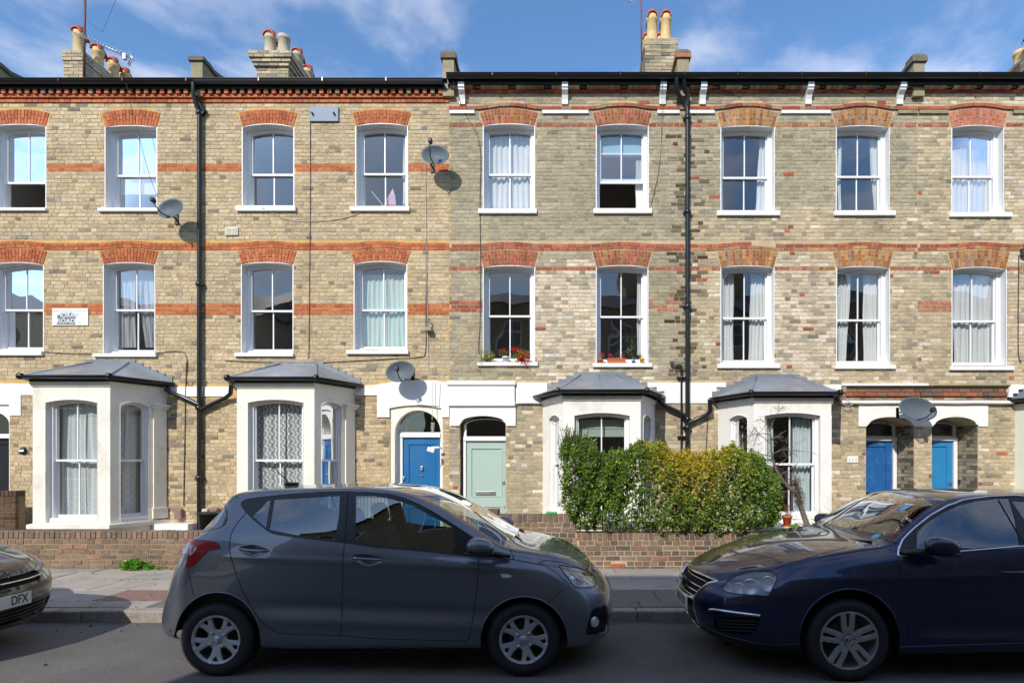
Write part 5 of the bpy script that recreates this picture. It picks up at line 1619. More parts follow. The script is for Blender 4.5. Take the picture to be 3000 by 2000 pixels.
# railing between the two paths
gt = thing("metal_gate", "thin black metal gate by the pale green door's path", "gate", (XW(1400), 8.9, .1))
M_IRON = mat("black_iron", rgb(30, 34, 36), .5)
m = MB(); yy = 8.95
m.tube([(wx(1372, yy), yy, .14), (wx(1372, yy), yy, wz(1481, yy)), (wx(1410, yy), yy, wz(1482, yy)), (wx(1412, yy), yy, .14)], .010, 6)
m.tube([(wx(1372, yy), yy, .25), (wx(1412, yy), yy, .25)], .008, 6); m.build("frame", M_IRON, gt)
for px in (1380, 1388, 1396, 1404):
    m = MB(); m.tube([(wx(px, yy), yy, .25), (wx(px, yy), yy, wz(1481, yy))], .006, 6); m.build("bar", M_IRON, gt)
rl = thing("railing", "black iron railing between the two front paths, seen through the hatchback", "railing", (wx(1150, 10.5), 10.5, .1))
yy = 10.4
m = MB(); m.tube([(wx(1045, yy), yy, 1.06), (wx(1130, yy), yy, 1.06)], .014, 6); m.build("top_rail", M_IRON, rl)
for q in range(9):
    m = MB(); px = 1047 + q * 10; m.tube([(wx(px, yy), yy, .1), (wx(px, yy), yy, 1.06)], .008, 6); m.build("bar", M_IRON, rl)

# ================================================================ the street behind the camera (casts the shade, mirrors in glass and paint)
opp = thing("terraced_house_row", "shaded brick terrace on the near side of the street behind the viewer", "house", (10, -3.5, 0))
M_OPB = mat("opposite_brickwork", rgb(150, 136, 110), .9, vary=.18, vscale=14)
op2 = thing("terraced_house_row", "second shaded brick terrace beyond the side turning behind the viewer", "house", (-36, -3.5, 0))
m = MB(); m.box(-60, -13.5, -11.8, -3.5, -.1, 8.6); m.build("wall", M_OPB, op2)
m = MB(); m.add([(-60, -3.3, 8.62), (-13.3, -3.3, 8.62), (-13.3, -7.6, 10.3), (-60, -7.6, 10.3), (-60, -12, 8.62), (-13.3, -12, 8.62)], [(0, 1, 2, 3), (3, 2, 5, 4), (1, 5, 2)]); m.build("roof", M_SLATE, op2, rec=False)
for k in range(10):
    for z in (1.0, 4.0, 6.7):
        m = MB(); x = -15.5 - k * 2.6; m.box(x - 1.05, x, -3.499, -3.46, z, z + 1.5); w_ = m.build("window", mat("dark_window", rgb(40, 44, 48), .1), op2)
        m = MB(); m.box(x - 1.05, x, -3.459, -3.43, z + .72, z + .78); m.box(x - 1.1, x + .05, -3.459, -3.40, z - .1, z - .001); m.build("frame", M_WOODW, w_)
m = MB()
xa, xb, yo = -6.45, 60, -3.5
lo = [(xa, -.1), (xa, 8.9), (xb, 8.9), (xb, -.1)]
hol = []; wins_ = []
x = xa + 1.0
while x < 30:
    for z in (.9, 4.0, 6.7):
        hol.append([(x, z), (x, z + 1.55), (x + 1.05, z + 1.55), (x + 1.05, z)]); wins_.append((x, z))
    x += 2.55
m.plate(lo, hol, -yo, -yo + .25)
m.v = [(p[0], -p[1], p[2]) for p in m.v]
m.box(xa, xa + .3, -11.5, -3.76, -.1, 8.9); m.box(xa, xb, -11.8, -11.5, -.1, 8.9)
m.build("wall", M_OPB, opp)
m = MB(); m.add([(xa, -3.3, 8.85), (xb, -3.3, 8.85), (xb, -7.6, 10.5), (xa, -7.6, 10.5), (xa, -11.9, 8.85), (xb, -11.9, 8.85)], [(0, 1, 2, 3), (3, 2, 5, 4), (0, 3, 4)]); m.build("roof", M_SLATE, opp, rec=False)
for (x, z) in wins_:
    m = MB(); m.box(x, x + 1.05, -3.66, -3.60, z, z + 1.55); w_ = m.build("window", mat("dark_window", rgb(40, 44, 48), .1), opp)
    m = MB()
    for a, b, c, d in ((x, x + .08, z, z + 1.55), (x + .97, x + 1.05, z, z + 1.55), (x + .08, x + .97, z, z + .08), (x + .08, x + .97, z + 1.47, z + 1.55), (x + .08, x + .97, z + .74, z + .8), (x + .5, x + .54, z + .08, z + .74), (x + .5, x + .54, z + .8, z + 1.47)):
        m.box(a, b, -3.5999, -3.56, c, d)
    m.build("frame", M_WOODW, w_)
for k in range(6):
    x = xa + 4.6 + k * 5.1
    m = MB(); m.box(x, x + 1.1, -8.6, -6.8, 9.2, 11.5); c_ = m.build("chimney", M_OPB, opp)
    for q in range(3):
        m = MB(); m.lathe([(.13, 0), (.11, .5), (.13, .55)], (x + .25 + q * .32, -7.6, 11.5), 'z', 12); m.build("pot", M_POTC, c_, rec=False)

# ================================================================ curtains, blinds, nets
FM = frame_at(0, YF)
def cpx(label, xl, xr, yt, yb, mt, waves=7, v=.33, amp=.02, xlb=None, xrb=None, name="curtain", cat="curtain", hem=0.0, grp="curtains in the house windows"):
    k = 1 + v / YF
    f = lambda px: X0(px) * k
    g = lambda py: CAM_H + (YC - py) / S0 * k
    return curtain(label, FM, f(xl), f(xr), g(yb), g(yt), v, mt, waves, amp, f(xlb) if xlb else None, f(xrb) if xrb else None, grp, name, cat, hem)
def blind(label, xl, xr, yt, yb, mt=None, v=.31, slats=0):
    k = 1 + v / YF
    m = MB()
    if slats:
        za, zb = CAM_H + (YC - yt) / S0 * k, CAM_H + (YC - yb) / S0 * k
        n = slats
        for q in range(n):
            z = za + (zb - za) * (q + .5) / n
            m.add([(X0(xl) * k, YF + v - .02, z - .012), (X0(xr) * k, YF + v - .02, z - .012), (X0(xr) * k, YF + v + .01, z + .012), (X0(xl) * k, YF + v + .01, z + .012)], [(0, 1, 2, 3)])
    else: m.box(X0(xl) * k, X0(xr) * k, YF + v, YF + v + .006, CAM_H + (YC - yb) / S0 * k, CAM_H + (YC - yt) / S0 * k)
    return m.build("window_blind", mt or M_BLIND, None, label=label, cat="blind", group="roller and slatted blinds in the windows", rec=False)
blind("half-drawn white blind in the far left open top window", 12, 140, 375, 468)
blind("white roller blind drawn most of the way down in the second top window", 322, 470, 378, 570)
cpx("narrow pale curtain edge at left of the third top window", 732, 748, 385, 600, M_CURTG, 2)
cpx("narrow white curtain at right of the fourth top window", 1180, 1196, 385, 600, M_CURT, 2)
cpx("white curtains closed across the lower half of the grey-green house's left top window", 1424, 1560, 372, 612, M_CURT, 9)  # runs full height; the upper half replaces a bright reflection in the glass
blind("pale blue blind covering the head of the window with raised sash", 1752, 1893, 375, 462, mat("blue_blind", rgb(150, 196, 220), .8))
cpx("white net curtain gathered at the right of the open top window", 1862, 1888, 470, 612, M_CURT, 3)
cpx("white curtain flaring at the right edge of the top window left of centre right", 2225, 2250, 388, 618, M_CURT, 3, xlb=2212)
cpx("pale curtain tied at the right of the fifth-from-right top window", 2548, 2582, 385, 615, M_CURT, 4, xlb=2560)
cpx("thin white curtain sliver at the left of that top window", 2454, 2463, 385, 615, M_CURT, 2)
cpx("white curtains drawn fully across the rightmost top window", 2785, 2905, 438, 622, M_CURT, 8)
M_PINK = mat("pinkish_pelmet", rgb(212, 176, 168), .9)
cpx("pinkish pelmet above the drawn curtains of the rightmost top window", 2785, 2905, 392, 437, M_PINK, 4, v=.34)
M_NET = mat("grey_white_net", rgb(206, 206, 208), .95)
cpx("grey-white curtains across the far left first-floor window", 20, 118, 790, 1020, M_NET, 9)
cpx("left half of grey-white curtains beside the left downpipe's first-floor window", 355, 398, 785, 1018, M_NET, 5)
cpx("right curtain swept aside in the first-floor window near the left downpipe", 402, 452, 785, 1018, M_NET, 5, xlb=428)
cpx("pale green curtain edge at left of the wavy-reflection window", 728, 742, 790, 1018, M_CURTG, 2)
cpx("pale green curtains drawn across the first-floor window above the blue door", 1050, 1192, 805, 1016, M_CURTG, 10)
cpx("white curtain at right in the window with small flower pots", 1866, 1892, 800, 1040, M_CURT, 3)
cpx("thin pale curtain at left in the window with small flower pots", 1750, 1759, 800, 1040, M_CURTG, 2)
cpx("left white curtain of the first-floor window beside the right downpipe", 2115, 2150, 798, 1054, M_CURT, 4)
cpx("right white curtain of the first-floor window beside the right downpipe", 2200, 2248, 798, 1054, M_CURT, 5, xlb=2192)
cpx("left white curtain, slanting at the hem, in the first-floor window above the tile 111", 2455, 2492, 798, 1058, M_CURT, 4, xrb=2478)
cpx("right white curtain in the first-floor window above the tile 111", 2528, 2585, 798, 1058, M_CURT, 6)
cpx("white curtains drawn across the rightmost first-floor window", 2792, 2908, 805, 1062, M_CURT, 7)

def lace_mat(name, tone):
    m, n, l, b = new_mat(name)
    b.inputs["Base Color"].default_value = (*rgb(226, 230, 228), 1); b.inputs["Roughness"].default_value = .95
    out = n["Material Output"]
    geo = n.new("ShaderNodeNewGeometry"); sp = n.new("ShaderNodeSeparateXYZ"); l.new(geo.outputs["Position"], sp.inputs[0])
    def math_(op, a, bb=None, c=None):
        q = n.new("ShaderNodeMath"); q.operation = op
        for i_, x_ in enumerate((a, bb, c)):
            if x_ is None: continue
            if isinstance(x_, (int, float)): q.inputs[i_].default_value = x_
            else: l.new(x_, q.inputs[i_])
        return q.outputs[0]
    s_ = math_('SINE', math_('MULTIPLY', sp.outputs["Z"], 42.0))
    u = math_('ADD', math_('MULTIPLY', sp.outputs["X"], 78.0), math_('MULTIPLY', s_, 1.5))
    w = math_('SINE', u)
    w2 = math_('SINE', math_('ADD', math_('MULTIPLY', sp.outputs["Z"], 84.0), math_('MULTIPLY', sp.outputs["X"], 39.0)))
    t = math_('ADD', math_('MULTIPLY', w, .8), math_('MULTIPLY', w2, .35))
    mr = n.new("ShaderNodeMapRange"); mr.inputs["From Min"].default_value = .0; mr.inputs["From Max"].default_value = .75
    mr.inputs["To Min"].default_value = tone; mr.inputs["To Max"].default_value = .97
    l.new(t, mr.inputs["Value"])
    tr = n.new("ShaderNodeBsdfTransparent"); mx = n.new("ShaderNodeMixShader")
    l.new(mr.outputs[0], mx.inputs[0]); l.new(tr.outputs[0], mx.inputs[1]); l.new(b.outputs[0], mx.inputs[2]); l.new(mx.outputs[0], out.inputs["Surface"])
    return m
M_LACE1 = lace_mat("lace_light", .86); M_LACE2 = lace_mat("lace_open", .42)
def bay_curtains(i, fn): 
    for (M, a, b, s_, c, nm, L) in BW[i][1]: fn(M, a, b, s_, c, nm, L)
def lace(i, mt, who):
    def f(M, a, b, s_, c, nm, L):
        if nm == 'left': return
        curtain("patterned lace curtain in the %s window of the %s" % ("front" if nm == 'front' else "canted right", who), M, a + .03, b - .03, .60, c - .06, .30, mt, 8 if nm == 'front' else 4, .015, None, None, "curtains in the house windows", "lace_curtain")
    bay_curtains(i, f)
lace(0, M_LACE1, "far left cream bay"); lace(1, M_LACE2, "second cream bay")
M, a, b, s_, c, nm, L = BW[2][1][0]
m = MB(M)
for q in range(16):
    z = c - .12 - q * .02
    m.add([(a + .05, .29, z - .004), (b - .05, .29, z - .004), (b - .05, .315, z + .012), (a + .05, .315, z + .012)], [(0, 1, 2, 3)])
m.build("window_blind", mat("pale_green_blind", rgb(214, 226, 214), .7), None, label="pale green slatted blind pulled up at the head of the bay window behind the hedge", cat="blind", group="roller and slatted blinds in the windows", rec=False)
M, a, b, s_, c, nm, L = BW[3][1][0]
M_GREYC = mat("pale_grey_curtain", rgb(198, 208, 210), .9); M_PURP = mat("purple_curtain_edge", rgb(120, 84, 118), .9)
curtain("right pale grey curtain in the bay window behind the bare shrub", M, b - .40, b - .06, .66, c - .08, .32, M_GREYC, 5, .03, group="curtains in the house windows")
curtain("left pale grey curtain in the bay window behind the bare shrub", M, a + .04, a + .26, .66, c - .08, .32, M_GREYC, 3, .03, group="curtains in the house windows")
curtain("purple curtain edge at right in the bay window behind the bare shrub", M, b - .425, b - .40, .66, c - .08, .31, M_PURP, 1, .004, group="curtains in the house windows")
M, a, b, s_, c, nm, L = BW[3][1][2]
curtain("pale curtain in the narrow left window of the right cream bay", M, a + .04, b - .04, .66, c - .08, .36, M_GREYC, 3, .02, group="curtains in the house windows")
dec = thing("hanging_ornament", "round carved ornament hanging in the narrow left window of the right bay", "ornament", (0, 0, 0))
m = MB(M); cc = ((a + b) / 2 + .02, .27, 2.30)
m.lathe([(.05, 0), (.062, -.012), (.075, 0), (.062, .012), (.05, 0)], cc, 'y', 24)
for q in range(6):
    t = q * math.pi / 3; m.tube([(cc[0], cc[1], cc[2]), (cc[0] + .055 * math.cos(t), cc[1], cc[2] + .055 * math.sin(t))], .006, 5)
m.build("disc", mat("carved_wood", rgb(120, 112, 98), .7), dec, rec=False)
m = MB(); yy = YF + .33
m.add([(wx(1128, yy), yy, wz(600, yy)), (wx(1142, yy), yy - .02, wz(570, yy)), (wx(1150, yy), yy + .01, wz(552, yy)), (wx(1158, yy), yy - .02, wz(575, yy)), (wx(1160, yy), yy, wz(601, yy))], [(0, 1, 2, 3, 4)])
m.add([(wx(1128, yy), yy + .03, wz(600, yy)), (wx(1142, yy), yy + .03, wz(570, yy)), (wx(1150, yy), yy + .04, wz(552, yy)), (wx(1158, yy), yy + .03, wz(575, yy)), (wx(1160, yy), yy + .03, wz(601, yy))], [(4, 3, 2, 1, 0)])
m.build("pink_cloth", mat("pink_fabric", rgb(226, 180, 200), .9), None, label="pink cloth propped inside the top window near the slate plaque", cat="cloth", rec=False)
m = MB(); m.tube([(wx(1086, yy), yy + .05, wz(557, yy)), (wx(1122, yy), yy + .05, wz(602, yy))], .008, 6); m.tube([(wx(1150, yy), yy + .02, wz(552, yy)), (wx(1125, yy), yy + .02, wz(598, yy))], .006, 6)
m.build("drying_rack", M_CURT, None, label="white drying rack bars inside the top window with the pink cloth", cat="drying rack", rec=False)
# ================================================================ plants
def leaf_mat(name, rough=.45, trans=.35):
    m, n, l, b = new_mat(name)
    at = n.new("ShaderNodeAttribute"); at.attribute_name = "bc"
    l.new(at.outputs["Color"], b.inputs["Base Color"]); b.inputs["Roughness"].default_value = rough
    b.inputs["Specular IOR Level"].default_value = .5
    tl_ = n.new("ShaderNodeBsdfTranslucent"); l.new(at.outputs["Color"], tl_.inputs[0])
    mx = n.new("ShaderNodeMixShader"); mx.inputs[0].default_value = trans
    l.new(b.outputs[0], mx.inputs[1]); l.new(tl_.outputs[0], mx.inputs[2]); l.new(mx.outputs[0], n["Material Output"].inputs["Surface"])
    return m
M_LEAF = leaf_mat("leaf_surface", .42, .45)
M_PETAL = leaf_mat("petal_surface", .6, .3)
M_TWIG = mat("twig_bark", rgb(92, 78, 62), .9, vary=.2, vscale=20)
M_TERRA = mat("terracotta", rgb(196, 104, 62), .8, vary=.1, vscale=20)

def rvec():
    while True:
        v = Vector((U(-1, 1), U(-1, 1), U(-1, 1)))
        if .05 < v.length < 1: return v.normalized()
def add_leaf(m, p, d, s, col, wdt=.45):
    """one folded leaf: two quads along a midrib"""
    d = d.normalized(); side = d.cross(rvec())
    if side.length < .1: side = d.orthogonal()
    side.normalize(); up = d.cross(side)
    q = p + d * s; mid = p + d * s * .5
    a = mid + side * s * wdt + up * s * .10; b = mid - side * s * wdt + up * s * .10
    m.add([p, a, q, b], [(0, 1, 2), (0, 2, 3)], col)

# hedge silhouette in photo pixels at its own depth
HY = 9.05
HTOP = [(1637, 1410), (1645, 1335), (1662, 1306), (1690, 1302), (1710, 1312), (1740, 1326), (1760, 1344), (1785, 1356), (1810, 1348), (1835, 1336), (1860, 1326), (1890, 1316), (1925, 1322), (1955, 1330), (1975, 1346), (2010, 1352), (2060, 1350), (2100, 1350), (2118, 1336), (2140, 1330), (2170, 1338), (2205, 1355), (2240, 1372), (2265, 1405), (2285, 1440), (2297, 1480)]
HBOT = [(1637, 1440), (1648, 1475), (1665, 1512), (1690, 1545), (1760, 1548), (1850, 1550), (1950, 1554), (2050, 1560), (2150, 1556), (2220, 1548), (2262, 1538), (2285, 1520), (2297, 1490)]
hx = [p[0] for p in HTOP]; hb = [p[0] for p in HBOT]
def htop(px): return np.interp(px, hx, [p[1] for p in HTOP]) + 7 * math.sin(px * .09) + 5 * math.sin(px * .23 + 1)
def hbot(px): return np.interp(px, hb, [p[1] for p in HBOT])
hedge = thing("hedge", "clipped privet hedge, green with a yellow top, spilling over the low wall", "hedge", (wx(1960, HY), HY, .5))
lm = MB(); tw = MB()
GREENS = P_((96, 136, 54), (116, 154, 60), (84, 120, 52), (130, 160, 66), (74, 104, 50), (122, 150, 58), (102, 138, 62))
YELS = P_((212, 186, 52), (200, 172, 44), (224, 202, 84), (184, 160, 50), (160, 158, 56))
LIMES = P_((160, 184, 66), (178, 198, 76), (140, 168, 60), (190, 196, 80))
BROWNS = P_((110, 92, 60), (96, 84, 60))
def yellowness(px, py):
    t = 0
    if 1830 < px < 2230: t = max(0, 1 - abs(px - 2035) / 190) * max(0, 1 - (py - 1330) / 170) * 1.5
    t = max(t, .55 * max(0, 1 - abs(px - 1930) / 110) * max(0, 1 - abs(py - 1390) / 70))
    return t
cnt = 0
for k in range(9500):
    px = U(1648, 2282); tp, bt_ = htop(px), hbot(px)
    if R() < .25: py = tp + abs(random.gauss(0, 14))
    else: py = U(tp, bt_)
    face = R()
    # depth: mostly the front and top skin of a rounded mass .9 m deep
    edge = min(1, (py - tp) / 45, (bt_ - py) / 30 + .3, (px - 1632) / 40, (2302 - px) / 40)
    bulge = math.sqrt(max(0, 1 - (1 - max(0, edge)) ** 2))
    lump = .03 * math.sin(px * .045) * math.cos(py * .06) + .05 * math.sin(px * .11 + py * .05)
    y = HY - .42 * bulge - lump + (U(0, .10) if R() < .72 else U(.1, .75))
    thin = 1
    if 1840 < px < 1960 and 1400 < py < 1540 and R() < .42: continue
    if 1760 < px < 1850 and 1480 < py and R() < .35: continue
    sc = HY / y
    y = min(y, 9.75)
    p = Vector((wx(px, y), y, wz(py + (U(-16, 4) if py < tp + 12 else (U(-4, 12) if py > bt_ - 10 else 0)), y)))
    if px < 1650 or px > 2285: p.x += U(-.06, .06)
    n_ = Vector((U(-.5, .5), -1 + .9 * (1 - edge), .2 + .9 * (1 - edge) + U(-.2, .6))).normalized()
    L = U(.05, .11)
    yy_ = yellowness(px, py)
    tone = U(.75, 1.25)
    clump = .5 + .5 * math.sin(px * .05 + 2 * math.sin(py * .04))
    nl = int(L / .011) + 2
    for j in range(nl):
        t = j / nl
        q = p + n_ * L * t + Vector((0, 0, .01 * t))
        r_ = R()
        if r_ < yy_ * .85: c = random.choice(YELS)
        elif r_ < yy_ * .85 + .16 + .22 * clump * (t > .4): c = random.choice(LIMES)
        elif R() < .03: c = random.choice(BROWNS)
        elif R() < .008: c = random.choice(YELS)
        else: c = random.choice(GREENS)
        c = tuple(v * tone for v in c)
        d = (n_ * .5 + rvec() * .9)
        add_leaf(lm, q, d, U(.022, .042), c, .40)
    if k % 3 == 0: tw.tube([p - n_ * .10, p + n_ * L], .0022, 4, cap=False)
for k in range(230):                                  # taller shoots above the clipped top
    px = random.choice((U(1645, 1760), U(1640, 1700), U(1640, 2290), U(1800, 1990), U(2100, 2180)))
    tp = htop(px); hgt = U(.04, .13) if px > 1725 else U(.10, .34)
    p = Vector((wx(px, HY), HY - U(.0, .3), wz(tp + 8, HY))); dr_ = Vector((U(-.25, .2), 0, 1)).normalized()
    tw.tube([p, p + dr_ * hgt], .0025, 4, cap=False)
    for j in range(int(hgt / .012)):
        q = p + dr_ * hgt * R()
        c = random.choice(GREENS if R() < .8 else LIMES); add_leaf(lm, q, dr_ * .6 + rvec() * .7, U(.015, .028), c, .32)
for k in range(26):                                   # inner stems
    px = U(1660, 2280); p = Vector((wx(px, HY), HY + U(-.1, .3), .35))
    q = Vector((p.x + U(-.2, .2), p.y + U(-.15, .15), wz(htop(px) + 20, HY)))
    tw.tube([p, p.lerp(q, .5) + rvec() * .05, q], [.009, .006, .003], 5, cap=False)
lm.build("foliage", M_LEAF, hedge, kind="stuff", rec=False)
tw.build("stems", M_TWIG, hedge, kind="stuff", rec=False)

# bare shrub before the right bay
shr = thing("bare_shrub", "leafless twisted shrub in front of the right cream bay window", "shrub", (wx(2350, 9.6), 9.6, .1))
SY = 9.5
def sp(px, py, y=SY): return Vector((wx(px, y), y, wz(py, y)))
tk = MB()
trunk = [sp(2385, 1590), sp(2362, 1530), sp(2345, 1480), sp(2335, 1430), sp(2328, 1405)]
tk.tube([p + Vector((0, .0, 0)) for p in trunk], [.05, .045, .04, .034, .026], 9)
t2 = [sp(2340, 1450), sp(2315, 1430), sp(2290, 1405), sp(2272, 1370), sp(2262, 1340), sp(2258, 1290), sp(2256, 1250)]
tk.tube(t2, [.032, .036, .03, .024, .018, .013, .007], 8)
tk.build("trunk", mat("grey_bark", rgb(112, 100, 90), .95, vary=.3, vscale=25, bump=.8, bscale=60), shr, rec=False)
tb = MB()
def branch(p, d, L, r, depth):
    n_ = 5; pts = [p]
    for i in range(n_):
        d = (d + rvec() * .30).normalized(); pts.append(pts[-1] + d * L / n_)
    tb.tube(pts, [max(.0013, r * (1 - .65 * i / n_)) for i in range(n_ + 1)], 5 if r > .004 else 4, cap=False)
    if depth > 0:
        for k in range(3 if depth > 1 else 4):
            i = random.randint(1, n_); branch(pts[i], (d * .5 + rvec()).normalized(), L * U(.45, .75), r * .55, depth - 1)
for p0, d0, L in ((sp(2258, 1300), (-1, 0, .45), .40), (sp(2262, 1335), (-1, -.1, .3), .50), (sp(2258, 1290), (.8, 0, .6), .30), (sp(2256, 1260), (-.5, 0, 1), .25), (sp(2256, 1255), (.4, 0, 1), .30),
                  (sp(2265, 1350), (-1, 0, .2), .42), (sp(2270, 1365), (1, -.2, .5), .36), (sp(2280, 1395), (1, 0, .35), .42), (sp(2300, 1420), (1, -.1, .3), .3), (sp(2262, 1330), (1, 0, .5), .34),
                  (sp(2258, 1275), (-1, 0, .1), .36), (sp(2328, 1405), (-.2, 0, 1), .2), (sp(2264, 1345), (-1, -.1, .05), .6), (sp(2300, 1410), (-.3, -.2, 1), .25), (sp(2310, 1440), (-.6, -.5, .1), .25)):
    branch(p0, Vector(d0), L, .0085, 3)
tb.build("branches", MATS["grey_bark"], shr, kind="stuff", rec=False)
tf = MB()
for k in range(900):                                   # dead tangled growth on the trunk
    p = trunk[2].lerp(trunk[4], R()) + rvec() * .07; d = rvec(); tf.tube([p, p + d * U(.03, .08)], .0015, 3, cap=False)
tf.build("dead_growth", M_TWIG, shr, kind="stuff", rec=False)

def pot_mesh(root, x, y, z, r, h, mt, name="pot"):
    m = MB(); m.lathe([(0, 0), (r * .72, 0), (r * .95, h * .78), (r * 1.08, h * .78), (r * 1.08, h), (r * .9, h), (r * .85, h * .8), (0, h * .8)], (x, y, z), 'z', 20)
    return m.build(name, mt, root, rec=False)
def bush(root, c, rx, rz, n, cols, ls, name="foliage", mt=None, ry=None, wdt=.4, stems=True, zb=None):
    m = MB(); s_ = MB(); ry = ry or rx
    for k in range(n):
        v = rvec() * (R() ** .4); p = Vector((c[0] + v.x * rx, c[1] + v.y * ry, c[2] + v.z * rz))
        add_leaf(m, p, v * .6 + rvec() * .7, ls * U(.7, 1.3), tuple(q * U(.7, 1.25) for q in random.choice(cols)), wdt)
        if stems and k % 6 == 0: s_.tube([Vector((c[0] + v.x * rx * .2, c[1], (zb if zb is not None else c[2] - rz))), p], .0016, 3, cap=False)
    if stems: s_.build("stems", M_TWIG, root, kind="stuff", rec=False)
    return m.build(name, mt or M_LEAF, root, kind="stuff", rec=False)
SILY = YF - .0
def flowers(root, c, rx, rz, n, cols, s=.014, ry=None):
    m = MB(); ry = ry or rx
    for k in range(n):
        v = rvec() * (R() ** .5); p = Vector((c[0] + v.x * rx, c[1] + v.y * ry, c[2] + v.z * rz)); cc = random.choice(cols)
        for q in range(5): add_leaf(m, p, rvec() + Vector((0, -.6, .3)), s * U(.8, 1.2), tuple(w * U(.8, 1.2) for w in cc), .6)
    return m.build("blossom", M_PETAL, root, kind="stuff", rec=False)
zs3 = Z0(1062)
SY_ = YF + .02
REDF = P_((214, 46, 34), (226, 66, 48), (196, 34, 30)); PINKF = P_((206, 40, 96), (220, 60, 120)); 
g = "potted plants on the window sills"
r_ = thing("potted_plant", "trailing yellow-green plant with a few red buds at left of the sill", "potted plant", (X0(1432), SY_, zs3), g)
pot_mesh(r_, X0(1432), SY_, zs3, .06, .10, M_TERRA)
bush(r_, (X0(1428), SY_ - .03, zs3 + .13), .14, .13, 260, LIMES + YELS[3:] + GREENS[:3], .028); bush(r_, (X0(1412), SY_ - .07, zs3 + .02), .05, .09, 60, LIMES + GREENS[:2], .024, stems=False)
flowers(r_, (X0(1420), SY_ - .05, zs3 + .22), .12, .06, 5, REDF)
r_ = thing("potted_plant", "small red flowers in a white pot in the middle of the sill", "potted plant", (X0(1481), SY_, zs3), g)
pot_mesh(r_, X0(1481), SY_, zs3, .062, .125, M_WHITE)
bush(r_, (X0(1474), SY_, zs3 + .20), .10, .08, 120, GREENS + BROWNS, .024); flowers(r_, (X0(1476), SY_ - .03, zs3 + .24), .10, .06, 22, REDF)
r_ = thing("potted_plant", "large bright red geranium spilling over the right of the sill", "potted plant", (X0(1525), SY_, zs3), g)
pot_mesh(r_, X0(1525), SY_, zs3, .07, .10, M_TERRA)
bush(r_, (X0(1527), SY_ - .03, zs3 + .13), .19, .13, 240, GREENS + LIMES, .03); flowers(r_, (X0(1510), SY_ - .06, zs3 + .24), .14, .06, 60, REDF, .018); flowers(r_, (X0(1535), SY_ - .09, zs3 + .10), .15, .12, 110, REDF, .018)
flowers(r_, (X0(1540), SY_ - .1, zs3 - .02), .08, .05, 16, REDF, .016)
zs4 = Z0(1065)
r_ = thing("potted_plant", "pink geranium in a round terracotta pot at the sill's left end", "potted plant", (X0(1760), SY_, zs4), g)
pot_mesh(r_, X0(1760), SY_, zs4, .055, .09, M_TERRA); bush(r_, (X0(1761), SY_, zs4 + .13), .07, .06, 70, LIMES + GREENS, .024); flowers(r_, (X0(1762), SY_ - .02, zs4 + .19), .08, .05, 24, PINKF + REDF)
r_ = thing("potted_plant", "long terracotta trough with magenta flowers on the sill", "potted plant", (X0(1806), SY_, zs4), g)
m = MB(); m.bbox(X0(1780), X0(1832), SY_ - .06, SY_ + .05, zs4, zs4 + .08, .01); m.bbox(X0(1778), X0(1834), SY_ - .07, SY_ + .06, zs4 + .075, zs4 + .10, .006); m.build("trough", M_TERRA, r_)
bush(r_, (X0(1806), SY_, zs4 + .12), .15, .03, 80, GREENS + LIMES, .02, ry=.04); flowers(r_, (X0(1790), SY_ - .02, zs4 + .16), .07, .04, 20, PINKF); flowers(r_, (X0(1822), SY_ - .02, zs4 + .155), .06, .03, 16, PINKF)
r_ = thing("potted_plant", "tiny blue pot with a leafy sprig on the sill", "potted plant", (X0(1856), SY_, zs4), g)
pot_mesh(r_, X0(1856), SY_, zs4, .04, .065, mat("blue_glaze", rgb(40, 110, 170), .25)); bush(r_, (X0(1857), SY_, zs4 + .10), .04, .05, 26, GREENS + BROWNS, .022)
r_ = thing("potted_plant", "yellow pot with a small dry plant at the sill's right end", "potted plant", (X0(1881), SY_, zs4), g)
pot_mesh(r_, X0(1881), SY_, zs4, .052, .105, mat("yellow_glaze", rgb(232, 178, 30), .3)); bush(r_, (X0(1878), SY_, zs4 + .16), .06, .06, 50, YELS + GREENS, .02)
yy = YF + .45
r_ = thing("house_plant", "dark leafy house plant standing inside the window with small pots", "house plant", (wx(1850, yy), yy, zs4))
bush(r_, (wx(1848, yy), yy, wz(1010, yy)), .11, .26, 60, GREENS, .06)
yy = 9.55
r_ = thing("potted_plant", "terracotta pot with a wispy dry plant between hedge and bare shrub", "potted plant", (wx(2306, yy), yy, wz(1540, yy)), "potted plants in the front gardens")
pot_mesh(r_, wx(2306, yy), yy, wz(1538, yy), .075, .16, M_TERRA); m = MB(); m.lathe([(0, 0), (.085, 0), (.09, .015), (0, .015)], (wx(2306, yy), yy, wz(1538, yy) - .014), 'z', 16); m.build("saucer", M_TERRA, r_)
bush(r_, (wx(2306, yy), yy, wz(1490, yy)), .12, .14, 260, P_((150, 130, 70), (130, 124, 66), (170, 120, 70), (110, 120, 60)), .022, wdt=.2)
m = MB(); m.box(wx(2200, yy), wx(2420, yy), 9.3, 9.9, .1, wz(1538, yy) - .015); m.build("planter_ledge", M_STUCCO2, None, label="cream rendered ledge carrying the terracotta pot behind the wall", cat="ledge")
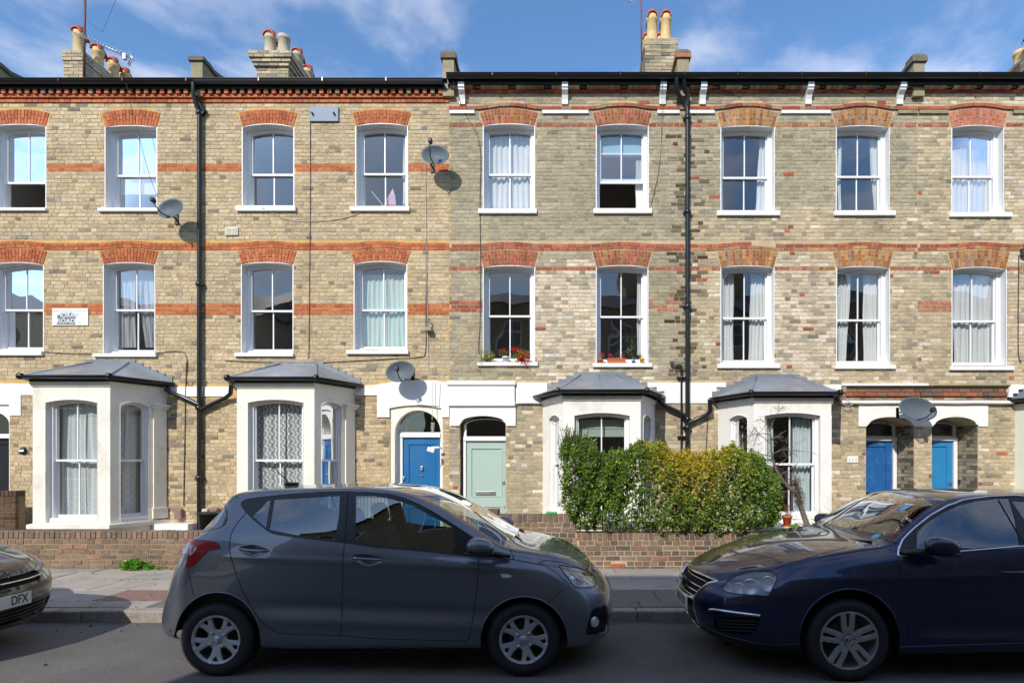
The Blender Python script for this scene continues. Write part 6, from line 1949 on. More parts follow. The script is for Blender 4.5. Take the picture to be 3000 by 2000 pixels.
def blades(root, c, n, hgt, spread, cols):
    m = MB()
    for k in range(n):
        p = Vector((c[0] + U(-spread, spread), c[1] + U(-.15, .15), c[2])); d = Vector((U(-.5, .5), U(-.3, .3), 1)).normalized(); w = .008
        h_ = hgt * U(.6, 1.1); cc = tuple(q * U(.7, 1.25) for q in random.choice(cols)); pts = []
        for j in range(5):
            t = j / 4; q = p + d * h_ * t + Vector((d.x, d.y, 0)) * t * t * h_ * .9 - Vector((0, 0, 1)) * t ** 3 * .25 * h_
            pts.append(q)
        for j in range(4):
            a = w * (1 - j / 4); b = w * (1 - (j + 1) / 4); m.add([pts[j] - Vector((a, 0, 0)), pts[j] + Vector((a, 0, 0)), pts[j + 1] + Vector((b, 0, 0)), pts[j + 1] - Vector((b, 0, 0))], [(0, 1, 2, 3)], cc)
    return m.build("blades", M_LEAF, root, kind="stuff", rec=False)
yy = 10.8
r_ = thing("strappy_plant", "clump of long green strap leaves beside the right cream bay", "plant", (wx(2480, yy), yy, .1))
blades(r_, (wx(2485, yy), yy, .12), 240, wz(1452, yy) - .12 + .12, .36, P_((96, 140, 40), (120, 160, 56), (80, 120, 40), (150, 170, 70)))
def rosette(label, px, py, y, rx, rz, n, ls, cols):
    r_ = thing("weed_clump", label, "weeds", (wx(px, y), y, wz(py, y)))
    bush(r_, (wx(px, y), y, wz(py, y)), rx, rz, n, cols, ls, ry=.07, wdt=.5, stems=False); return r_
WG = P_((110, 168, 50), (130, 186, 60), (90, 148, 44), (120, 160, 60))
rosette("bright green weeds growing at the foot of the left garden wall", 396, 1662, 8.65, .23, .11, 420, .044, WG)
rosette("sparse low weeds to the right of the bright green clump", 470, 1668, 8.66, .18, .05, 90, .03, WG)
rosette("small lime plant on the ledge right of the terracotta pot", 2328, 1545, 9.4, .08, .05, 110, .04, LIMES + WG)
# weeds and fallen leaves along the joints
m = MB()
for k in range(520):
    x = U(-8.5, 6); y = random.choice((8.72, 7.9, 7.3, 6.72, 6.45)) + U(-.03, .02)
    if R() < .6 and x > -2.5: continue
    for q in range(3): add_leaf(m, Vector((x + U(-.03, .03), y, PZ)), Vector((U(-1, 1), U(-1, 1), .8)), U(.01, .022), random.choice(WG), .4)
m.build("joint_moss", M_LEAF, None, label="moss and tiny weeds growing in the pavement joints", cat="weeds", kind="stuff", rec=False)
m = MB()
for k in range(260):
    x = U(-8, 5.5); y = random.choice((U(6.45, 8.7), U(5.9, 6.27), U(3.8, 6.2)))
    z = PZ + .004 if y > 6.28 else .006
    add_leaf(m, Vector((x, y, z)), Vector((U(-1, 1), U(-1, 1), U(0, .25))), U(.015, .04), random.choice(P_((150, 100, 60), (170, 120, 70), (120, 84, 56), (190, 160, 110))), .35)
m.build("fallen_leaves", M_LEAF, None, label="scattered dry leaves on road and pavement", cat="leaves", kind="stuff", rec=False)
m = MB(); m.bbox(wx(1600, 8.9), wx(1632, 8.9), 8.8, 8.95, ZW(1507), ZW(1500), .01)
m.build("green_bag", mat("green_plastic", rgb(60, 170, 100), .3), None, label="small bright green bag lying on the raised end of the wall", cat="bag")
# ================================================================ vehicles
M_RUB = mat("tyre_rubber", rgb(34, 34, 36), 0.75, vary=.15, vscale=12)
M_TRIM = mat("black_trim", rgb(20, 20, 22), 0.35)
M_GLOSSB = mat("gloss_black", rgb(14, 14, 16), 0.08, coat=.6)
M_UNDER = mat("underbody_black", rgb(12, 12, 13), 0.9)
M_SEAT = mat("seat_fabric", rgb(46, 48, 52), 0.9)
M_SEAM = mat("shut_line", rgb(6, 6, 8), 0.8)
M_CARGL = glass_mat("car_glass", (0.58, 0.70, 0.69), 2.2, 0.0, 1, 0.06)
M_CARGLD = glass_mat("car_glass_front", (0.62, 0.72, 0.67), 2.4, 0.0, 1, 0.10)
M_LENS = glass_mat("lamp_lens", (0.86, 0.88, 0.9), 1.8, 0.0, 1, 0.06)
M_LENSF = glass_mat("hazy_lamp_lens", (0.97, 0.98, 0.99), 1.0, 0.0, 1, 0.03)
M_REFL = mat("lamp_reflector", rgb(225, 228, 232), 0.35, metal=.35)
M_DREFL = mat("dark_reflector", rgb(60, 64, 68), 0.2, metal=.8)
M_RED = mat("red_lamp", rgb(150, 14, 22), 0.25, coat=.25, spec=.3, vary=.1)
M_SILV = mat("silver_wheel", rgb(176, 180, 186), 0.38, metal=.35, vary=.04, vscale=15)
M_SILVD = mat("dusty_alloy", rgb(160, 160, 160), 0.45, metal=.3, vary=.12, vscale=25)
M_BRAKE = mat("rusty_steel_wheel", rgb(96, 78, 72), 0.7, vary=.3, vscale=20)
M_PLATE = mat("white_number_plate", rgb(214, 214, 210), 0.35)
def paint(name, col, flake=.35, rough=.38, metal=.6):
    m, n, l, b = new_mat(name)
    b.inputs["Base Color"].default_value = (*col, 1); b.inputs["Metallic"].default_value = metal
    b.inputs["Roughness"].default_value = rough; b.inputs["Coat Weight"].default_value = 1.0
    b.inputs["Coat Roughness"].default_value = .015; b.inputs["Coat IOR"].default_value = 1.55
    geo = n.new("ShaderNodeNewGeometry"); nz = n.new("ShaderNodeTexNoise"); nz.inputs["Scale"].default_value = 1.5; nz.inputs["Detail"].default_value = 2
    l.new(geo.outputs["Position"], nz.inputs["Vector"])
    bp = n.new("ShaderNodeBump"); bp.inputs["Strength"].default_value = .15; bp.inputs["Distance"].default_value = .008
    l.new(nz.outputs["Fac"], bp.inputs["Height"]); l.new(bp.outputs[0], b.inputs["Coat Normal"])
    d = n.new("ShaderNodeTexNoise"); d.inputs["Scale"].default_value = 5; d.inputs["Detail"].default_value = 8
    l.new(geo.outputs["Position"], d.inputs["Vector"])
    mr = n.new("ShaderNodeMapRange"); mr.inputs["From Min"].default_value = .35; mr.inputs["From Max"].default_value = .75; mr.inputs["To Min"].default_value = rough; mr.inputs["To Max"].default_value = rough + .14
    l.new(d.outputs["Fac"], mr.inputs["Value"]); l.new(mr.outputs[0], b.inputs["Roughness"])
    return m

def pchip(xs, ys):
    xs = np.array(xs, float); ys = np.array(ys, float)
    h = np.diff(xs); d = np.diff(ys) / h; m = np.zeros(len(xs))
    for i in range(1, len(xs) - 1):
        if d[i - 1] * d[i] > 0:
            w1, w2 = 2 * h[i] + h[i - 1], h[i] + 2 * h[i - 1]; m[i] = (w1 + w2) / (w1 / d[i - 1] + w2 / d[i])
    m[0], m[-1] = d[0], d[-1]
    def f(x):
        x = np.clip(x, xs[0], xs[-1]); i = np.clip(np.searchsorted(xs, x) - 1, 0, len(h) - 1); t = (x - xs[i]) / h[i]
        return (2 * t**3 - 3 * t**2 + 1) * ys[i] + (t**3 - 2 * t**2 + t) * h[i] * m[i] + (-2 * t**3 + 3 * t**2) * ys[i + 1] + (t**3 - t**2) * h[i] * m[i + 1]
    return f

def smoothed(f, sg=.035):
    xs = np.linspace(-8.5, 8.5, 6801); ys = f(xs); k = np.exp(-.5 * (np.arange(-60, 61) * .0025 / sg) ** 2); k /= k.sum()
    yy = np.convolve(np.pad(ys, 60, mode='edge'), k, mode='valid')
    return lambda x: np.interp(x, xs, yy)

def crown(tab, sh, ct, lo, hi):
    f = pchip(*zip(*sorted(tab))); s_ = pchip(*zip(*sorted(sh))); c_ = pchip(*zip(*sorted(ct)))
    return [(float(x), float(f(x - s_(x)) + c_(x))) for x in np.linspace(lo, hi, 90)]

class Body:
    """car skin: lengthwise lines wrapped round both ends, splined across. X = world x, y from the centreline (+ = near side)"""
    def __init__(s, lines, CY, capl, capr, nexp=2.4, ua=.16, dent=None):
        s.dent = dent; s.CY = CY; s.L = []; s.ua = ua; s.n = nexp
        for li_, (tipl, tipr, zt, wt) in enumerate(lines):
            zt = sorted(zt); wt = sorted(wt)
            s.L.append((tipl, tipr, smoothed(pchip(*zip(*zt)), .03), smoothed(pchip(*zip(*wt)), .06) if len(wt) > 1 else (lambda x, w=wt[0][1]: np.full_like(x, w)), capl, capr))
        s.K = len(s.L)
    def line(s, k, u):
        tl, tr, zf, wf, cl, cr = s.L[k]
        if isinstance(cl, (list, tuple)): cl = cl[k]
        if isinstance(cr, (list, tuple)): cr = cr[k]
        e = 2 / s.n; ua = s.ua
        u = np.clip(u, 0, 1)
        x = np.empty_like(u); fac = np.ones_like(u)
        a = u < ua; b = u > 1 - ua; c = ~(a | b)
        th = np.clip(u[a] / ua, 0, 1) * math.pi / 2
        x[a] = tl + cl * (1 - np.cos(th) ** e); fac[a] = np.sin(th) ** e
        th = np.clip((1 - u[b]) / ua, 0, 1) * math.pi / 2
        x[b] = tr - cr * (1 - np.cos(th) ** e); fac[b] = np.sin(th) ** e
        x[c] = tl + cl + (u[c] - ua) / (1 - 2 * ua) * (tr - cr - tl - cl)
        return np.stack([x, wf(x) * fac, zf(x)], -1)
    def S(s, U_, V_):
        U_ = np.asarray(U_, float); V_ = np.clip(np.asarray(V_, float), 0, s.K - 1 - 1e-9)
        P = np.stack([s.line(k, U_.ravel()) for k in range(s.K)])
        i = np.floor(V_.ravel()).astype(int); t = (V_.ravel() - i)[:, None]; r = np.arange(len(i))
        g = lambda j: P[np.clip(j, 0, s.K - 1), r]
        p1, p2 = g(i), g(i + 1)
        p0 = np.where((i > 0)[:, None], g(i - 1), 2 * p1 - p2)
        p3 = g(i + 2).copy()
        last = (i + 2 > s.K - 1)
        if last.any():
            m = p1[last].copy(); m[:, 1] *= -1; p3[last] = m        # mirror across the centreline
        out = .5 * (2 * p1 + (-p0 + p2) * t + (2 * p0 - 5 * p1 + 4 * p2 - p3) * t**2 + (-p0 + 3 * p1 - 3 * p2 + p3) * t**3)
        if s.dent is not None: out[:, 1] += s.dent(out[:, 0], out[:, 2]) * np.clip(out[:, 1] / .4 - 1, 0, 1)
        out[:, 1] = np.maximum(out[:, 1], 0)
        return out.reshape(U_.shape + (3,))
    def N(s, U_, V_):
        e = 2e-3
        a = s.S(np.clip(U_ + e, 0, 1), V_) - s.S(np.clip(U_ - e, 0, 1), V_)
        b = s.S(U_, np.clip(V_ + e * 8, 0, s.K - 1)) - s.S(U_, np.clip(V_ - e * 8, 0, s.K - 1))
        n = np.cross(a, b); n /= np.maximum(np.linalg.norm(n, axis=-1, keepdims=True), 1e-12)
        return -n
    def world(s, P, far=False):
        P = np.asarray(P, float); W = np.empty_like(P)
        W[..., 0] = P[..., 0]; W[..., 1] = s.CY + (P[..., 1] if far else -P[..., 1]); W[..., 2] = P[..., 2]
        return W
    def proj(s, P, mode):
        if mode == 'yz': return P[..., 1:3]
        if mode == 'xz': return P[..., [0, 2]]
        W = s.world(P, mode == 'far'); d = W[..., 1]
        return np.stack([XC + W[..., 0] * F_PX / d, YC - (W[..., 2] - CAM_H) * F_PX / d], -1)
    def invert(s, pts, mode='near', urange=(0, 1), vrange=None):
        vr = vrange or (0, s.K - 1)
        gu, gv = np.meshgrid(np.linspace(*urange, 150), np.linspace(*vr, 110), indexing='ij')
        P_s = s.S(gu, gv); Q = s.proj(P_s, mode).reshape(-1, 2); gu = gu.ravel(); gv = gv.ravel()
        if mode in ('near', 'far'):
            Wd = s.world(P_s, mode == 'far').reshape(-1, 3) - np.array([0, 0, CAM_H]); Ng = s.N(gu, gv)
            if mode == 'near': Ng = Ng * np.array([1, -1, 1])
            Q = np.where((((Wd * Ng).sum(1)) < 0)[:, None], Q, 1e6)
        out = []
        for p in pts:
            p = np.array(p, float); i = np.argmin(((Q - p) ** 2).sum(1)); u, v = gu[i], gv[i]; e0 = math.sqrt(((Q[i] - p) ** 2).sum())
            for _ in range(6):
                e = 1e-3
                f0, fu, fv = s.proj(s.S(np.array([u, min(1, u + e) if u + e <= 1 else u - e, u]), np.array([v, v, v + e * 5 if v + e * 5 < s.K - 1 else v - e * 5])), mode)
                su = e if u + e <= 1 else -e; sv = e * 5 if v + e * 5 < s.K - 1 else -e * 5
                J = np.stack([(fu - f0) / su, (fv - f0) / sv], 1)
                try: d = np.linalg.solve(J, p - f0)
                except np.linalg.LinAlgError: break
                if not np.all(np.isfinite(d)): break
                d = np.clip(d, [-.02, -.3], [.02, .3]); u = float(np.clip(u + d[0], urange[0], urange[1])); v = float(np.clip(v + d[1], vr[0], vr[1]))
            e1 = np.linalg.norm(s.proj(s.S(np.array(u), np.array(v)), mode) - p)
            out.append((u, v) if e1 < e0 and abs(u - gu[i]) < .03 else (gu[i], gv[i]))
        return out

def smooth_loop(pts, n=4, closed=True):
    P = [np.array(p, float) for p in pts]; out = []
    N_ = len(P)
    for i in range(N_ if closed else N_ - 1):
        g = lambda j: P[j % N_] if closed else P[max(0, min(N_ - 1, j))]
        p0, p1, p2, p3 = g(i - 1), g(i), g(i + 1), g(i + 2)
        for t in np.linspace(0, 1, n, endpoint=False):
            out.append(tuple(.5 * (2 * p1 + (-p0 + p2) * t + (2 * p0 - 5 * p1 + 4 * p2 - p3) * t**2 + (-p0 + 3 * p1 - 3 * p2 + p3) * t**3)))
    if not closed: out.append(tuple(P[-1]))
    return out
def dense(pts, n=5, closed=True):
    out = []
    m = len(pts)
    for i in range(m if closed else m - 1):
        a, b = pts[i], pts[(i + 1) % m]
        for t in range(n): out.append((a[0] + (b[0] - a[0]) * t / n, a[1] + (b[1] - a[1]) * t / n))
    if not closed: out.append(tuple(pts[-1]))
    return out

def pip_np(P, poly):
    x, y = P[:, 0], P[:, 1]; c = np.zeros(len(P), bool); j = len(poly) - 1
    for i in range(len(poly)):
        xi, yi = poly[i]; xj, yj = poly[j]
        if yi != yj:
            m = ((yi > y) != (yj > y)) & (x < (xj - xi) * (y - yi) / (yj - yi) + xi); c ^= m
        j = i
    return c

def arch_uv(body, pts, mode='near'):
    # keep only outline points that really lie on the skin, then run both ends down past the sill
    uv = body.invert(pts, mode, vrange=(0, 6)); A = np.array(uv)
    q = body.proj(body.S(A[:, 0], A[:, 1]), mode); e = np.linalg.norm(q - np.array(pts), axis=1) * (1 if mode != 'xz' else 350)
    k = [i for i in range(len(uv)) if e[i] < 2.5 and uv[i][1] > .02]
    uv = [uv[i] for i in k]
    return [(uv[0][0], -.2)] + uv + [(uv[-1][0], -.2)]

def skin_parts(body, root, regions, mats_, nu=210, nv=10, default="body_shell", mirror=True, offs=None):
    """regions: list of (name, uv polygon); later ones win; name None = cut away"""
    K = body.K - 1; VS = 0.05                      # v scaled so cdt cells are roughly square
    u = np.concatenate([np.linspace(0, body.ua, 34, endpoint=False), np.linspace(body.ua, 1 - body.ua, nu - 68, endpoint=False), np.linspace(1 - body.ua, 1, 34)])
    v = np.linspace(0, K, K * nv + 1)
    pts = [Vector((a, b * VS)) for a in u for b in v]
    nvv = len(v); edges = []
    for i in range(len(u) - 1): edges += [(i * nvv, (i + 1) * nvv), (i * nvv + nvv - 1, (i + 1) * nvv + nvv - 1)]
    for j in range(nvv - 1): edges += [(j, j + 1), ((len(u) - 1) * nvv + j, (len(u) - 1) * nvv + j + 1)]
    for nm, poly in regions:
        n0 = len(pts); pts += [Vector((a, b * VS)) for a, b in poly]
        edges += [(n0 + i, n0 + (i + 1) % len(poly)) for i in range(len(poly))]
    vo, eo, fo, *_ = delaunay_2d_cdt(pts, edges, [], 0, 1e-7)
    A = np.array([(p.x, p.y / VS) for p in vo]); T = np.array([f for f in fo if len(f) == 3])
    C = A[T].mean(1)
    ok = (C[:, 0] > 0) & (C[:, 0] < 1) & (C[:, 1] > 0) & (C[:, 1] < K)
    T, C = T[ok], C[ok]
    lab = np.zeros(len(T), int); names = [default]
    for nm, poly in regions:
        inside = pip_np(C, poly)
        key = nm if nm is not None else "__cut"
        if key not in names: names.append(key)
        lab[inside] = names.index(key)
    Ac = np.stack([np.clip(A[:, 0], 0, 1), np.clip(A[:, 1], 0, K)], 1)
    P = body.S(Ac[:, 0], Ac[:, 1]); Nn = body.N(Ac[:, 0], Ac[:, 1])
    objs = {}
    for li, nm in enumerate(names):
        if nm == "__cut": continue
        t = T[lab == li]
        if len(t) == 0: continue
        idx, inv = np.unique(t.ravel(), return_inverse=True); f = inv.reshape(-1, 3)
        p, n_ = P[idx], Nn[idx]
        base, mname = nm.split(':')[0], nm
        o_ = (offs or {}).get(nm, 0.0)
        p = p + n_ * o_
        for far in ((False, True) if mirror else (False,)):
            W = body.world(p, far); NW = n_.copy(); NW[:, 1] *= (1 if far else -1)
            ff = f if far else f[:, ::-1]
            # orient by normal
            a = W[ff[:, 1]] - W[ff[:, 0]]; b = W[ff[:, 2]] - W[ff[:, 0]]
            dt = (np.cross(a, b) * NW[ff[:, 0]]).sum(1)
            ff = np.where((dt < 0)[:, None], ff[:, ::-1], ff)
            off = np.array(world_loc(root)[:])
            me = bpy.data.meshes.new(base); me.from_pydata((W - off).tolist(), [], ff.tolist())
            me.polygons.foreach_set("use_smooth", [True] * len(ff))
            me.materials.append(mats_[nm]); me.validate()
            if len(me.vertices) == len(NW): me.normals_split_custom_set_from_vertices(NW.tolist())
            if far and ('glass' not in base) and base == default and default in objs:
                pass
            o = bpy.data.objects.new(base, me); COL.objects.link(o); o.parent = root
            objs.setdefault(nm, []).append(o)
    # merge the two halves of pieces that are one thing across the centreline
    return objs

def join_objs(objs, name):
    """join two mesh halves into one object, keeping their custom normals"""
    V = []; F_ = []; NN = []; mats_ = objs[0].data.materials[:]
    for o in objs:
        me = o.data; n0 = len(V); V += [v.co[:] for v in me.vertices]; F_ += [tuple(i + n0 for i in p.vertices) for p in me.polygons]
        nn = {}
        for lp in me.corner_normals: pass
        cn = np.zeros(len(me.loops) * 3, dtype=np.float32); me.corner_normals.foreach_get("vector", cn); cn = cn.reshape(-1, 3)
        vi = np.zeros(len(me.loops), dtype=np.int32); me.loops.foreach_get("vertex_index", vi)
        nv = np.zeros((len(me.vertices), 3)); nv[vi] = cn; NN += nv.tolist()
    me = bpy.data.meshes.new(name); me.from_pydata(V, [], F_); me.polygons.foreach_set("use_smooth", [True] * len(F_))
    me.materials.append(mats_[0]); me.normals_split_custom_set_from_vertices(NN)
    o = bpy.data.objects.new(name, me); COL.objects.link(o); o.parent = objs[0].parent
    for q in objs: bpy.data.objects.remove(q)
    return o

def seam(body, root, uvs, r=.003, mt=None, name="shut_line", mirror=True, lift=.0, parts=None):
    P = body.S(np.array([a for a, b in uvs]), np.array([b for a, b in uvs])); Nn = body.N(np.array([a for a, b in uvs]), np.array([b for a, b in uvs]))
    P = P + Nn * lift
    out = []
    for far in ((False, True) if mirror else (False,)):
        m = MB(); m.tube([tuple(w) for w in body.world(P, far)], r, 6); out.append(m.build(name, mt or M_SEAM, root, rec=False))
    return out

def wheel(root, cx, cy, cz, r, w, rim_r, style, outer=-1, rot=0.0, steer=0.0):
    """outer = -1: outside face towards the camera"""
    wh = bpy.data.objects.new("wheel", None); COL.objects.link(wh); wh.parent = root
    P = world_loc(root); wh.location = (cx - P.x, cy - P.y, cz - P.z); wh.rotation_euler = (0, 0, steer)
    Rm = Matrix.Rotation(math.pi if outer > 0 else 0, 4, 'Z')
    def fin(m, nm, mt, rec=False):
        o = m.build(nm, mt, None, rec=rec); o.parent = wh; return o
    m = MB(Rm)      # local: y = 0 at outer sidewall plane
    h = r
    m.lathe([(rim_r - .012, .012), (rim_r + .006, .004), (rim_r + (h - rim_r) * .35, -.004), (rim_r + (h - rim_r) * .7, .0), (h - .018, .010), (h - .006, .022), (h, .04), (h, w - .03), (h - .02, w), (rim_r, w)], (0, 0, 0), 'y', 72)
    for k in range(84):
        a = 2 * math.pi * k / 84
        c, s_ = math.cos(a), math.sin(a)
        for ya, yb in ((.014, .05), (.075, w - .08), (w - .05, w - .012)):
            aa = a + .02; r0, r1 = h - .008, h + .0015
            d = .020
            m.add([(r0 * math.cos(aa - d), ya, r0 * math.sin(aa - d)), (r1 * math.cos(aa - d), ya + .004, r1 * math.sin(aa - d)), (r1 * math.cos(aa + d), ya + .004, r1 * math.sin(aa + d)), (r0 * math.cos(aa + d), ya, r0 * math.sin(aa + d)),
                   (r1 * math.cos(aa - d), yb, r1 * math.sin(aa - d)), (r1 * math.cos(aa + d), yb, r1 * math.sin(aa + d))], [(0, 1, 2, 3), (1, 4, 5, 2)])
    fin(m, "tyre", M_RUB)
    m = MB(Rm); m.lathe([(rim_r, .010), (rim_r - .004, .006), (rim_r - .016, .014), (rim_r - .02, .06), (rim_r - .03, w * .8), (.02, w * .8)], (0, 0, 0), 'y', 60)
    fin(m, "rim_barrel", M_SILVD if style == 'alloy' else M_BRAKE)
    m = MB(Rm); m.lathe([(0, .085), (rim_r * .62, .085), (rim_r * .62, .1), (0, .1)], (0, 0, 0), 'y', 40)
    fin(m, "brake_disc", M_BRAKE)
    rr = rim_r - .008
    circ = [(rr * math.cos(2 * math.pi * k / 90), rr * math.sin(2 * math.pi * k / 90)) for k in range(90)]
    holes = []
    def polar(lst, a0): return [(q * math.cos(a0 + t), q * math.sin(a0 + t)) for q, t in lst]
    if style == 'cap':
        m = MB(Rm)
        for k in range(5):
            a = rot + k * 2 * math.pi / 5
            holes.append(dense(polar([(rr * .40, -.17), (rr * .47, -.27), (rr * .70, -.30), (rr * .90, -.27), (rr * .905, -.1), (rr * .905, .1), (rr * .90, .27), (rr * .70, .30), (rr * .47, .27), (rr * .40, .17)], a), 2))
            b = a + math.pi / 5
            holes.append(dense(polar([(rr * .66, 0), (rr * .86, -.13), (rr * .90, -.06), (rr * .90, .06), (rr * .86, .13)], b), 2))
        def fz(u, w_):
            q = min(1.0, math.hypot(u, w_) / rr); a = (math.atan2(w_, u) - rot - math.pi / 5) % (2 * math.pi / 5); a = min(a, 2 * math.pi / 5 - a)
            ridge = -.012 * max(0, 1 - abs(a - .16) / .12) * max(0, q - .25) * 1.3
            return .010 + .016 * (1 - q) - .010 * math.exp(-((q - 1) / .08) ** 2) + ridge * .4
        m.plate(circ, holes, 0.0, .014, fz=fz, grid=.010)
        fin(m, "hubcap", M_SILV, True)
        m = MB(Rm); m.lathe([(0, .006), (.030, .008), (.033, .016), (.033, .05)], (0, 0, 0), 'y', 24); fin(m, "centre_cap", M_SILV)
        m = MB(Rm)
        m.lathe([(.018, .004), (.020, .0025), (.022, .004)], (0, 0, 0), 'y', 24)
        m.tube([(-.010, .004, -.009), (-.006, .003, .010)], .003, 5); m.tube([(.006, .004, -.010), (.010, .003, .009)], .003, 5); m.tube([(-.008, .003, .0), (.008, .003, .001)], .003, 5)
        fin(m, "emblem", M_CHROME)
        for k in range(4):
            a = rot + math.pi / 2 * k + .35
            m = MB(Rm); m.lathe([(0, .004), (.009, .006), (.014, .016), (.014, .05)], (.065 * math.cos(a), 0, .065 * math.sin(a)), 'y', 12)
            fin(m, "wheel_nut", M_STEEL)
    else:
        m = MB(Rm)
        for k in range(5):
            a = rot + k * 2 * math.pi / 5
            # slot inside each twin spoke
            sl = [(rr * .46, -.055), (rr * .50, -.085), (rr * .90, -.075), (rr * .945, -.055), (rr * .955, 0), (rr * .945, .055), (rr * .90, .075), (rr * .50, .085), (rr * .46, .055)]
            holes.append(dense(polar(sl, a), 2))
            b = a + math.pi / 5
            op = [(rr * .30, 0), (rr * .55, -.22), (rr * .80, -.33), (rr * .935, -.35), (rr * .955, -.28), (rr * .955, -.1), (rr * .955, .1), (rr * .955, .28), (rr * .935, .35), (rr * .80, .33), (rr * .55, .22)]
            holes.append(dense(polar(op, b), 2))
        def fz(u, w_):
            q = min(1.0, math.hypot(u, w_) / rr)
            return .006 + .020 * (1 - q) ** 1.5 - .004 * math.exp(-((q - 1) / .05) ** 2)
        m.plate(circ, holes, 0.0, .028, fz=fz, grid=.012)
        fin(m, "alloy_rim", M_SILVD, True)
        m = MB(Rm); m.lathe([(0, .020), (.030, .021), (.032, .027), (.032, .05)], (0, 0, 0), 'y', 24); fin(m, "centre_cap", M_TRIM)
        e = MB(Rm); badge(e, Matrix.Identity(4), .030, .0025, y=.018); fin(e, "emblem", M_CHROME)
        for k in range(5):
            a = rot + k * 2 * math.pi / 5
            m = MB(Rm); m.lathe([(0, .026), (.006, .026), (.007, .02), (.0135, .018), (.016, .03), (.016, .05)], (.056 * math.cos(a), 0, .056 * math.sin(a)), 'y', 12)
            fin(m, "wheel_bolt", M_TRIM)
    return wh

def badge(m, M, r, t, y=0.0):
    """round two-letter emblem: V above W inside a ring"""
    old = m.M; m.M = (old @ M) if old is not None else M
    n = 32
    m.lathe([(r - t * 1.5, y), (r - t * .75, y - t), (r, y)], (0, 0, 0), 'y', n)
    k = r * .86
    def bar(a, b): m.tube([(a[0] * k, y - t * .4, a[1] * k), (b[0] * k, y - t * .4, b[1] * k)], t * 1.0, 6)
    bar((-.45, .86), (0, .12)); bar((.45, .86), (0, .12))
    bar((-.93, .30), (-.42, -.86)); bar((-.42, -.86), (0, .02)); bar((0, .02), (.42, -.86)); bar((.42, -.86), (.93, .30))
    m.M = old

def arch_liner(root, cx, cz, r, y0, y1):
    m = MB(); n = 26; V = []
    for yy in (y0, y1):
        for k in range(n + 1):
            a = .12 + (math.pi - .24) * k / n; V.append((cx + r * math.cos(a), yy, cz + r * math.sin(a)))
    m.add(V, [(k, k + 1, n + 2 + k, n + 1 + k) for k in range(n)]); m.add([V[n + 1 + k] for k in range(n + 1)], [tuple(range(n + 1))])
    return m.build("wheel_arch_liner", M_UNDER, root, rec=False)

def seat(root, x, y, z0, back, face=1, hr=True):
    s_ = MB(); 
    s_.bbox(x - .25, x + .25, y - .24, y + .24, z0, z0 + .16, .05)
    st = s_.build("seat", M_SEAT, root)
    m = MB(Matrix.Translation((x - face * .24, y, z0 + .10)) @ Matrix.Rotation(-face * math.radians(18), 4, 'Y'))
    m.bbox(-.07, .06, -.23, .23, 0, back, .06); m.build("backrest", M_SEAT, st)
    if hr:
        m = MB(Matrix.Translation((x - face * .24, y, z0 + .10)) @ Matrix.Rotation(-face * math.radians(18), 4, 'Y'))
        for q in (-.06, .06): m.tube([(0, q, back - .02), (0, q, back + .08)], .006, 6)
        m.bbox(-.055, .05, -.13, .13, back + .05, back + .25, .05); m.build("headrest", M_SEAT, st)
    return st

def plate_obj(root, s_, M, w=.52, h=.111, size=.098, dx=0.0):
    m = MB(M); m.bbox(-w / 2, w / 2, -.006, .004, -h / 2, h / 2, .003); p = m.build("number_plate", M_PLATE, root)
    cu = bpy.data.curves.new("t", 'FONT'); cu.body = s_; cu.size = size; cu.align_x = 'CENTER'; cu.align_y = 'CENTER'; cu.extrude = .0006; cu.offset = .0012
    t = bpy.data.objects.new("t", cu); COL.objects.link(t)
    me = bpy.data.meshes.new_from_object(t.evaluated_get(bpy.context.evaluated_depsgraph_get())); bpy.data.objects.remove(t)
    me.transform(M @ Matrix.Translation((dx, -.0075, 0)) @ Matrix.Rotation(math.radians(90), 4, 'X') @ Matrix.Diagonal((.88, 1.12, 1, 1)))
    me.transform(Matrix.Translation(-world_loc(root)))
    me.materials.clear(); me.materials.append(M_TEXTK)
    o = bpy.data.objects.new("plate_lettering", me); COL.objects.link(o); o.parent = p
    return p
# ---------------------------------------------------------------- grey hatchback
def Z2(*p): return [(450 + x / 2.529, 1380 + y / 2.529) for x, y in p]
def Z3(*p): return [(1100 + x / 2.529, 1380 + y / 2.529) for x, y in p]
def ZF(*p): return [(1400 + x / 3.733, 1560 + y / 3.733) for x, y in p]
def Z5(*p): return [(2250 + x / 2.529, 1380 + y / 2.529) for x, y in p]
def ZA(*p): return [(1980 + x / 3.92, 1560 + y / 3.92) for x, y in p]
def Z6(*p): return [(x / 4.613, 1560 + y / 4.613) for x, y in p]

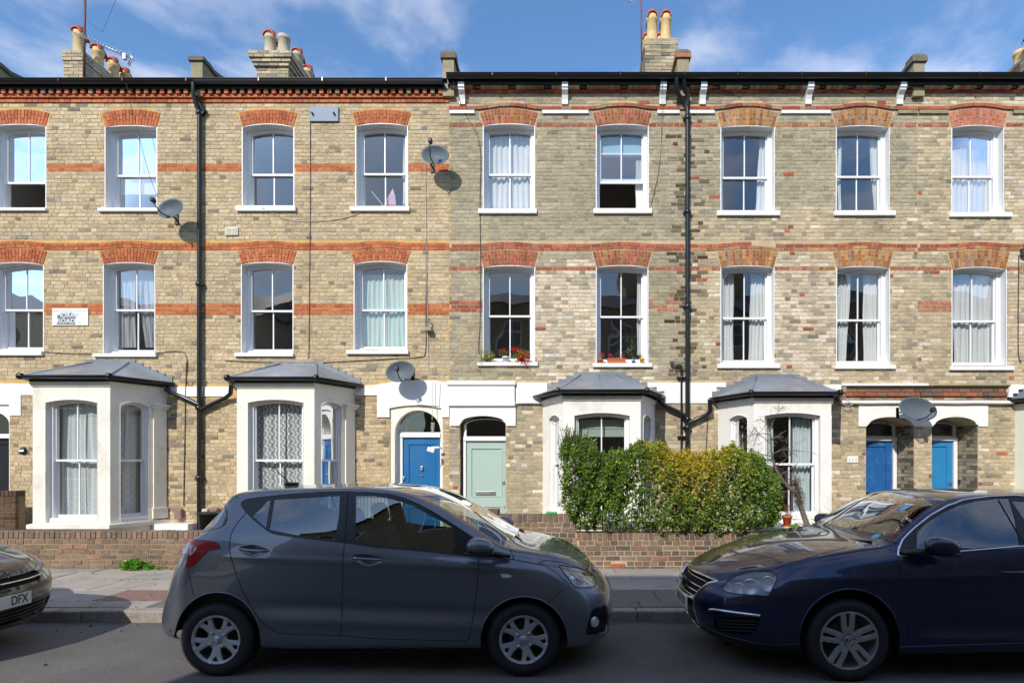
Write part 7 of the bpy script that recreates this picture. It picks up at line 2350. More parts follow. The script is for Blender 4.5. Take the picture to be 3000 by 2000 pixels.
def hatchback():
    CY = 5.48
    root = thing("parked_car", "dark grey five-door hatchback parked side-on in the middle of the street", "car", (-1.5, CY, 0), "cars parked along the kerb")
    M_P = paint("grey_metallic_paint", rgb(100, 105, 115), rough=.30, metal=.55)
    L5z = [(-3.24, .99), (-3.11, 1.045), (-3.0, 1.13), (-2.83, 1.275), (-2.79, 1.33), (-2.765, 1.395), (-2.68, 1.42), (-2.5, 1.44), (-2.254, 1.452), (-1.70, 1.465), (-1.54, 1.458), (-1.375, 1.438), (-1.165, 1.378), (-.942, 1.272), (-.72, 1.141), (-.56, 1.042), (-.47, .997), (-.25, .955), (0, .895), (.13, .84), (.25, .755)]
    L5w = [(-3.2, .60), (-2.7, .545), (-1.6, .555), (-1.2, .59), (-.7, .66), (-.45, .68), (-.3, .665), (.2, .62)]
    SH = [(-3.3, -.03), (-2.7, -.05), (-2.0, 0), (-1.3, .09), (-.3, .09), (.3, .02)]
    Lz = lambda dz, dx=0: [(x + dx, z + dz) for x, z in L5z]
    lines = [
     (-3.30, .40, [(-3.3, .27), (-2.9, .26), (-2.2, .20), (-.8, .20), (.1, .20), (.42, .20)], [(0, .70)]),
     (-3.37, .43, [(-3.32, .31), (-2.9, .29), (-2.2, .235), (-.8, .235), (.1, .235), (.43, .25)], [(-3, .76), (-2.2, .775), (-.8, .775), (.3, .76)]),
     (-3.375, .445, [(-3.34, .43), (-2.2, .40), (-.5, .38), (.1, .37), (.44, .37)], [(-3, .785), (-2.4, .79), (-1.5, .778), (-.6, .79), (.2, .785)]),
     (-3.325, .43, [(-3.34, .64), (-2.2, .63), (-1, .62), (-.4, .60), (.1, .54), (.42, .48)], [(-3, .79), (-2.7, .805), (-2.2, .79), (-1.5, .785), (-.8, .79), (-.3, .805), (.2, .79)]),
     (-3.25, .385, [(-3.25, .85), (-2.6, .93), (-2.2, .925), (-1.2, .885), (-.6, .85), (-.2, .79), (.1, .70), (.36, .61)], [(-3, .78), (-2.6, .795), (-1.5, .80), (-.4, .79), (.2, .76)]),
     (-3.19, .31, [(-3.2, .99), (-3.0, 1.05), (-2.6, 1.10), (-2.2, 1.10), (-1.7, 1.06), (-1.2, 1.005), (-.7, .94), (-.4, .905), (-.1, .85), (.1, .78), (.3, .69)], [(-3.1, .73), (-2.2, .765), (-1, .765), (-.3, .745), (.2, .70)]),
     (-3.16, .27, Lz(-.06), [(x, w + .05) for x, w in L5w]),
     (-3.145, .255, Lz(-.018), [(x, w + .018) for x, w in L5w]),
     (-3.14, .25, Lz(.010, .0), [(x, w - .035) for x, w in L5w]),
     (-3.13, .235, crown(L5z, SH, [(-3.2, .012), (-2.6, .018), (-1.2, .018), (-.4, .012), (.25, .004)], -3.2, .26), [(0, .33)]),
     (-3.125, .225, crown(L5z, SH, [(-3.2, .018), (-2.6, .028), (-1.2, .028), (-.4, .018), (.25, .008)], -3.2, .26), [(0, 0.0)]),
    ]
    def dent(x, z):
        w = 1 / (1 + np.exp(-(x + 2.3) / .12)) / (1 + np.exp((x + .55) / .12))
        z0 = .47 - .035 * (x + 1.5)
        return w * (-.016 * np.exp(-((z - z0 - .06) / .055) ** 2) + .009 * np.exp(-((z - z0 + .05) / .05) ** 2)) + .007 * np.exp(-((z - (.90 - .045 * (x + 1.5))) / .028) ** 2) / (1 + np.exp((x + .3) / .1))
    B = Body(lines, CY, .40, .52, 2.5, dent=dent)
    inv = lambda pts, n=3, mode='near', sm=False, **k: B.invert(smooth_loop(pts, n) if sm else dense(pts, n), mode, **k)
    # side outlines traced on the flank
    frame = Z2((648, 235), (690, 208), (820, 188), (1100, 163), (1430, 148)) + Z3((0, 160), (130, 174), (250, 212), (400, 285), (560, 385), (735, 500), (895, 637), (750, 632), (480, 603), (350, 588), (0, 560)) + Z2((1420, 528), (1250, 508), (1000, 480), (880, 458), (800, 404), (740, 353), (690, 305), (655, 262))
    g_r = Z2((893, 207), (1380, 180), (1372, 340), (1340, 506), (1100, 480), (960, 452), (856, 430))
    g_q = Z2((730, 328), (845, 214), (867, 210), (832, 416))
    g_f = Z3((-146, 182), (0, 184), (120, 203), (280, 255), (420, 332), (575, 418), (588, 560), (560, 606), (350, 578), (0, 550), (-148, 523))
    rdoor = Z2((690, 300), (640, 360), (600, 410), (572, 470), (560, 550), (575, 640), (610, 760), (650, 860), (700, 960), (760, 1060), (830, 1140), (900, 1182), (960, 1200), (1200, 1208), (1388, 1214), (1396, 1000), (1402, 700), (1405, 600), (1417, 520), (1430, 340), (1440, 152), (1100, 166), (820, 190), (760, 240))
    fdoor = Z2((1388, 1214)) + Z3((0, 1238), (300, 1246), (500, 1250), (650, 1253), (688, 1246), (703, 1190), (720, 1100), (737, 1000), (755, 850), (765, 700), (758, 600), (740, 503), (560, 388), (400, 288), (250, 215), (130, 177), (0, 163)) + Z2((1440, 152), (1430, 340), (1417, 520), (1405, 600), (1402, 700), (1396, 1000))
    tail = Z2((312, 503), (380, 503), (430, 510), (470, 527), (490, 560), (482, 575), (430, 580), (400, 592), (350, 645), (300, 690), (246, 712), (243, 690), (255, 620), (270, 560))
    head = ZF((890, 362), (920, 358), (990, 368), (1100, 385), (1210, 425), (1270, 475), (1292, 520), (1285, 565), (1250, 592), (1180, 597), (1090, 597), (1040, 565), (985, 490), (920, 410))
    fog = ZF((1245, 855), (1285, 822), (1350, 805), (1408, 793), (1425, 900), (1420, 1050), (1385, 1095), (1300, 1102), (1185, 1108), (1195, 1020), (1220, 930))
    def arch(cx, cz, rx, rz, n=44):
        d = CY - .79
        pts = [(XC + (cx + rx * math.cos(a)) * F_PX / d, YC - (cz + rz * math.sin(a) - CAM_H) * F_PX / d) for a in np.linspace(-.18, math.pi + .18, n)]
        return arch_uv(B, pts)
    a_f, a_r = arch(-.308, .283, .345, .348), arch(-2.715, .29, .34, .376)
    def xk(x, k):
        us = np.linspace(0, 1, 800); xs = B.S(us, np.full(800, float(k)))[:, 0]; return (float(np.interp(x, xs, us)), float(k))
    wsc = dense([xk(-1.40, 8.15), xk(-1.1, 8.12), xk(-.80, 8.1), xk(-.50, 8.1), xk(-.43, 9), xk(-.42, 10.05), xk(-1.50, 10.05), xk(-1.47, 9)], 5)
    rwin = dense([xk(-2.93, 8.3), xk(-3.16, 8.4), xk(-3.17, 9), xk(-3.17, 10.05), xk(-2.93, 10.05), xk(-2.92, 9)], 5)
    HR = Z2((625, 573), (660, 553), (740, 543), (810, 562), (858, 588), (800, 618), (735, 633), (670, 610)); HF = Z3((-178, 628), (-140, 618), (-80, 613), (10, 628), (68, 658), (10, 690), (-50, 703), (-120, 680))
    reg = [("rear_door", inv(rdoor, 4)), ("front_door", inv(fdoor, 4)), ("window_frame", inv(frame, 3)), ("rear_side_glass", inv(g_r, 4)), ("quarter_glass", inv(g_q, 3)), ("front_side_glass", inv(g_f, 4)),
           ("tail_lamp", inv(tail, 3, sm=True)), ("headlamp_glass", inv(head, 3, sm=True)), ("fog_recess", inv(fog, 3, sm=True)), ("windscreen_glass", wsc), ("rear_window_glass", rwin), (None, inv(HR, 3, sm=True)), (None, inv(HF, 3, sm=True)), (None, a_f), (None, a_r)]
    mt = {"body_shell": M_P, "rear_door": M_P, "front_door": M_P, "window_frame": M_TRIM, "rear_side_glass": M_CARGL, "quarter_glass": M_CARGL, "front_side_glass": M_CARGL, "tail_lamp": M_RED, "headlamp_glass": M_LENS, "fog_recess": M_TRIM, "windscreen_glass": M_CARGLD, "rear_window_glass": M_CARGL}
    ob = skin_parts(B, root, reg, mt, offs={"fog_recess": -.02, "tail_lamp": .006, "rear_side_glass": -.004, "front_side_glass": -.004, "quarter_glass": -.004})
    for k in ("body_shell", "windscreen_glass", "rear_window_glass"): join_objs(ob[k], k)
    # seams
    sm_ = lambda pts, r=.003, n=3, **k: seam(B, root, B.invert(dense(pts, n, False), 'near'), r, **k)
    sm_(rdoor[:15]); sm_(Z2((1388, 1214), (1396, 1000), (1402, 700), (1405, 600), (1417, 520), (1430, 340), (1440, 150)))
    sm_(fdoor[0:15]); 
    sm_(Z3((640, 1330), (630, 1260)), .002)
    sm_(Z3((985, 543), (1030, 655)) ); sm_(Z3((890, 637), (1030, 655), (1195, 688), (1260, 700), (1330, 745), (1430, 830)), .0032); sm_(Z3((1435, 838), (1270, 975)), .0028)
    sm_(Z3((1195, 688), (1260, 658), (1380, 672), (1480, 700), (1558, 735), (1590, 690)), .003)
    sm_(Z2((640, 168), (530, 256)), .0022); sm_(Z2((530, 256), (545, 330), (535, 390), (480, 420), (355, 445)), .003)
    sm_(Z2((250, 712), (300, 930)), .0022)
    seam(B, root, B.invert(smooth_loop(frame, 3), 'near') , .004, M_GLOSSB, "window_seal")
    # quarter spoiler glass patch beside the hatch
    pq_ = Z2((532, 262), (545, 330), (537, 385), (480, 418), (358, 443))
    # sill highlights, arch lips
    for a in (a_f, a_r):
        seam(B, root, a[2:-2], .006, M_P, "arch_lip", lift=-.002)
    for (cx, cz, r_) in ((-.308, .29, .375), (-2.715, .30, .395)):
        arch_liner(root, cx, cz, r_, CY - .765, CY - .42); arch_liner(root, cx, cz, r_, CY + .765, CY + .42)
    for k, (cx, ro) in enumerate(((-.311, .55), (-2.731, .25))):
        wheel(root, cx, CY - .785, .288, .288, .18, .200, 'cap', -1, ro); wheel(root, cx, CY + .785, .288, .288, .18, .200, 'cap', 1, ro)
    m = MB(); m.box(-3.2, .3, CY - .42, CY + .42, .17, .32); m.box(-2.34, -.68, CY - .72, CY + .72, .18, .30); m.build("underbody", M_UNDER, root)
    # handles: recessed dish and bar
    for far in (0, 1):
        for (pts, c, key) in ((HR, Z2((632, 572), (700, 583), (780, 588), (856, 590)), 0),
                              (HF, Z3((-172, 640), (-110, 650), (-30, 655), (64, 658)), 1)):
            uv = B.invert(smooth_loop(pts, 3), 'near'); P = B.S(*np.array(uv).T); N_ = B.N(*np.array(uv).T)
            c0 = P.mean(0); n0 = N_.mean(0)
            m = MB(); rim = [tuple(w) for w in B.world(P, far)]; inn = [tuple(w) for w in B.world(c0 + (P - c0) * .82 - n0 * .016, far)]; n = len(rim)
            m.add(rim + inn + [tuple(B.world(c0 - n0 * .02, far))], [(i, (i + 1) % n, n + (i + 1) % n, n + i) for i in range(n)] + [(n + i, n + (i + 1) % n, 2 * n) for i in range(n)], None, True)
            hd = m.build("handle_recess", M_P, root, rec=False)
            uv = B.invert(dense(c, 4, False), 'near'); P = B.S(*np.array(uv).T); N_ = B.N(*np.array(uv).T)
            lift = np.interp(np.linspace(0, 1, len(P)), [0, .12, .88, 1], [0, .020, .020, 0])[:, None]
            rs = list(np.interp(np.linspace(0, 1, len(P)), [0, .15, .85, 1], [.007, .0125, .0125, .006]))
            m = MB(); m.tube([tuple(w) for w in B.world(P + N_ * lift, far)], rs, 10); m.build("door_handle", M_P, root, rec=False)
            if key and not far:
                q = B.world(P[2] + N_[2] * .03); m = MB(); m.lathe([(0, -.004), (.007, -.003), (.008, 0.0)], tuple(q), 'y', 12); m.build("lock", M_STEEL, root, rec=False)
    # headlamp internals
    for far in (0, 1):
        uv = B.invert(smooth_loop(head, 3), 'near'); P = B.S(*np.array(uv).T); N_ = B.N(*np.array(uv).T); c0 = P.mean(0); n0 = N_.mean(0)
        m = MB(); a = [tuple(w) for w in B.world(c0 + (P - c0) * .99 - N_ * .004, far)]; b = [tuple(w) for w in B.world(c0 + (P - c0) * .72 - n0 * .07, far)]; n = len(a)
        m.add(a + b + [tuple(B.world(c0 - n0 * .09, far))], [(i, (i + 1) % n, n + (i + 1) % n, n + i) for i in range(n)] + [(n + i, n + (i + 1) % n, 2 * n) for i in range(n)], None, True)
        m.build("headlamp_reflector", M_REFL, root, rec=False)
        edge = MB(); edge.tube([tuple(w) for w in B.world(P + N_ * .001, far)] + [tuple(B.world(P[:1] + N_[:1] * .001, far)[0])], .0045, 6); edge.build("headlamp_rim", M_TRIM, root, rec=False)
        for (dx, dz, rr_) in ((-.04, -.005, .042), (.045, -.012, .032)):
            q = B.world(c0 - n0 * .055 + np.array([dx, 0, dz]), far)
            m = MB(); m.lathe([(0, -.02), (rr_ * .6, -.015), (rr_, 0), (rr_ * 1.1, .01)], tuple(q), 'y', 20); m.build("lamp_bulb_housing", M_DREFL if dx > 0 else M_CHROME, root, rec=False)
        # bright daytime strip along the rear edge of the lamp
        st_ = ZF((905, 372), (940, 420), (1000, 500), (1060, 570)); uv = B.invert(dense(st_, 3, False), 'near'); P2_ = B.S(*np.array(uv).T) - B.N(*np.array(uv).T) * .012
        m = MB(); m.tube([tuple(w) for w in B.world(P2_, far)], .010, 8); m.build("lamp_strip", M_CHROME, root, rec=False)
        # repeater
        rp_ = Z3((925, 758), (970, 757), (1000, 768), (1014, 776), (985, 788), (940, 786)); uv = B.invert(rp_, 'near'); P3 = B.S(*np.array(uv).T) + B.N(*np.array(uv).T) * .004
        m = MB(); m.add([tuple(w) for w in B.world(P3, far)], [tuple(range(6))]); m.build("side_repeater", M_REFL, root, rec=False)
        uv = B.invert(ZF((1285, 975)), 'near')[0]; P4 = B.S(*uv) - B.N(np.array(uv[0]), np.array(uv[1])) * .004
        m = MB(frame_at(0, 0)); q = B.world(P4, far)
        nn = B.N(np.array(uv[0]), np.array(uv[1])); ang = math.atan2(nn[0], nn[1])
        Mx = Matrix.Translation(tuple(q)) @ Matrix.Rotation((ang if not far else math.pi - ang), 4, 'Z')
        m = MB(Mx); m.lathe([(0, -.004), (.026, -.003), (.030, .0), (.038, -.010), (.042, .01)], (0, 0, 0), 'y', 24); m.build("fog_lamp", M_REFL, root, rec=False)
        # tail lamp clear segment
        t2 = Z2((278, 556), (310, 536), (334, 546), (308, 590), (272, 625)); uv = B.invert(smooth_loop(t2, 2), 'near'); P5 = B.S(*np.array(uv).T) + B.N(*np.array(uv).T) * .0075
        m = MB(); m.add([tuple(w) for w in B.world(P5, far)], [tuple(range(len(P5)))]); m.build("tail_lamp_lens", mat("pink_clear_lens", rgb(214, 150, 156), .12, coat=.8), root, rec=False)
        m = MB(); Pq = B.invert(smooth_loop(pq_, 2), 'near'); P6 = B.S(*np.array(Pq).T) + B.N(*np.array(Pq).T) * .002
        m.add([tuple(w) for w in B.world(P6, far)], [tuple(range(len(P6)))]); m.build("rear_quarter_trim", M_GLOSSB, root, rec=False)
        sg_ = -1 if not far else 1
        # door mirror
        y0 = CY + sg_ * .86
        m = MB(); V = []
        prof = [(-.76, .0), (-.74, .05), (-.68, .075), (-.60, .07), (-.55, .04), (-.535, .01)]
        mm = MB(Matrix.Translation((-.64, CY + sg_ * .90, 1.035)) @ Matrix.Rotation(math.radians(6), 4, 'Y'))
        bm = bmesh.new(); bmesh.ops.create_icosphere(bm, subdivisions=3, radius=1.0)
        for v in bm.verts:
            v.co.x *= .115; v.co.y *= .075; v.co.z *= .070
            if v.co.x < 0: v.co.x *= .9; v.co.z *= 1 + .15 * (-v.co.x / .1)
            if v.co.z < -.03: v.co.z = -.03 + (v.co.z + .03) * .5
        mm.add_bm(bm, None, True); mi = mm.build("door_mirror", M_P, root, rec=False)
        mm = MB(); mm.tube([(-.60, CY + sg_ * .86, .985), (-.52, CY + sg_ * .80, .965), (-.42, CY + sg_ * .765, .945)], [.030, .026, .016], 10); mm.bbox(-.755, -.53, CY + sg_ * .90 - .07, CY + sg_ * .90 + .07, .982, 1.0, .006); mm.build("mirror_foot", M_TRIM, mi)
    # plates, badge, wipers, aerial
    plate_obj(root, "", Matrix.Translation((-3.345, CY, .55)) @ Matrix.Rotation(-math.pi / 2, 4, 'Z'))
    m = MB(Matrix.Translation((.285, CY, .70)) @ Matrix.Rotation(math.pi / 2, 4, 'Z') @ Matrix.Rotation(-.5, 4, 'X'))
    V = [(.075 * math.cos(a), -.01, .038 * math.sin(a)) for a in np.linspace(0, 2 * math.pi, 25)]
    m.tube(V, .006, 6); m.tube([(-.03, -.01, -.028), (-.02, -.01, .028)], .005, 6); m.tube([(.02, -.01, -.028), (.03, -.01, .028)], .005, 6); m.tube([(-.025, -.01, -.004), (.025, -.01, .006)], .005, 6); m.build("bonnet_badge", M_CHROME, root, rec=False)
    m = MB(); m.tube([(-.42, CY - .45, 1.0), (-.40, CY - .1, 1.022), (-.46, CY + .25, 1.03)], .008, 6); m.tube([(-.40, CY + .05, 1.01), (-.39, CY + .4, 1.015), (-.47, CY + .6, 1.01)], .008, 6)
    for yy in (-.3, .2): m.tube([(-.36, CY + yy, 1.0), (-.42, CY + yy + .08, 1.035)], .010, 6)
    m.build("windscreen_wiper", M_TRIM, root, rec=False)
    m = MB(); m.tube([(wx(858, CY), CY, 1.48), (wx(845, CY), CY, 1.50), (wx(805, CY), CY, wz(1372, CY))], [.010, .006, .003], 8); m.bbox(wx(843, CY) - .02, wx(858, CY) + .05, CY - .025, CY + .025, 1.47, 1.50, .01); m.build("aerial", M_TRIM, root, rec=False)
    # cabin
    seat(root, -1.32, CY - .34, .42, .56, 1); seat(root, -1.32, CY + .34, .42, .56, 1)
    s_ = MB(); s_.bbox(-2.45, -2.0, CY - .55, CY + .55, .42, .58, .05); s_.bbox(-2.55, -2.42, CY - .55, CY + .55, .5, 1.02, .05); rs = s_.build("rear_bench", M_SEAT, root)
    for q in (-.3, .3): s_ = MB(); s_.bbox(-2.6, -2.5, CY + q - .12, CY + q + .12, 1.03, 1.15, .04); s_.build("headrest", M_SEAT, rs)
    m = MB(); m.bbox(-.80, -.42, CY - .64, CY + .64, .62, .90, .06); m.build("dashboard", M_SEAT, root)
    m = MB(Matrix.Translation((-.86, CY - .34, .90)) @ Matrix.Rotation(math.radians(66), 4, 'Y'))
    m.lathe([(.170, 0), (.182, -.012), (.194, 0), (.182, .012), (.170, 0)], (0, 0, 0), 'z', 32); m.tube([(0, -.17, 0), (0, 0, -.02), (0, .17, 0)], .02, 6); m.build("steering_wheel", M_TRIM, root, rec=False)
    m = MB(); m.box(-3.1, -.5, CY - .68, CY + .68, .34, .40); m.build("cabin_floor", M_SEAT, root)
    for far in (-1, 1):
        m = MB(); m.box(-3.0, -.5, CY + far * .70 - .01, CY + far * .70 + .01, .40, .86); m.build("door_lining", M_SEAT, root)
    m = MB(); m.lathe([(0, 0), (.035, .0), (.035, .003)], (0, 0, 0), 'z', 3)
    return B, root
HB, hb_root = hatchback()

# ---------------------------------------------------------------- navy saloon and black car share a body shape
def saloon_lines(f=lambda x: x, sw=False):
    L5z = [(1.18, .705), (1.30, .745), (1.42, .775), (1.685, .85), (2.045, .945), (2.35, .998), (2.57, 1.03), (2.66, 1.092), (2.75, 1.154), (2.86, 1.227), (2.95, 1.283), (3.05, 1.336), (3.2, 1.386), (3.45, 1.410), (3.8, 1.415), (4.3, 1.40), (4.65, 1.34), (4.95, 1.22), (5.2, 1.11), (5.45, 1.06), (5.68, 1.01)]
    L5w = [(1.2, .66), (1.7, .71), (2.3, .745), (2.6, .735), (2.85, .68), (3.1, .61), (3.4, .57), (4.2, .565), (4.8, .61), (5.4, .68)]
    SH = [(1.1, .0), (1.6, -.06), (3.1, -.08), (3.8, 0), (4.8, .06), (5.7, .02)]
    z = lambda d: [(x, q + d) for x, q in L5z]
    L = [
     (1.25, 5.62, [(1.22, .19), (2.8, .20), (5.7, .24)], [(0, .80)]),
     (1.17, 5.70, [(1.16, .25), (1.5, .225), (2.8, .235), (5.7, .30)], [(1.3, .84), (2.8, .865), (5.5, .85)]),
     (1.125, 5.74, [(1.12, .36), (1.6, .36), (2.8, .40), (5.7, .44)], [(1.3, .87), (2.2, .885), (3.2, .872), (5.5, .87)]),
     (1.10, 5.75, [(1.10, .47), (1.6, .50), (2.2, .56), (3, .60), (4.6, .62), (5.74, .62)], [(1.3, .87), (2.2, .89), (3.2, .875), (4.8, .89), (5.5, .87)]),
     (1.105, 5.74, [(1.10, .56), (1.35, .61), (1.8, .71), (2.2, .79), (2.6, .83), (3.2, .86), (4.5, .885), (5.4, .88), (5.74, .82)], [(1.3, .86), (1.8, .885), (2.3, .888), (3.2, .882), (5.4, .87)]),
     (1.13, 5.71, [(1.12, .64), (1.3, .69), (1.45, .725), (1.7, .80), (2.0, .885), (2.3, .94), (2.55, .968), (3, 1.0), (3.6, 1.035), (4.2, 1.055), (4.8, 1.05), (5.3, 1.0), (5.7, .92)], [(1.3, .79), (1.8, .82), (2.5, .83), (3.5, .835), (4.8, .83), (5.4, .80)]),
     (1.155, 5.70, z(-.05), [(x, w + .055) for x, w in L5w]),
     (1.17, 5.69, z(-.015), [(x, w + .018) for x, w in L5w]),
     (1.175, 5.685, z(.010), [(x, w - .04) for x, w in L5w]),
     (1.175, 5.67, crown(L5z, SH, [(1.1, .016), (1.5, .045), (2.0, .04), (2.4, .02), (5.7, .02)], 1.1, 5.75), [(0, .34)]),
     (1.175, 5.66, crown(L5z, SH, [(1.1, .022), (1.5, .055), (2.0, .05), (2.4, .03), (5.7, .03)], 1.1, 5.75), [(0, 0.0)]),
    ]
    if sw:
        L = [(f(b), f(a), [(f(x), q) for x, q in zt], [(f(x), q) for x, q in wt]) for a, b, zt, wt in L]
    return L

def strip_on(B, root, pts, r, mt, name, mode='near', lift=.002, sm=False, far=False, **k):
    uv = B.invert(smooth_loop(pts, 4, False) if sm else dense(pts, 3, False), mode, **k); A = np.array(uv)
    P = B.S(A[:, 0], A[:, 1]) + B.N(A[:, 0], A[:, 1]) * lift
    m = MB(); m.tube([tuple(w) for w in B.world(P, far)], r, 8); return m.build(name, mt, root, rec=False)

def saloon():
    CY = 5.46
    root = thing("parked_car", "navy blue saloon with chrome grille and silver alloy wheel, cut off by the right edge", "car", (3.4, CY, 0), "cars parked along the kerb")
    M_P = paint("navy_metallic_paint", rgb(10, 26, 64), rough=.26, metal=.5)
    def dent(x, z):
        return .008 * np.exp(-((z - (.80 + .02 * (x - 2.5))) / .03) ** 2) / (1 + np.exp(-(x - 1.7) / .15)) - .012 * np.exp(-((z - .42) / .06) ** 2) / (1 + np.exp(-(x - 2.75) / .06)) + .006 * np.exp(-((z - .33) / .025) ** 2) / (1 + np.exp(-(x - 2.75) / .06))
    B = Body(saloon_lines(), CY, .78, .50, 2.3, dent=dent)
    inv = lambda pts, n=3, mode='near', sm=False, **k: B.invert(smooth_loop(pts, n) if sm else dense(pts, n), mode, **k)
    trimtop = Z5((965, 622), (967, 575), (1000, 505), (1080, 425), (1200, 330), (1330, 256), (1480, 208), (1640, 188), (1840, 180))
    d = CY - .66
    side = lambda X, z, w=.83: (XC + X * F_PX / (CY - w), YC - (z - CAM_H) * F_PX / (CY - w))
    rear_top = [side(4.0, 1.365, .64), side(4.4, 1.33, .66), side(4.75, 1.22, .70), side(4.98, 1.09, .80)]
    frame = trimtop + rear_top + [side(4.2, 1.058), side(3.53, 1.035)] + Z5((1500, 583), (1290, 598))
    g_f = Z5((1105, 447), (1180, 378), (1300, 303), (1420, 250), (1540, 218), (1690, 202), (1785, 199), (1830, 350), (1866, 548), (1500, 572), (1290, 585), (1100, 598))
    g_r = [(XC + x * F_PX / (CY - w), YC - (z - CAM_H) * F_PX / (CY - w)) for x, z, w in ((3.62, 1.37, .64), (4.0, 1.345, .65), (4.35, 1.31, .67), (4.6, 1.20, .72), (4.62, 1.09, .80), (3.70, 1.06, .83))]
    fdoor = Z5((962, 628), (975, 720), (990, 820), (1010, 950), (1035, 1130), (1048, 1270), (1400, 1268), (1897, 1262)) + [side(3.62, .31, .87), side(3.60, .7, .88), side(3.58, 1.04), side(3.52, 1.38, .63)] + trimtop[::-1]
    rdoor = [side(3.62, .31, .87), side(4.35, .33, .87), side(4.42, .6, .88), side(4.62, .85, .87), side(4.98, 1.07, .82), side(4.75, 1.22, .70), side(4.4, 1.33, .66), side(4.0, 1.365, .64), side(3.52, 1.38, .63), side(3.58, 1.04), side(3.60, .7, .88)]
    head = ZA((532, 625), (560, 590), (640, 520), (760, 465), (900, 437), (1040, 438), (1120, 460), (1156, 500), (1150, 560), (1110, 640), (1065, 718), (960, 718), (800, 710), (640, 690), (560, 665))
    sgr = ZA((435, 975), (560, 965), (972, 965), (950, 1060), (915, 1125), (860, 1165), (740, 1165), (560, 1140), (470, 1112), (440, 1080))
    def arch(cx, cz, rx, rz, n=44):
        dd = CY - .885
        pts = [(XC + (cx + rx * math.cos(a)) * F_PX / dd, YC - (cz + rz * math.sin(a) - CAM_H) * F_PX / dd) for a in np.linspace(-.2, math.pi + .2, n)]
        return arch_uv(B, pts)
    a_f, a_r = arch(2.195, .33, .385, .385), arch(4.78, .33, .375, .37)
    def xk(x, k):
        us = np.linspace(0, 1, 800); xs = B.S(us, np.full(800, float(k)))[:, 0]; return (float(np.interp(x, xs, us)), float(k))
    wsc = dense([xk(2.64, 8.12), xk(2.80, 8.12), xk(3.02, 8.15), xk(3.06, 9), xk(3.06, 10.05), xk(2.545, 10.05), xk(2.56, 9)], 6)
    rwin = dense([xk(4.68, 8.2), xk(5.08, 8.2), xk(5.12, 9), xk(5.12, 10.05), xk(4.63, 10.05), xk(4.64, 9)], 5)
    fr = lambda pts: B.invert(dense(pts, 3), 'yz', urange=(0, .24))
    def frc(pts):       # front outline, its centreline edge pushed just past u = 0
        uv = fr(pts); return [(-.01 if p[0] < .004 else u, v) for (u, v), p in zip(uv, dense(pts, 3))]
    grille = frc([(0.0, .700), (.10, .702), (.25, .700), (.44, .685), (.36, .60), (.29, .515), (.2, .505), (0.0, .50)])
    lgr = frc([(0.0, .385), (.28, .385), (.275, .26), (.2, .235), (0.0, .225)])
    vl = inv(ZA((470, 1150), (600, 1190), (900, 1262), (1100, 1285), (1395, 1283), (1400, 1283)), 3)[:-2]
    vl = [(vl[0][0] - .03, vl[0][1])] + vl + [(vl[-1][0], -.1), (vl[0][0] - .03, -.1)]
    reg = [("lower_valance", vl), ("rear_door", inv(rdoor, 3)), ("front_door", inv(fdoor, 3)), ("window_frame", inv(frame, 3)), ("front_side_glass", inv(g_f, 3)), ("rear_side_glass", inv(g_r, 3)),
           ("headlamp_glass", inv(head, 3, sm=True)), ("side_grille", inv(sgr, 3)), ("upper_grille", grille), ("lower_grille", lgr), ("windscreen_glass", wsc), ("rear_window_glass", rwin), (None, a_f), (None, a_r)]
    mt = {"lower_valance": M_TRIM, "body_shell": M_P, "rear_door": M_P, "front_door": M_P, "window_frame": M_TRIM, "front_side_glass": M_CARGL, "rear_side_glass": M_CARGL, "headlamp_glass": M_LENSF, "side_grille": M_UNDER, "upper_grille": M_UNDER, "lower_grille": M_UNDER, "windscreen_glass": M_CARGLD, "rear_window_glass": M_CARGL}
    ob = skin_parts(B, root, reg, mt, offs={"side_grille": -.03, "upper_grille": -.03, "lower_grille": -.03, "front_side_glass": -.004})
    for k in ("body_shell", "windscreen_glass", "rear_window_glass", "upper_grille", "lower_grille"): join_objs(ob[k], k)
    sm_ = lambda pts, r=.003, **k: seam(B, root, B.invert(dense(pts, 3, False), 'near'), r, **k)
    sm_(fdoor[:7] + fdoor[7:12]); sm_(rdoor[:6]); sm_(ZA((1075, 722), (1350, 728), (1500, 738), (1615, 772)), .0028)
    sm_(ZA((600, 512), (680, 470), (820, 432), (1090, 428), (1300, 360), (1600, 262), (1960, 165)), .003)
    sm_(Z5((870, 508), (965, 535)), .003); sm_(ZA((430, 735), (740, 763), (758, 780), (720, 845), (600, 848), (420, 800)), .0018)
    seam(B, root, B.invert(dense(Z5((965, 626), (965, 600), (967, 575), (1000, 505), (1080, 425), (1200, 330), (1330, 256), (1480, 208), (1640, 188), (1840, 180)) + rear_top, 3, False), 'near'), .010, M_CHROME, "window_trim", lift=.001)
    seam(B, root, B.invert(dense(Z5((963, 627), (1290, 602), (1500, 587)) + [side(3.53, 1.033), side(4.2, 1.056), side(4.97, 1.07)], 4, False), 'near'), .008, M_CHROME, "waist_trim", lift=.001)
    seam(B, root, B.invert(dense(ZA((390, 886), (410, 878), (500, 886), (700, 915), (850, 934), (970, 950)), 3, False), 'near'), .012, M_CHROME, "bumper_trim", lift=.004)
    seam(B, root, B.invert(dense(Z5((975, 1300), (1400, 1285), (1890, 1270)) + [side(4.35, .30, .87)], 4, False), 'near'), .005, mat("sill_highlight_paint", rgb(70, 80, 110), .2, metal=.5), "sill_highlight_line", lift=.0)  # paler line along the sill, a highlight put in as colour
    seam(B, root, B.invert(dense(ZA((370, 1105), (600, 1190), (900, 1262), (1100, 1285), (1408, 1283)), 4, False), 'near'), .006, M_TRIM, "splitter_edge")
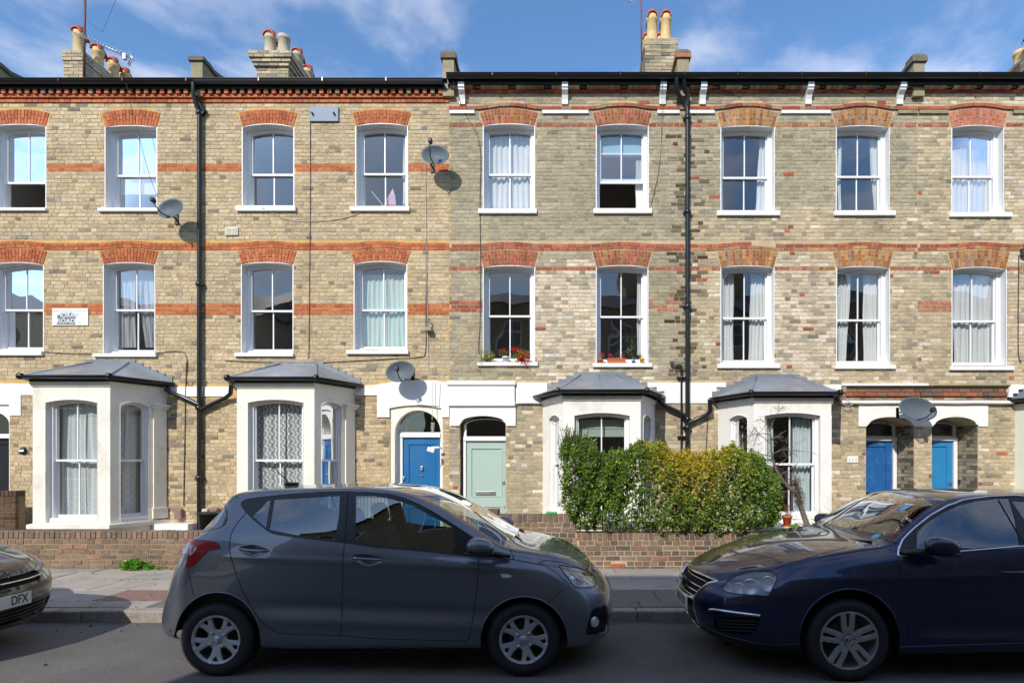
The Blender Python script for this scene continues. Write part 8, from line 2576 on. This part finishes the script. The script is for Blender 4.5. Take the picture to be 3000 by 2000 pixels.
    for q in range(4):
        yy = 990 + q * 38; seam(B, root, B.invert(dense(ZA((448, yy + 6), (600, yy + 24), (938 - q * 12, yy + 34)), 3, False), 'near'), .005, M_TRIM, "grille_bar", lift=-.012)
    for q in range(4):
        seam(B, root, B.invert(dense([(.004, .672 - q * .047), (.2, .672 - q * .047), (.405 - q * .036, .668 - q * .046)], 3, False), 'yz', urange=(0, .24)), .0055, M_CHROME, "grille_bar", lift=-.006)
    seam(B, root, B.invert(dense([(.004, .708), (.25, .708), (.46, .693), (.375, .60), (.305, .512), (.285, .43), (.285, .26), (.21, .225), (.004, .215)], 4, False), 'yz', urange=(0, .24)), .011, M_CHROME, "grille_surround", lift=.0)
    seam(B, root, B.invert(dense([(.004, .500), (.2, .503), (.295, .512)], 3, False), 'yz', urange=(0, .24)), .018, M_CHROME, "grille_lower_bar", lift=.004)
    for q in range(4): seam(B, root, B.invert(dense([(.004, .36 - q * .033), (.26, .36 - q * .033)], 3, False), 'yz', urange=(0, .24)), .004, M_TRIM, "grille_bar", lift=-.01)
    m = MB(Matrix.Translation((1.083, CY, .612)) @ Matrix.Rotation(-math.pi / 2, 4, 'Z') @ Matrix.Rotation(.12, 4, 'X'))
    m.lathe([(0, .006), (.062, .006), (.066, .02)], (0, 0, 0), 'y', 32); bd = m.build("badge_back", M_GLOSSB, root, rec=False)
    m = MB(Matrix.Translation((1.083, CY, .612)) @ Matrix.Rotation(-math.pi / 2, 4, 'Z') @ Matrix.Rotation(.12, 4, 'X')); badge(m, Matrix.Identity(4), .068, .007); m.build("bonnet_badge", M_CHROME, root, rec=False)
    plate_obj(root, "EN55 OYJ", Matrix.Translation((1.080, CY, .452)) @ Matrix.Rotation(-math.pi / 2, 4, 'Z'))
    for a in (a_f, a_r): seam(B, root, a[2:-2], .007, M_P, "arch_lip", lift=-.002)
    for (cx) in (2.195, 4.78):
        arch_liner(root, cx, .33, .41, CY - .85, CY - .48); arch_liner(root, cx, .33, .41, CY + .85, CY + .48)
        wheel(root, cx, CY - .885, .316, .316, .21, .230, 'alloy', -1, math.radians(93)); wheel(root, cx, CY + .885, .316, .316, .21, .222, 'alloy', 1, math.radians(93))
    m = MB(); m.box(1.35, 5.6, CY - .46, CY + .46, .16, .30); m.box(2.62, 4.36, CY - .80, CY + .80, .18, .29); m.build("underbody", M_UNDER, root)
    m = MB(); V = []
    for far in (0, 1):
        uv = B.invert(smooth_loop(head, 3), 'near'); A = np.array(uv); P = B.S(A[:, 0], A[:, 1]); N_ = B.N(A[:, 0], A[:, 1]); c0 = P.mean(0); n0 = N_.mean(0)
        m = MB(); a = [tuple(w) for w in B.world(c0 + (P - c0) * .995 - N_ * .005, far)]; b = [tuple(w) for w in B.world(c0 + (P - c0) * .75 - n0 * .09, far)]; n = len(a)
        m.add(a + b + [tuple(B.world(c0 - n0 * .10, far))], [(i, (i + 1) % n, n + (i + 1) % n, n + i) for i in range(n)] + [(n + i, n + (i + 1) % n, 2 * n) for i in range(n)], None, True)
        m.build("headlamp_reflector", mat("hazy_reflector", rgb(214, 220, 222), .55, metal=.1), root, rec=False)
        m = MB(); m.tube([tuple(w) for w in B.world(P + N_ * .001, far)] + [tuple(B.world(P[:1] + N_[:1] * .001, far)[0])], .004, 6); m.build("headlamp_rim", M_TRIM, root, rec=False)
        for (px, py, rr_) in ((1040, 545, .060), (830, 575, .062), (690, 600, .045)):
            uv = B.invert(ZA((px, py)), 'near')[0]; nn = B.N(np.array(uv[0]), np.array(uv[1])); q = B.world(B.S(*uv) - nn * .06, far)
            ang = math.atan2(nn[0], nn[1]); m = MB(Matrix.Translation(tuple(q)) @ Matrix.Rotation(ang * .6 if not far else math.pi - ang * .6, 4, 'Z'))
            m.lathe([(0, .02), (rr_ * .3, .02), (rr_ * .8, .0), (rr_, -.02), (rr_ * 1.08, .01)], (0, 0, 0), 'y', 24); m.build("lamp_bulb_housing", M_REFL, root, rec=False)
        uv = B.invert(Z5((1885, 715)), 'near')[0]
        sg_ = 1 if far else -1
        m = MB(); Hh = side(3.37, .82, .88)
        m.tube([(3.36, CY + sg_ * .875, .845), (3.39, CY + sg_ * .905, .842), (3.50, CY + sg_ * .905, .846), (3.54, CY + sg_ * .875, .85)], [.008, .013, .013, .008], 8); m.build("door_handle", M_P, root, rec=False)
        mm = MB(Matrix.Translation((2.84, CY + sg_ * .99, 1.06)) @ Matrix.Rotation(math.radians(5), 4, 'Y'))
        bm = bmesh.new(); bmesh.ops.create_icosphere(bm, subdivisions=4, radius=1.0)
        for v in bm.verts:
            x, y, z = v.co; e = .62
            v.co.x = .125 * math.copysign(abs(x) ** .8, x); v.co.y = .085 * y; v.co.z = .070 * math.copysign(abs(z) ** .75, z)
            if v.co.x > 0.02: v.co.z *= 1 - .35 * (v.co.x - .02) / .105
        mm.add_bm(bm, None, True); mi = mm.build("door_mirror", M_P, root, rec=False)
        mm = MB(); mm.tube([(2.78, CY + sg_ * .96, 1.005), (2.70, CY + sg_ * .88, .995), (2.62, CY + sg_ * .83, .985)], [.035, .03, .02], 10); mm.bbox(2.80, 2.95, CY + sg_ * .99 - .06, CY + sg_ * .99 + .06, .985, 1.005, .008); mm.build("mirror_foot", M_TRIM, mi)
    m = MB(); m.tube([(2.35, CY - .15, 1.01), (2.50, CY - .62, 1.045)], .008, 6); m.tube([(2.33, CY + .5, 1.0), (2.36, CY, 1.015)], .008, 6); m.build("windscreen_wiper", M_TRIM, root, rec=False)
    # tax sticker inside the windscreen
    uv = B.invert(Z5((798, 485)), 'near', vrange=(8, 10))[0]; nn = B.N(np.array(uv[0]), np.array(uv[1])); q = B.world(B.S(*uv) + nn * .003); nw = Vector((nn[0], -nn[1], nn[2]))
    Mx = Matrix.Translation(tuple(q)) @ nw.to_track_quat('Z', 'Y').to_matrix().to_4x4(); m = MB(Mx); m.lathe([(0, 0), (.038, 0), (.038, -.001)], (0, 0, .0), 'z', 24)
    m.build("windscreen_sticker", mat("pale_blue_sticker", rgb(120, 196, 214), .5), root, rec=False)
    seat(root, 3.32, CY - .38, .40, .56, -1); seat(root, 3.32, CY + .38, .40, .56, -1)
    s_ = MB(); s_.bbox(4.1, 4.5, CY - .6, CY + .6, .42, .58, .05); s_.bbox(4.48, 4.6, CY - .6, CY + .6, .5, 1.05, .05); s_.build("rear_bench", M_SEAT, root)
    m = MB(); m.bbox(2.45, 2.85, CY - .7, CY + .7, .62, .96, .06); m.build("dashboard", M_SEAT, root)
    m = MB(Matrix.Translation((2.92, CY + .38, .92)) @ Matrix.Rotation(math.radians(-66), 4, 'Y')); m.lathe([(.170, 0), (.182, -.012), (.194, 0), (.182, .012), (.170, 0)], (0, 0, 0), 'z', 32); m.build("steering_wheel", M_TRIM, root, rec=False)
    m = MB(); m.box(2.3, 5.2, CY - .74, CY + .74, .33, .39); m.build("cabin_floor", M_SEAT, root)
    for far in (-1, 1): m = MB(); m.box(2.6, 4.9, CY + far * .77 - .01, CY + far * .77 + .01, .39, .92); m.build("door_lining", M_SEAT, root)
    return B, root
SB, sb_root = saloon()

def black_car():
    CY = 5.17; T = -4.86
    root = thing("parked_car", "glossy black car at the left edge with number plate ending DFX", "car", (T - 2, CY, 0), "cars parked along the kerb")
    M_P = paint("black_paint", rgb(20, 20, 22), rough=.25, metal=.2)
    f = lambda x: T - (x - 1.10)
    B = Body(saloon_lines(f, True), CY, .50, .62, 2.7)
    # headlamp on the far side, traced from the photo
    lamp = Z6((455, 600), (482, 480), (520, 440), (575, 405), (608, 425), (632, 520), (636, 580), (600, 635), (540, 652))
    lamp = [(.47, .585), (.54, .65), (.62, .685), (.70, .69), (.755, .665), (.785, .62), (.785, .57), (.72, .545), (.58, .55)]
    inv = lambda pts, n=3, mode='yz', **k: B.invert(dense(pts, n), mode, urange=(.72, 1), **k)
    fr = lambda pts: B.invert(dense(pts, 3), 'yz', urange=(.76, 1))
    def frc(pts): return [(1.01 if p[0] < .004 else u, v) for (u, v), p in zip(fr(pts), dense(pts, 3))]
    def xk(x, k):
        us = np.linspace(0, 1, 800); xs = B.S(us, np.full(800, float(k)))[:, 0]; return (float(np.interp(x, xs, us)), float(k))
    grille = frc([(0, .665), (.3, .665), (.46, .67), (.45, .60), (.42, .585), (0, .575)])
    lg = frc([(0, .375), (.62, .40), (.70, .37), (.60, .30), (.4, .26), (0, .25)])
    def arch(cx, cz, rx, rz, n=44):
        dd = CY - .885; pts = [(cx + rx * math.cos(a), cz + rz * math.sin(a)) for a in np.linspace(-.2, math.pi + .2, n)]
        return arch_uv(B, pts, 'xz')
    wsc = dense([xk(f(2.60), 8.12), xk(f(2.80), 8.12), xk(f(3.02), 8.15), xk(f(3.06), 9), xk(f(3.06), 10.05), xk(f(2.30), 10.05), xk(f(2.36), 9)], 6)
    gl = [(f(2.72), 1.0), (f(3.0), 1.20), (f(3.2), 1.30), (f(4.3), 1.32), (f(4.7), 1.2), (f(4.8), 1.08), (f(4.0), 1.075), (f(3.2), 1.04)]
    glass = B.invert(dense(gl, 3), 'xz', vrange=(3, 7.4))
    reg = [("headlamp_glass", inv(lamp)), ("upper_grille", grille), ("lower_grille", lg), ("windscreen_glass", wsc), ("side_glass", glass), (None, arch(f(2.195), .33, .385, .385)), (None, arch(f(4.78), .33, .375, .37))]
    mt = {"body_shell": M_P, "headlamp_glass": M_LENS, "upper_grille": M_UNDER, "lower_grille": M_UNDER, "windscreen_glass": M_CARGLD, "side_glass": M_CARGL}
    ob = skin_parts(B, root, reg, mt, offs={"upper_grille": -.02, "lower_grille": -.03})
    for k in ("body_shell", "windscreen_glass", "upper_grille", "lower_grille"): join_objs(ob[k], k)
    for far in (0, 1):
        uv = B.invert(smooth_loop(lamp, 3), 'yz', urange=(.72, 1)); A = np.array(uv); P = B.S(A[:, 0], A[:, 1]); N_ = B.N(A[:, 0], A[:, 1]); c0 = P.mean(0); n0 = N_.mean(0)
        m = MB(); a = [tuple(w) for w in B.world(c0 + (P - c0) * .99 - N_ * .004, far)]; b = [tuple(w) for w in B.world(c0 + (P - c0) * .72 - n0 * .07, far)]; n = len(a)
        m.add(a + b + [tuple(B.world(c0 - n0 * .09, far))], [(i, (i + 1) % n, n + (i + 1) % n, n + i) for i in range(n)] + [(n + i, n + (i + 1) % n, 2 * n) for i in range(n)], None, True)
        m.build("headlamp_reflector", M_REFL, root, rec=False)
    k = dict(urange=(.76, 1))
    seam(B, root, B.invert(dense([(.004, .622), (.3, .622), (.50, .632)], 3, False), 'yz', **k), .008, M_CHROME, "grille_chrome_bar", lift=.002)
    for zz in (.345, .31, .28): seam(B, root, B.invert(dense([(.004, zz), (.3, zz + .005), (.58, zz + .02)], 3, False), 'yz', **k), .007, M_TRIM, "grille_bar", lift=-.008)
    seam(B, root, B.invert(dense([(.004, .395), (.4, .40), (.66, .425), (.78, .44)], 3, False), 'yz', **k), .006, M_TRIM, "bumper_edge", lift=.0)
    plate_obj(root, "DFX", Matrix.Translation((T + .022, CY, .465)) @ Matrix.Rotation(math.pi / 2, 4, 'Z'), dx=.14)
    for cx in (f(2.195), f(4.78)):
        arch_liner(root, cx, .33, .41, CY - .85, CY - .48); arch_liner(root, cx, .33, .41, CY + .85, CY + .48)
        wheel(root, cx, CY - .885, .316, .316, .21, .222, 'alloy', -1, .3); wheel(root, cx, CY + .885, .316, .316, .21, .222, 'alloy', 1, .3)
    m = MB(); m.box(f(5.6), f(1.35), CY - .46, CY + .46, .16, .30); m.box(f(4.36), f(2.62), CY - .80, CY + .80, .18, .29); m.build("underbody", M_UNDER, root)
    m = MB(); m.box(f(5.2), f(2.3), CY - .74, CY + .74, .33, .39); m.build("cabin_floor", M_SEAT, root)
    return B, root
black_car()
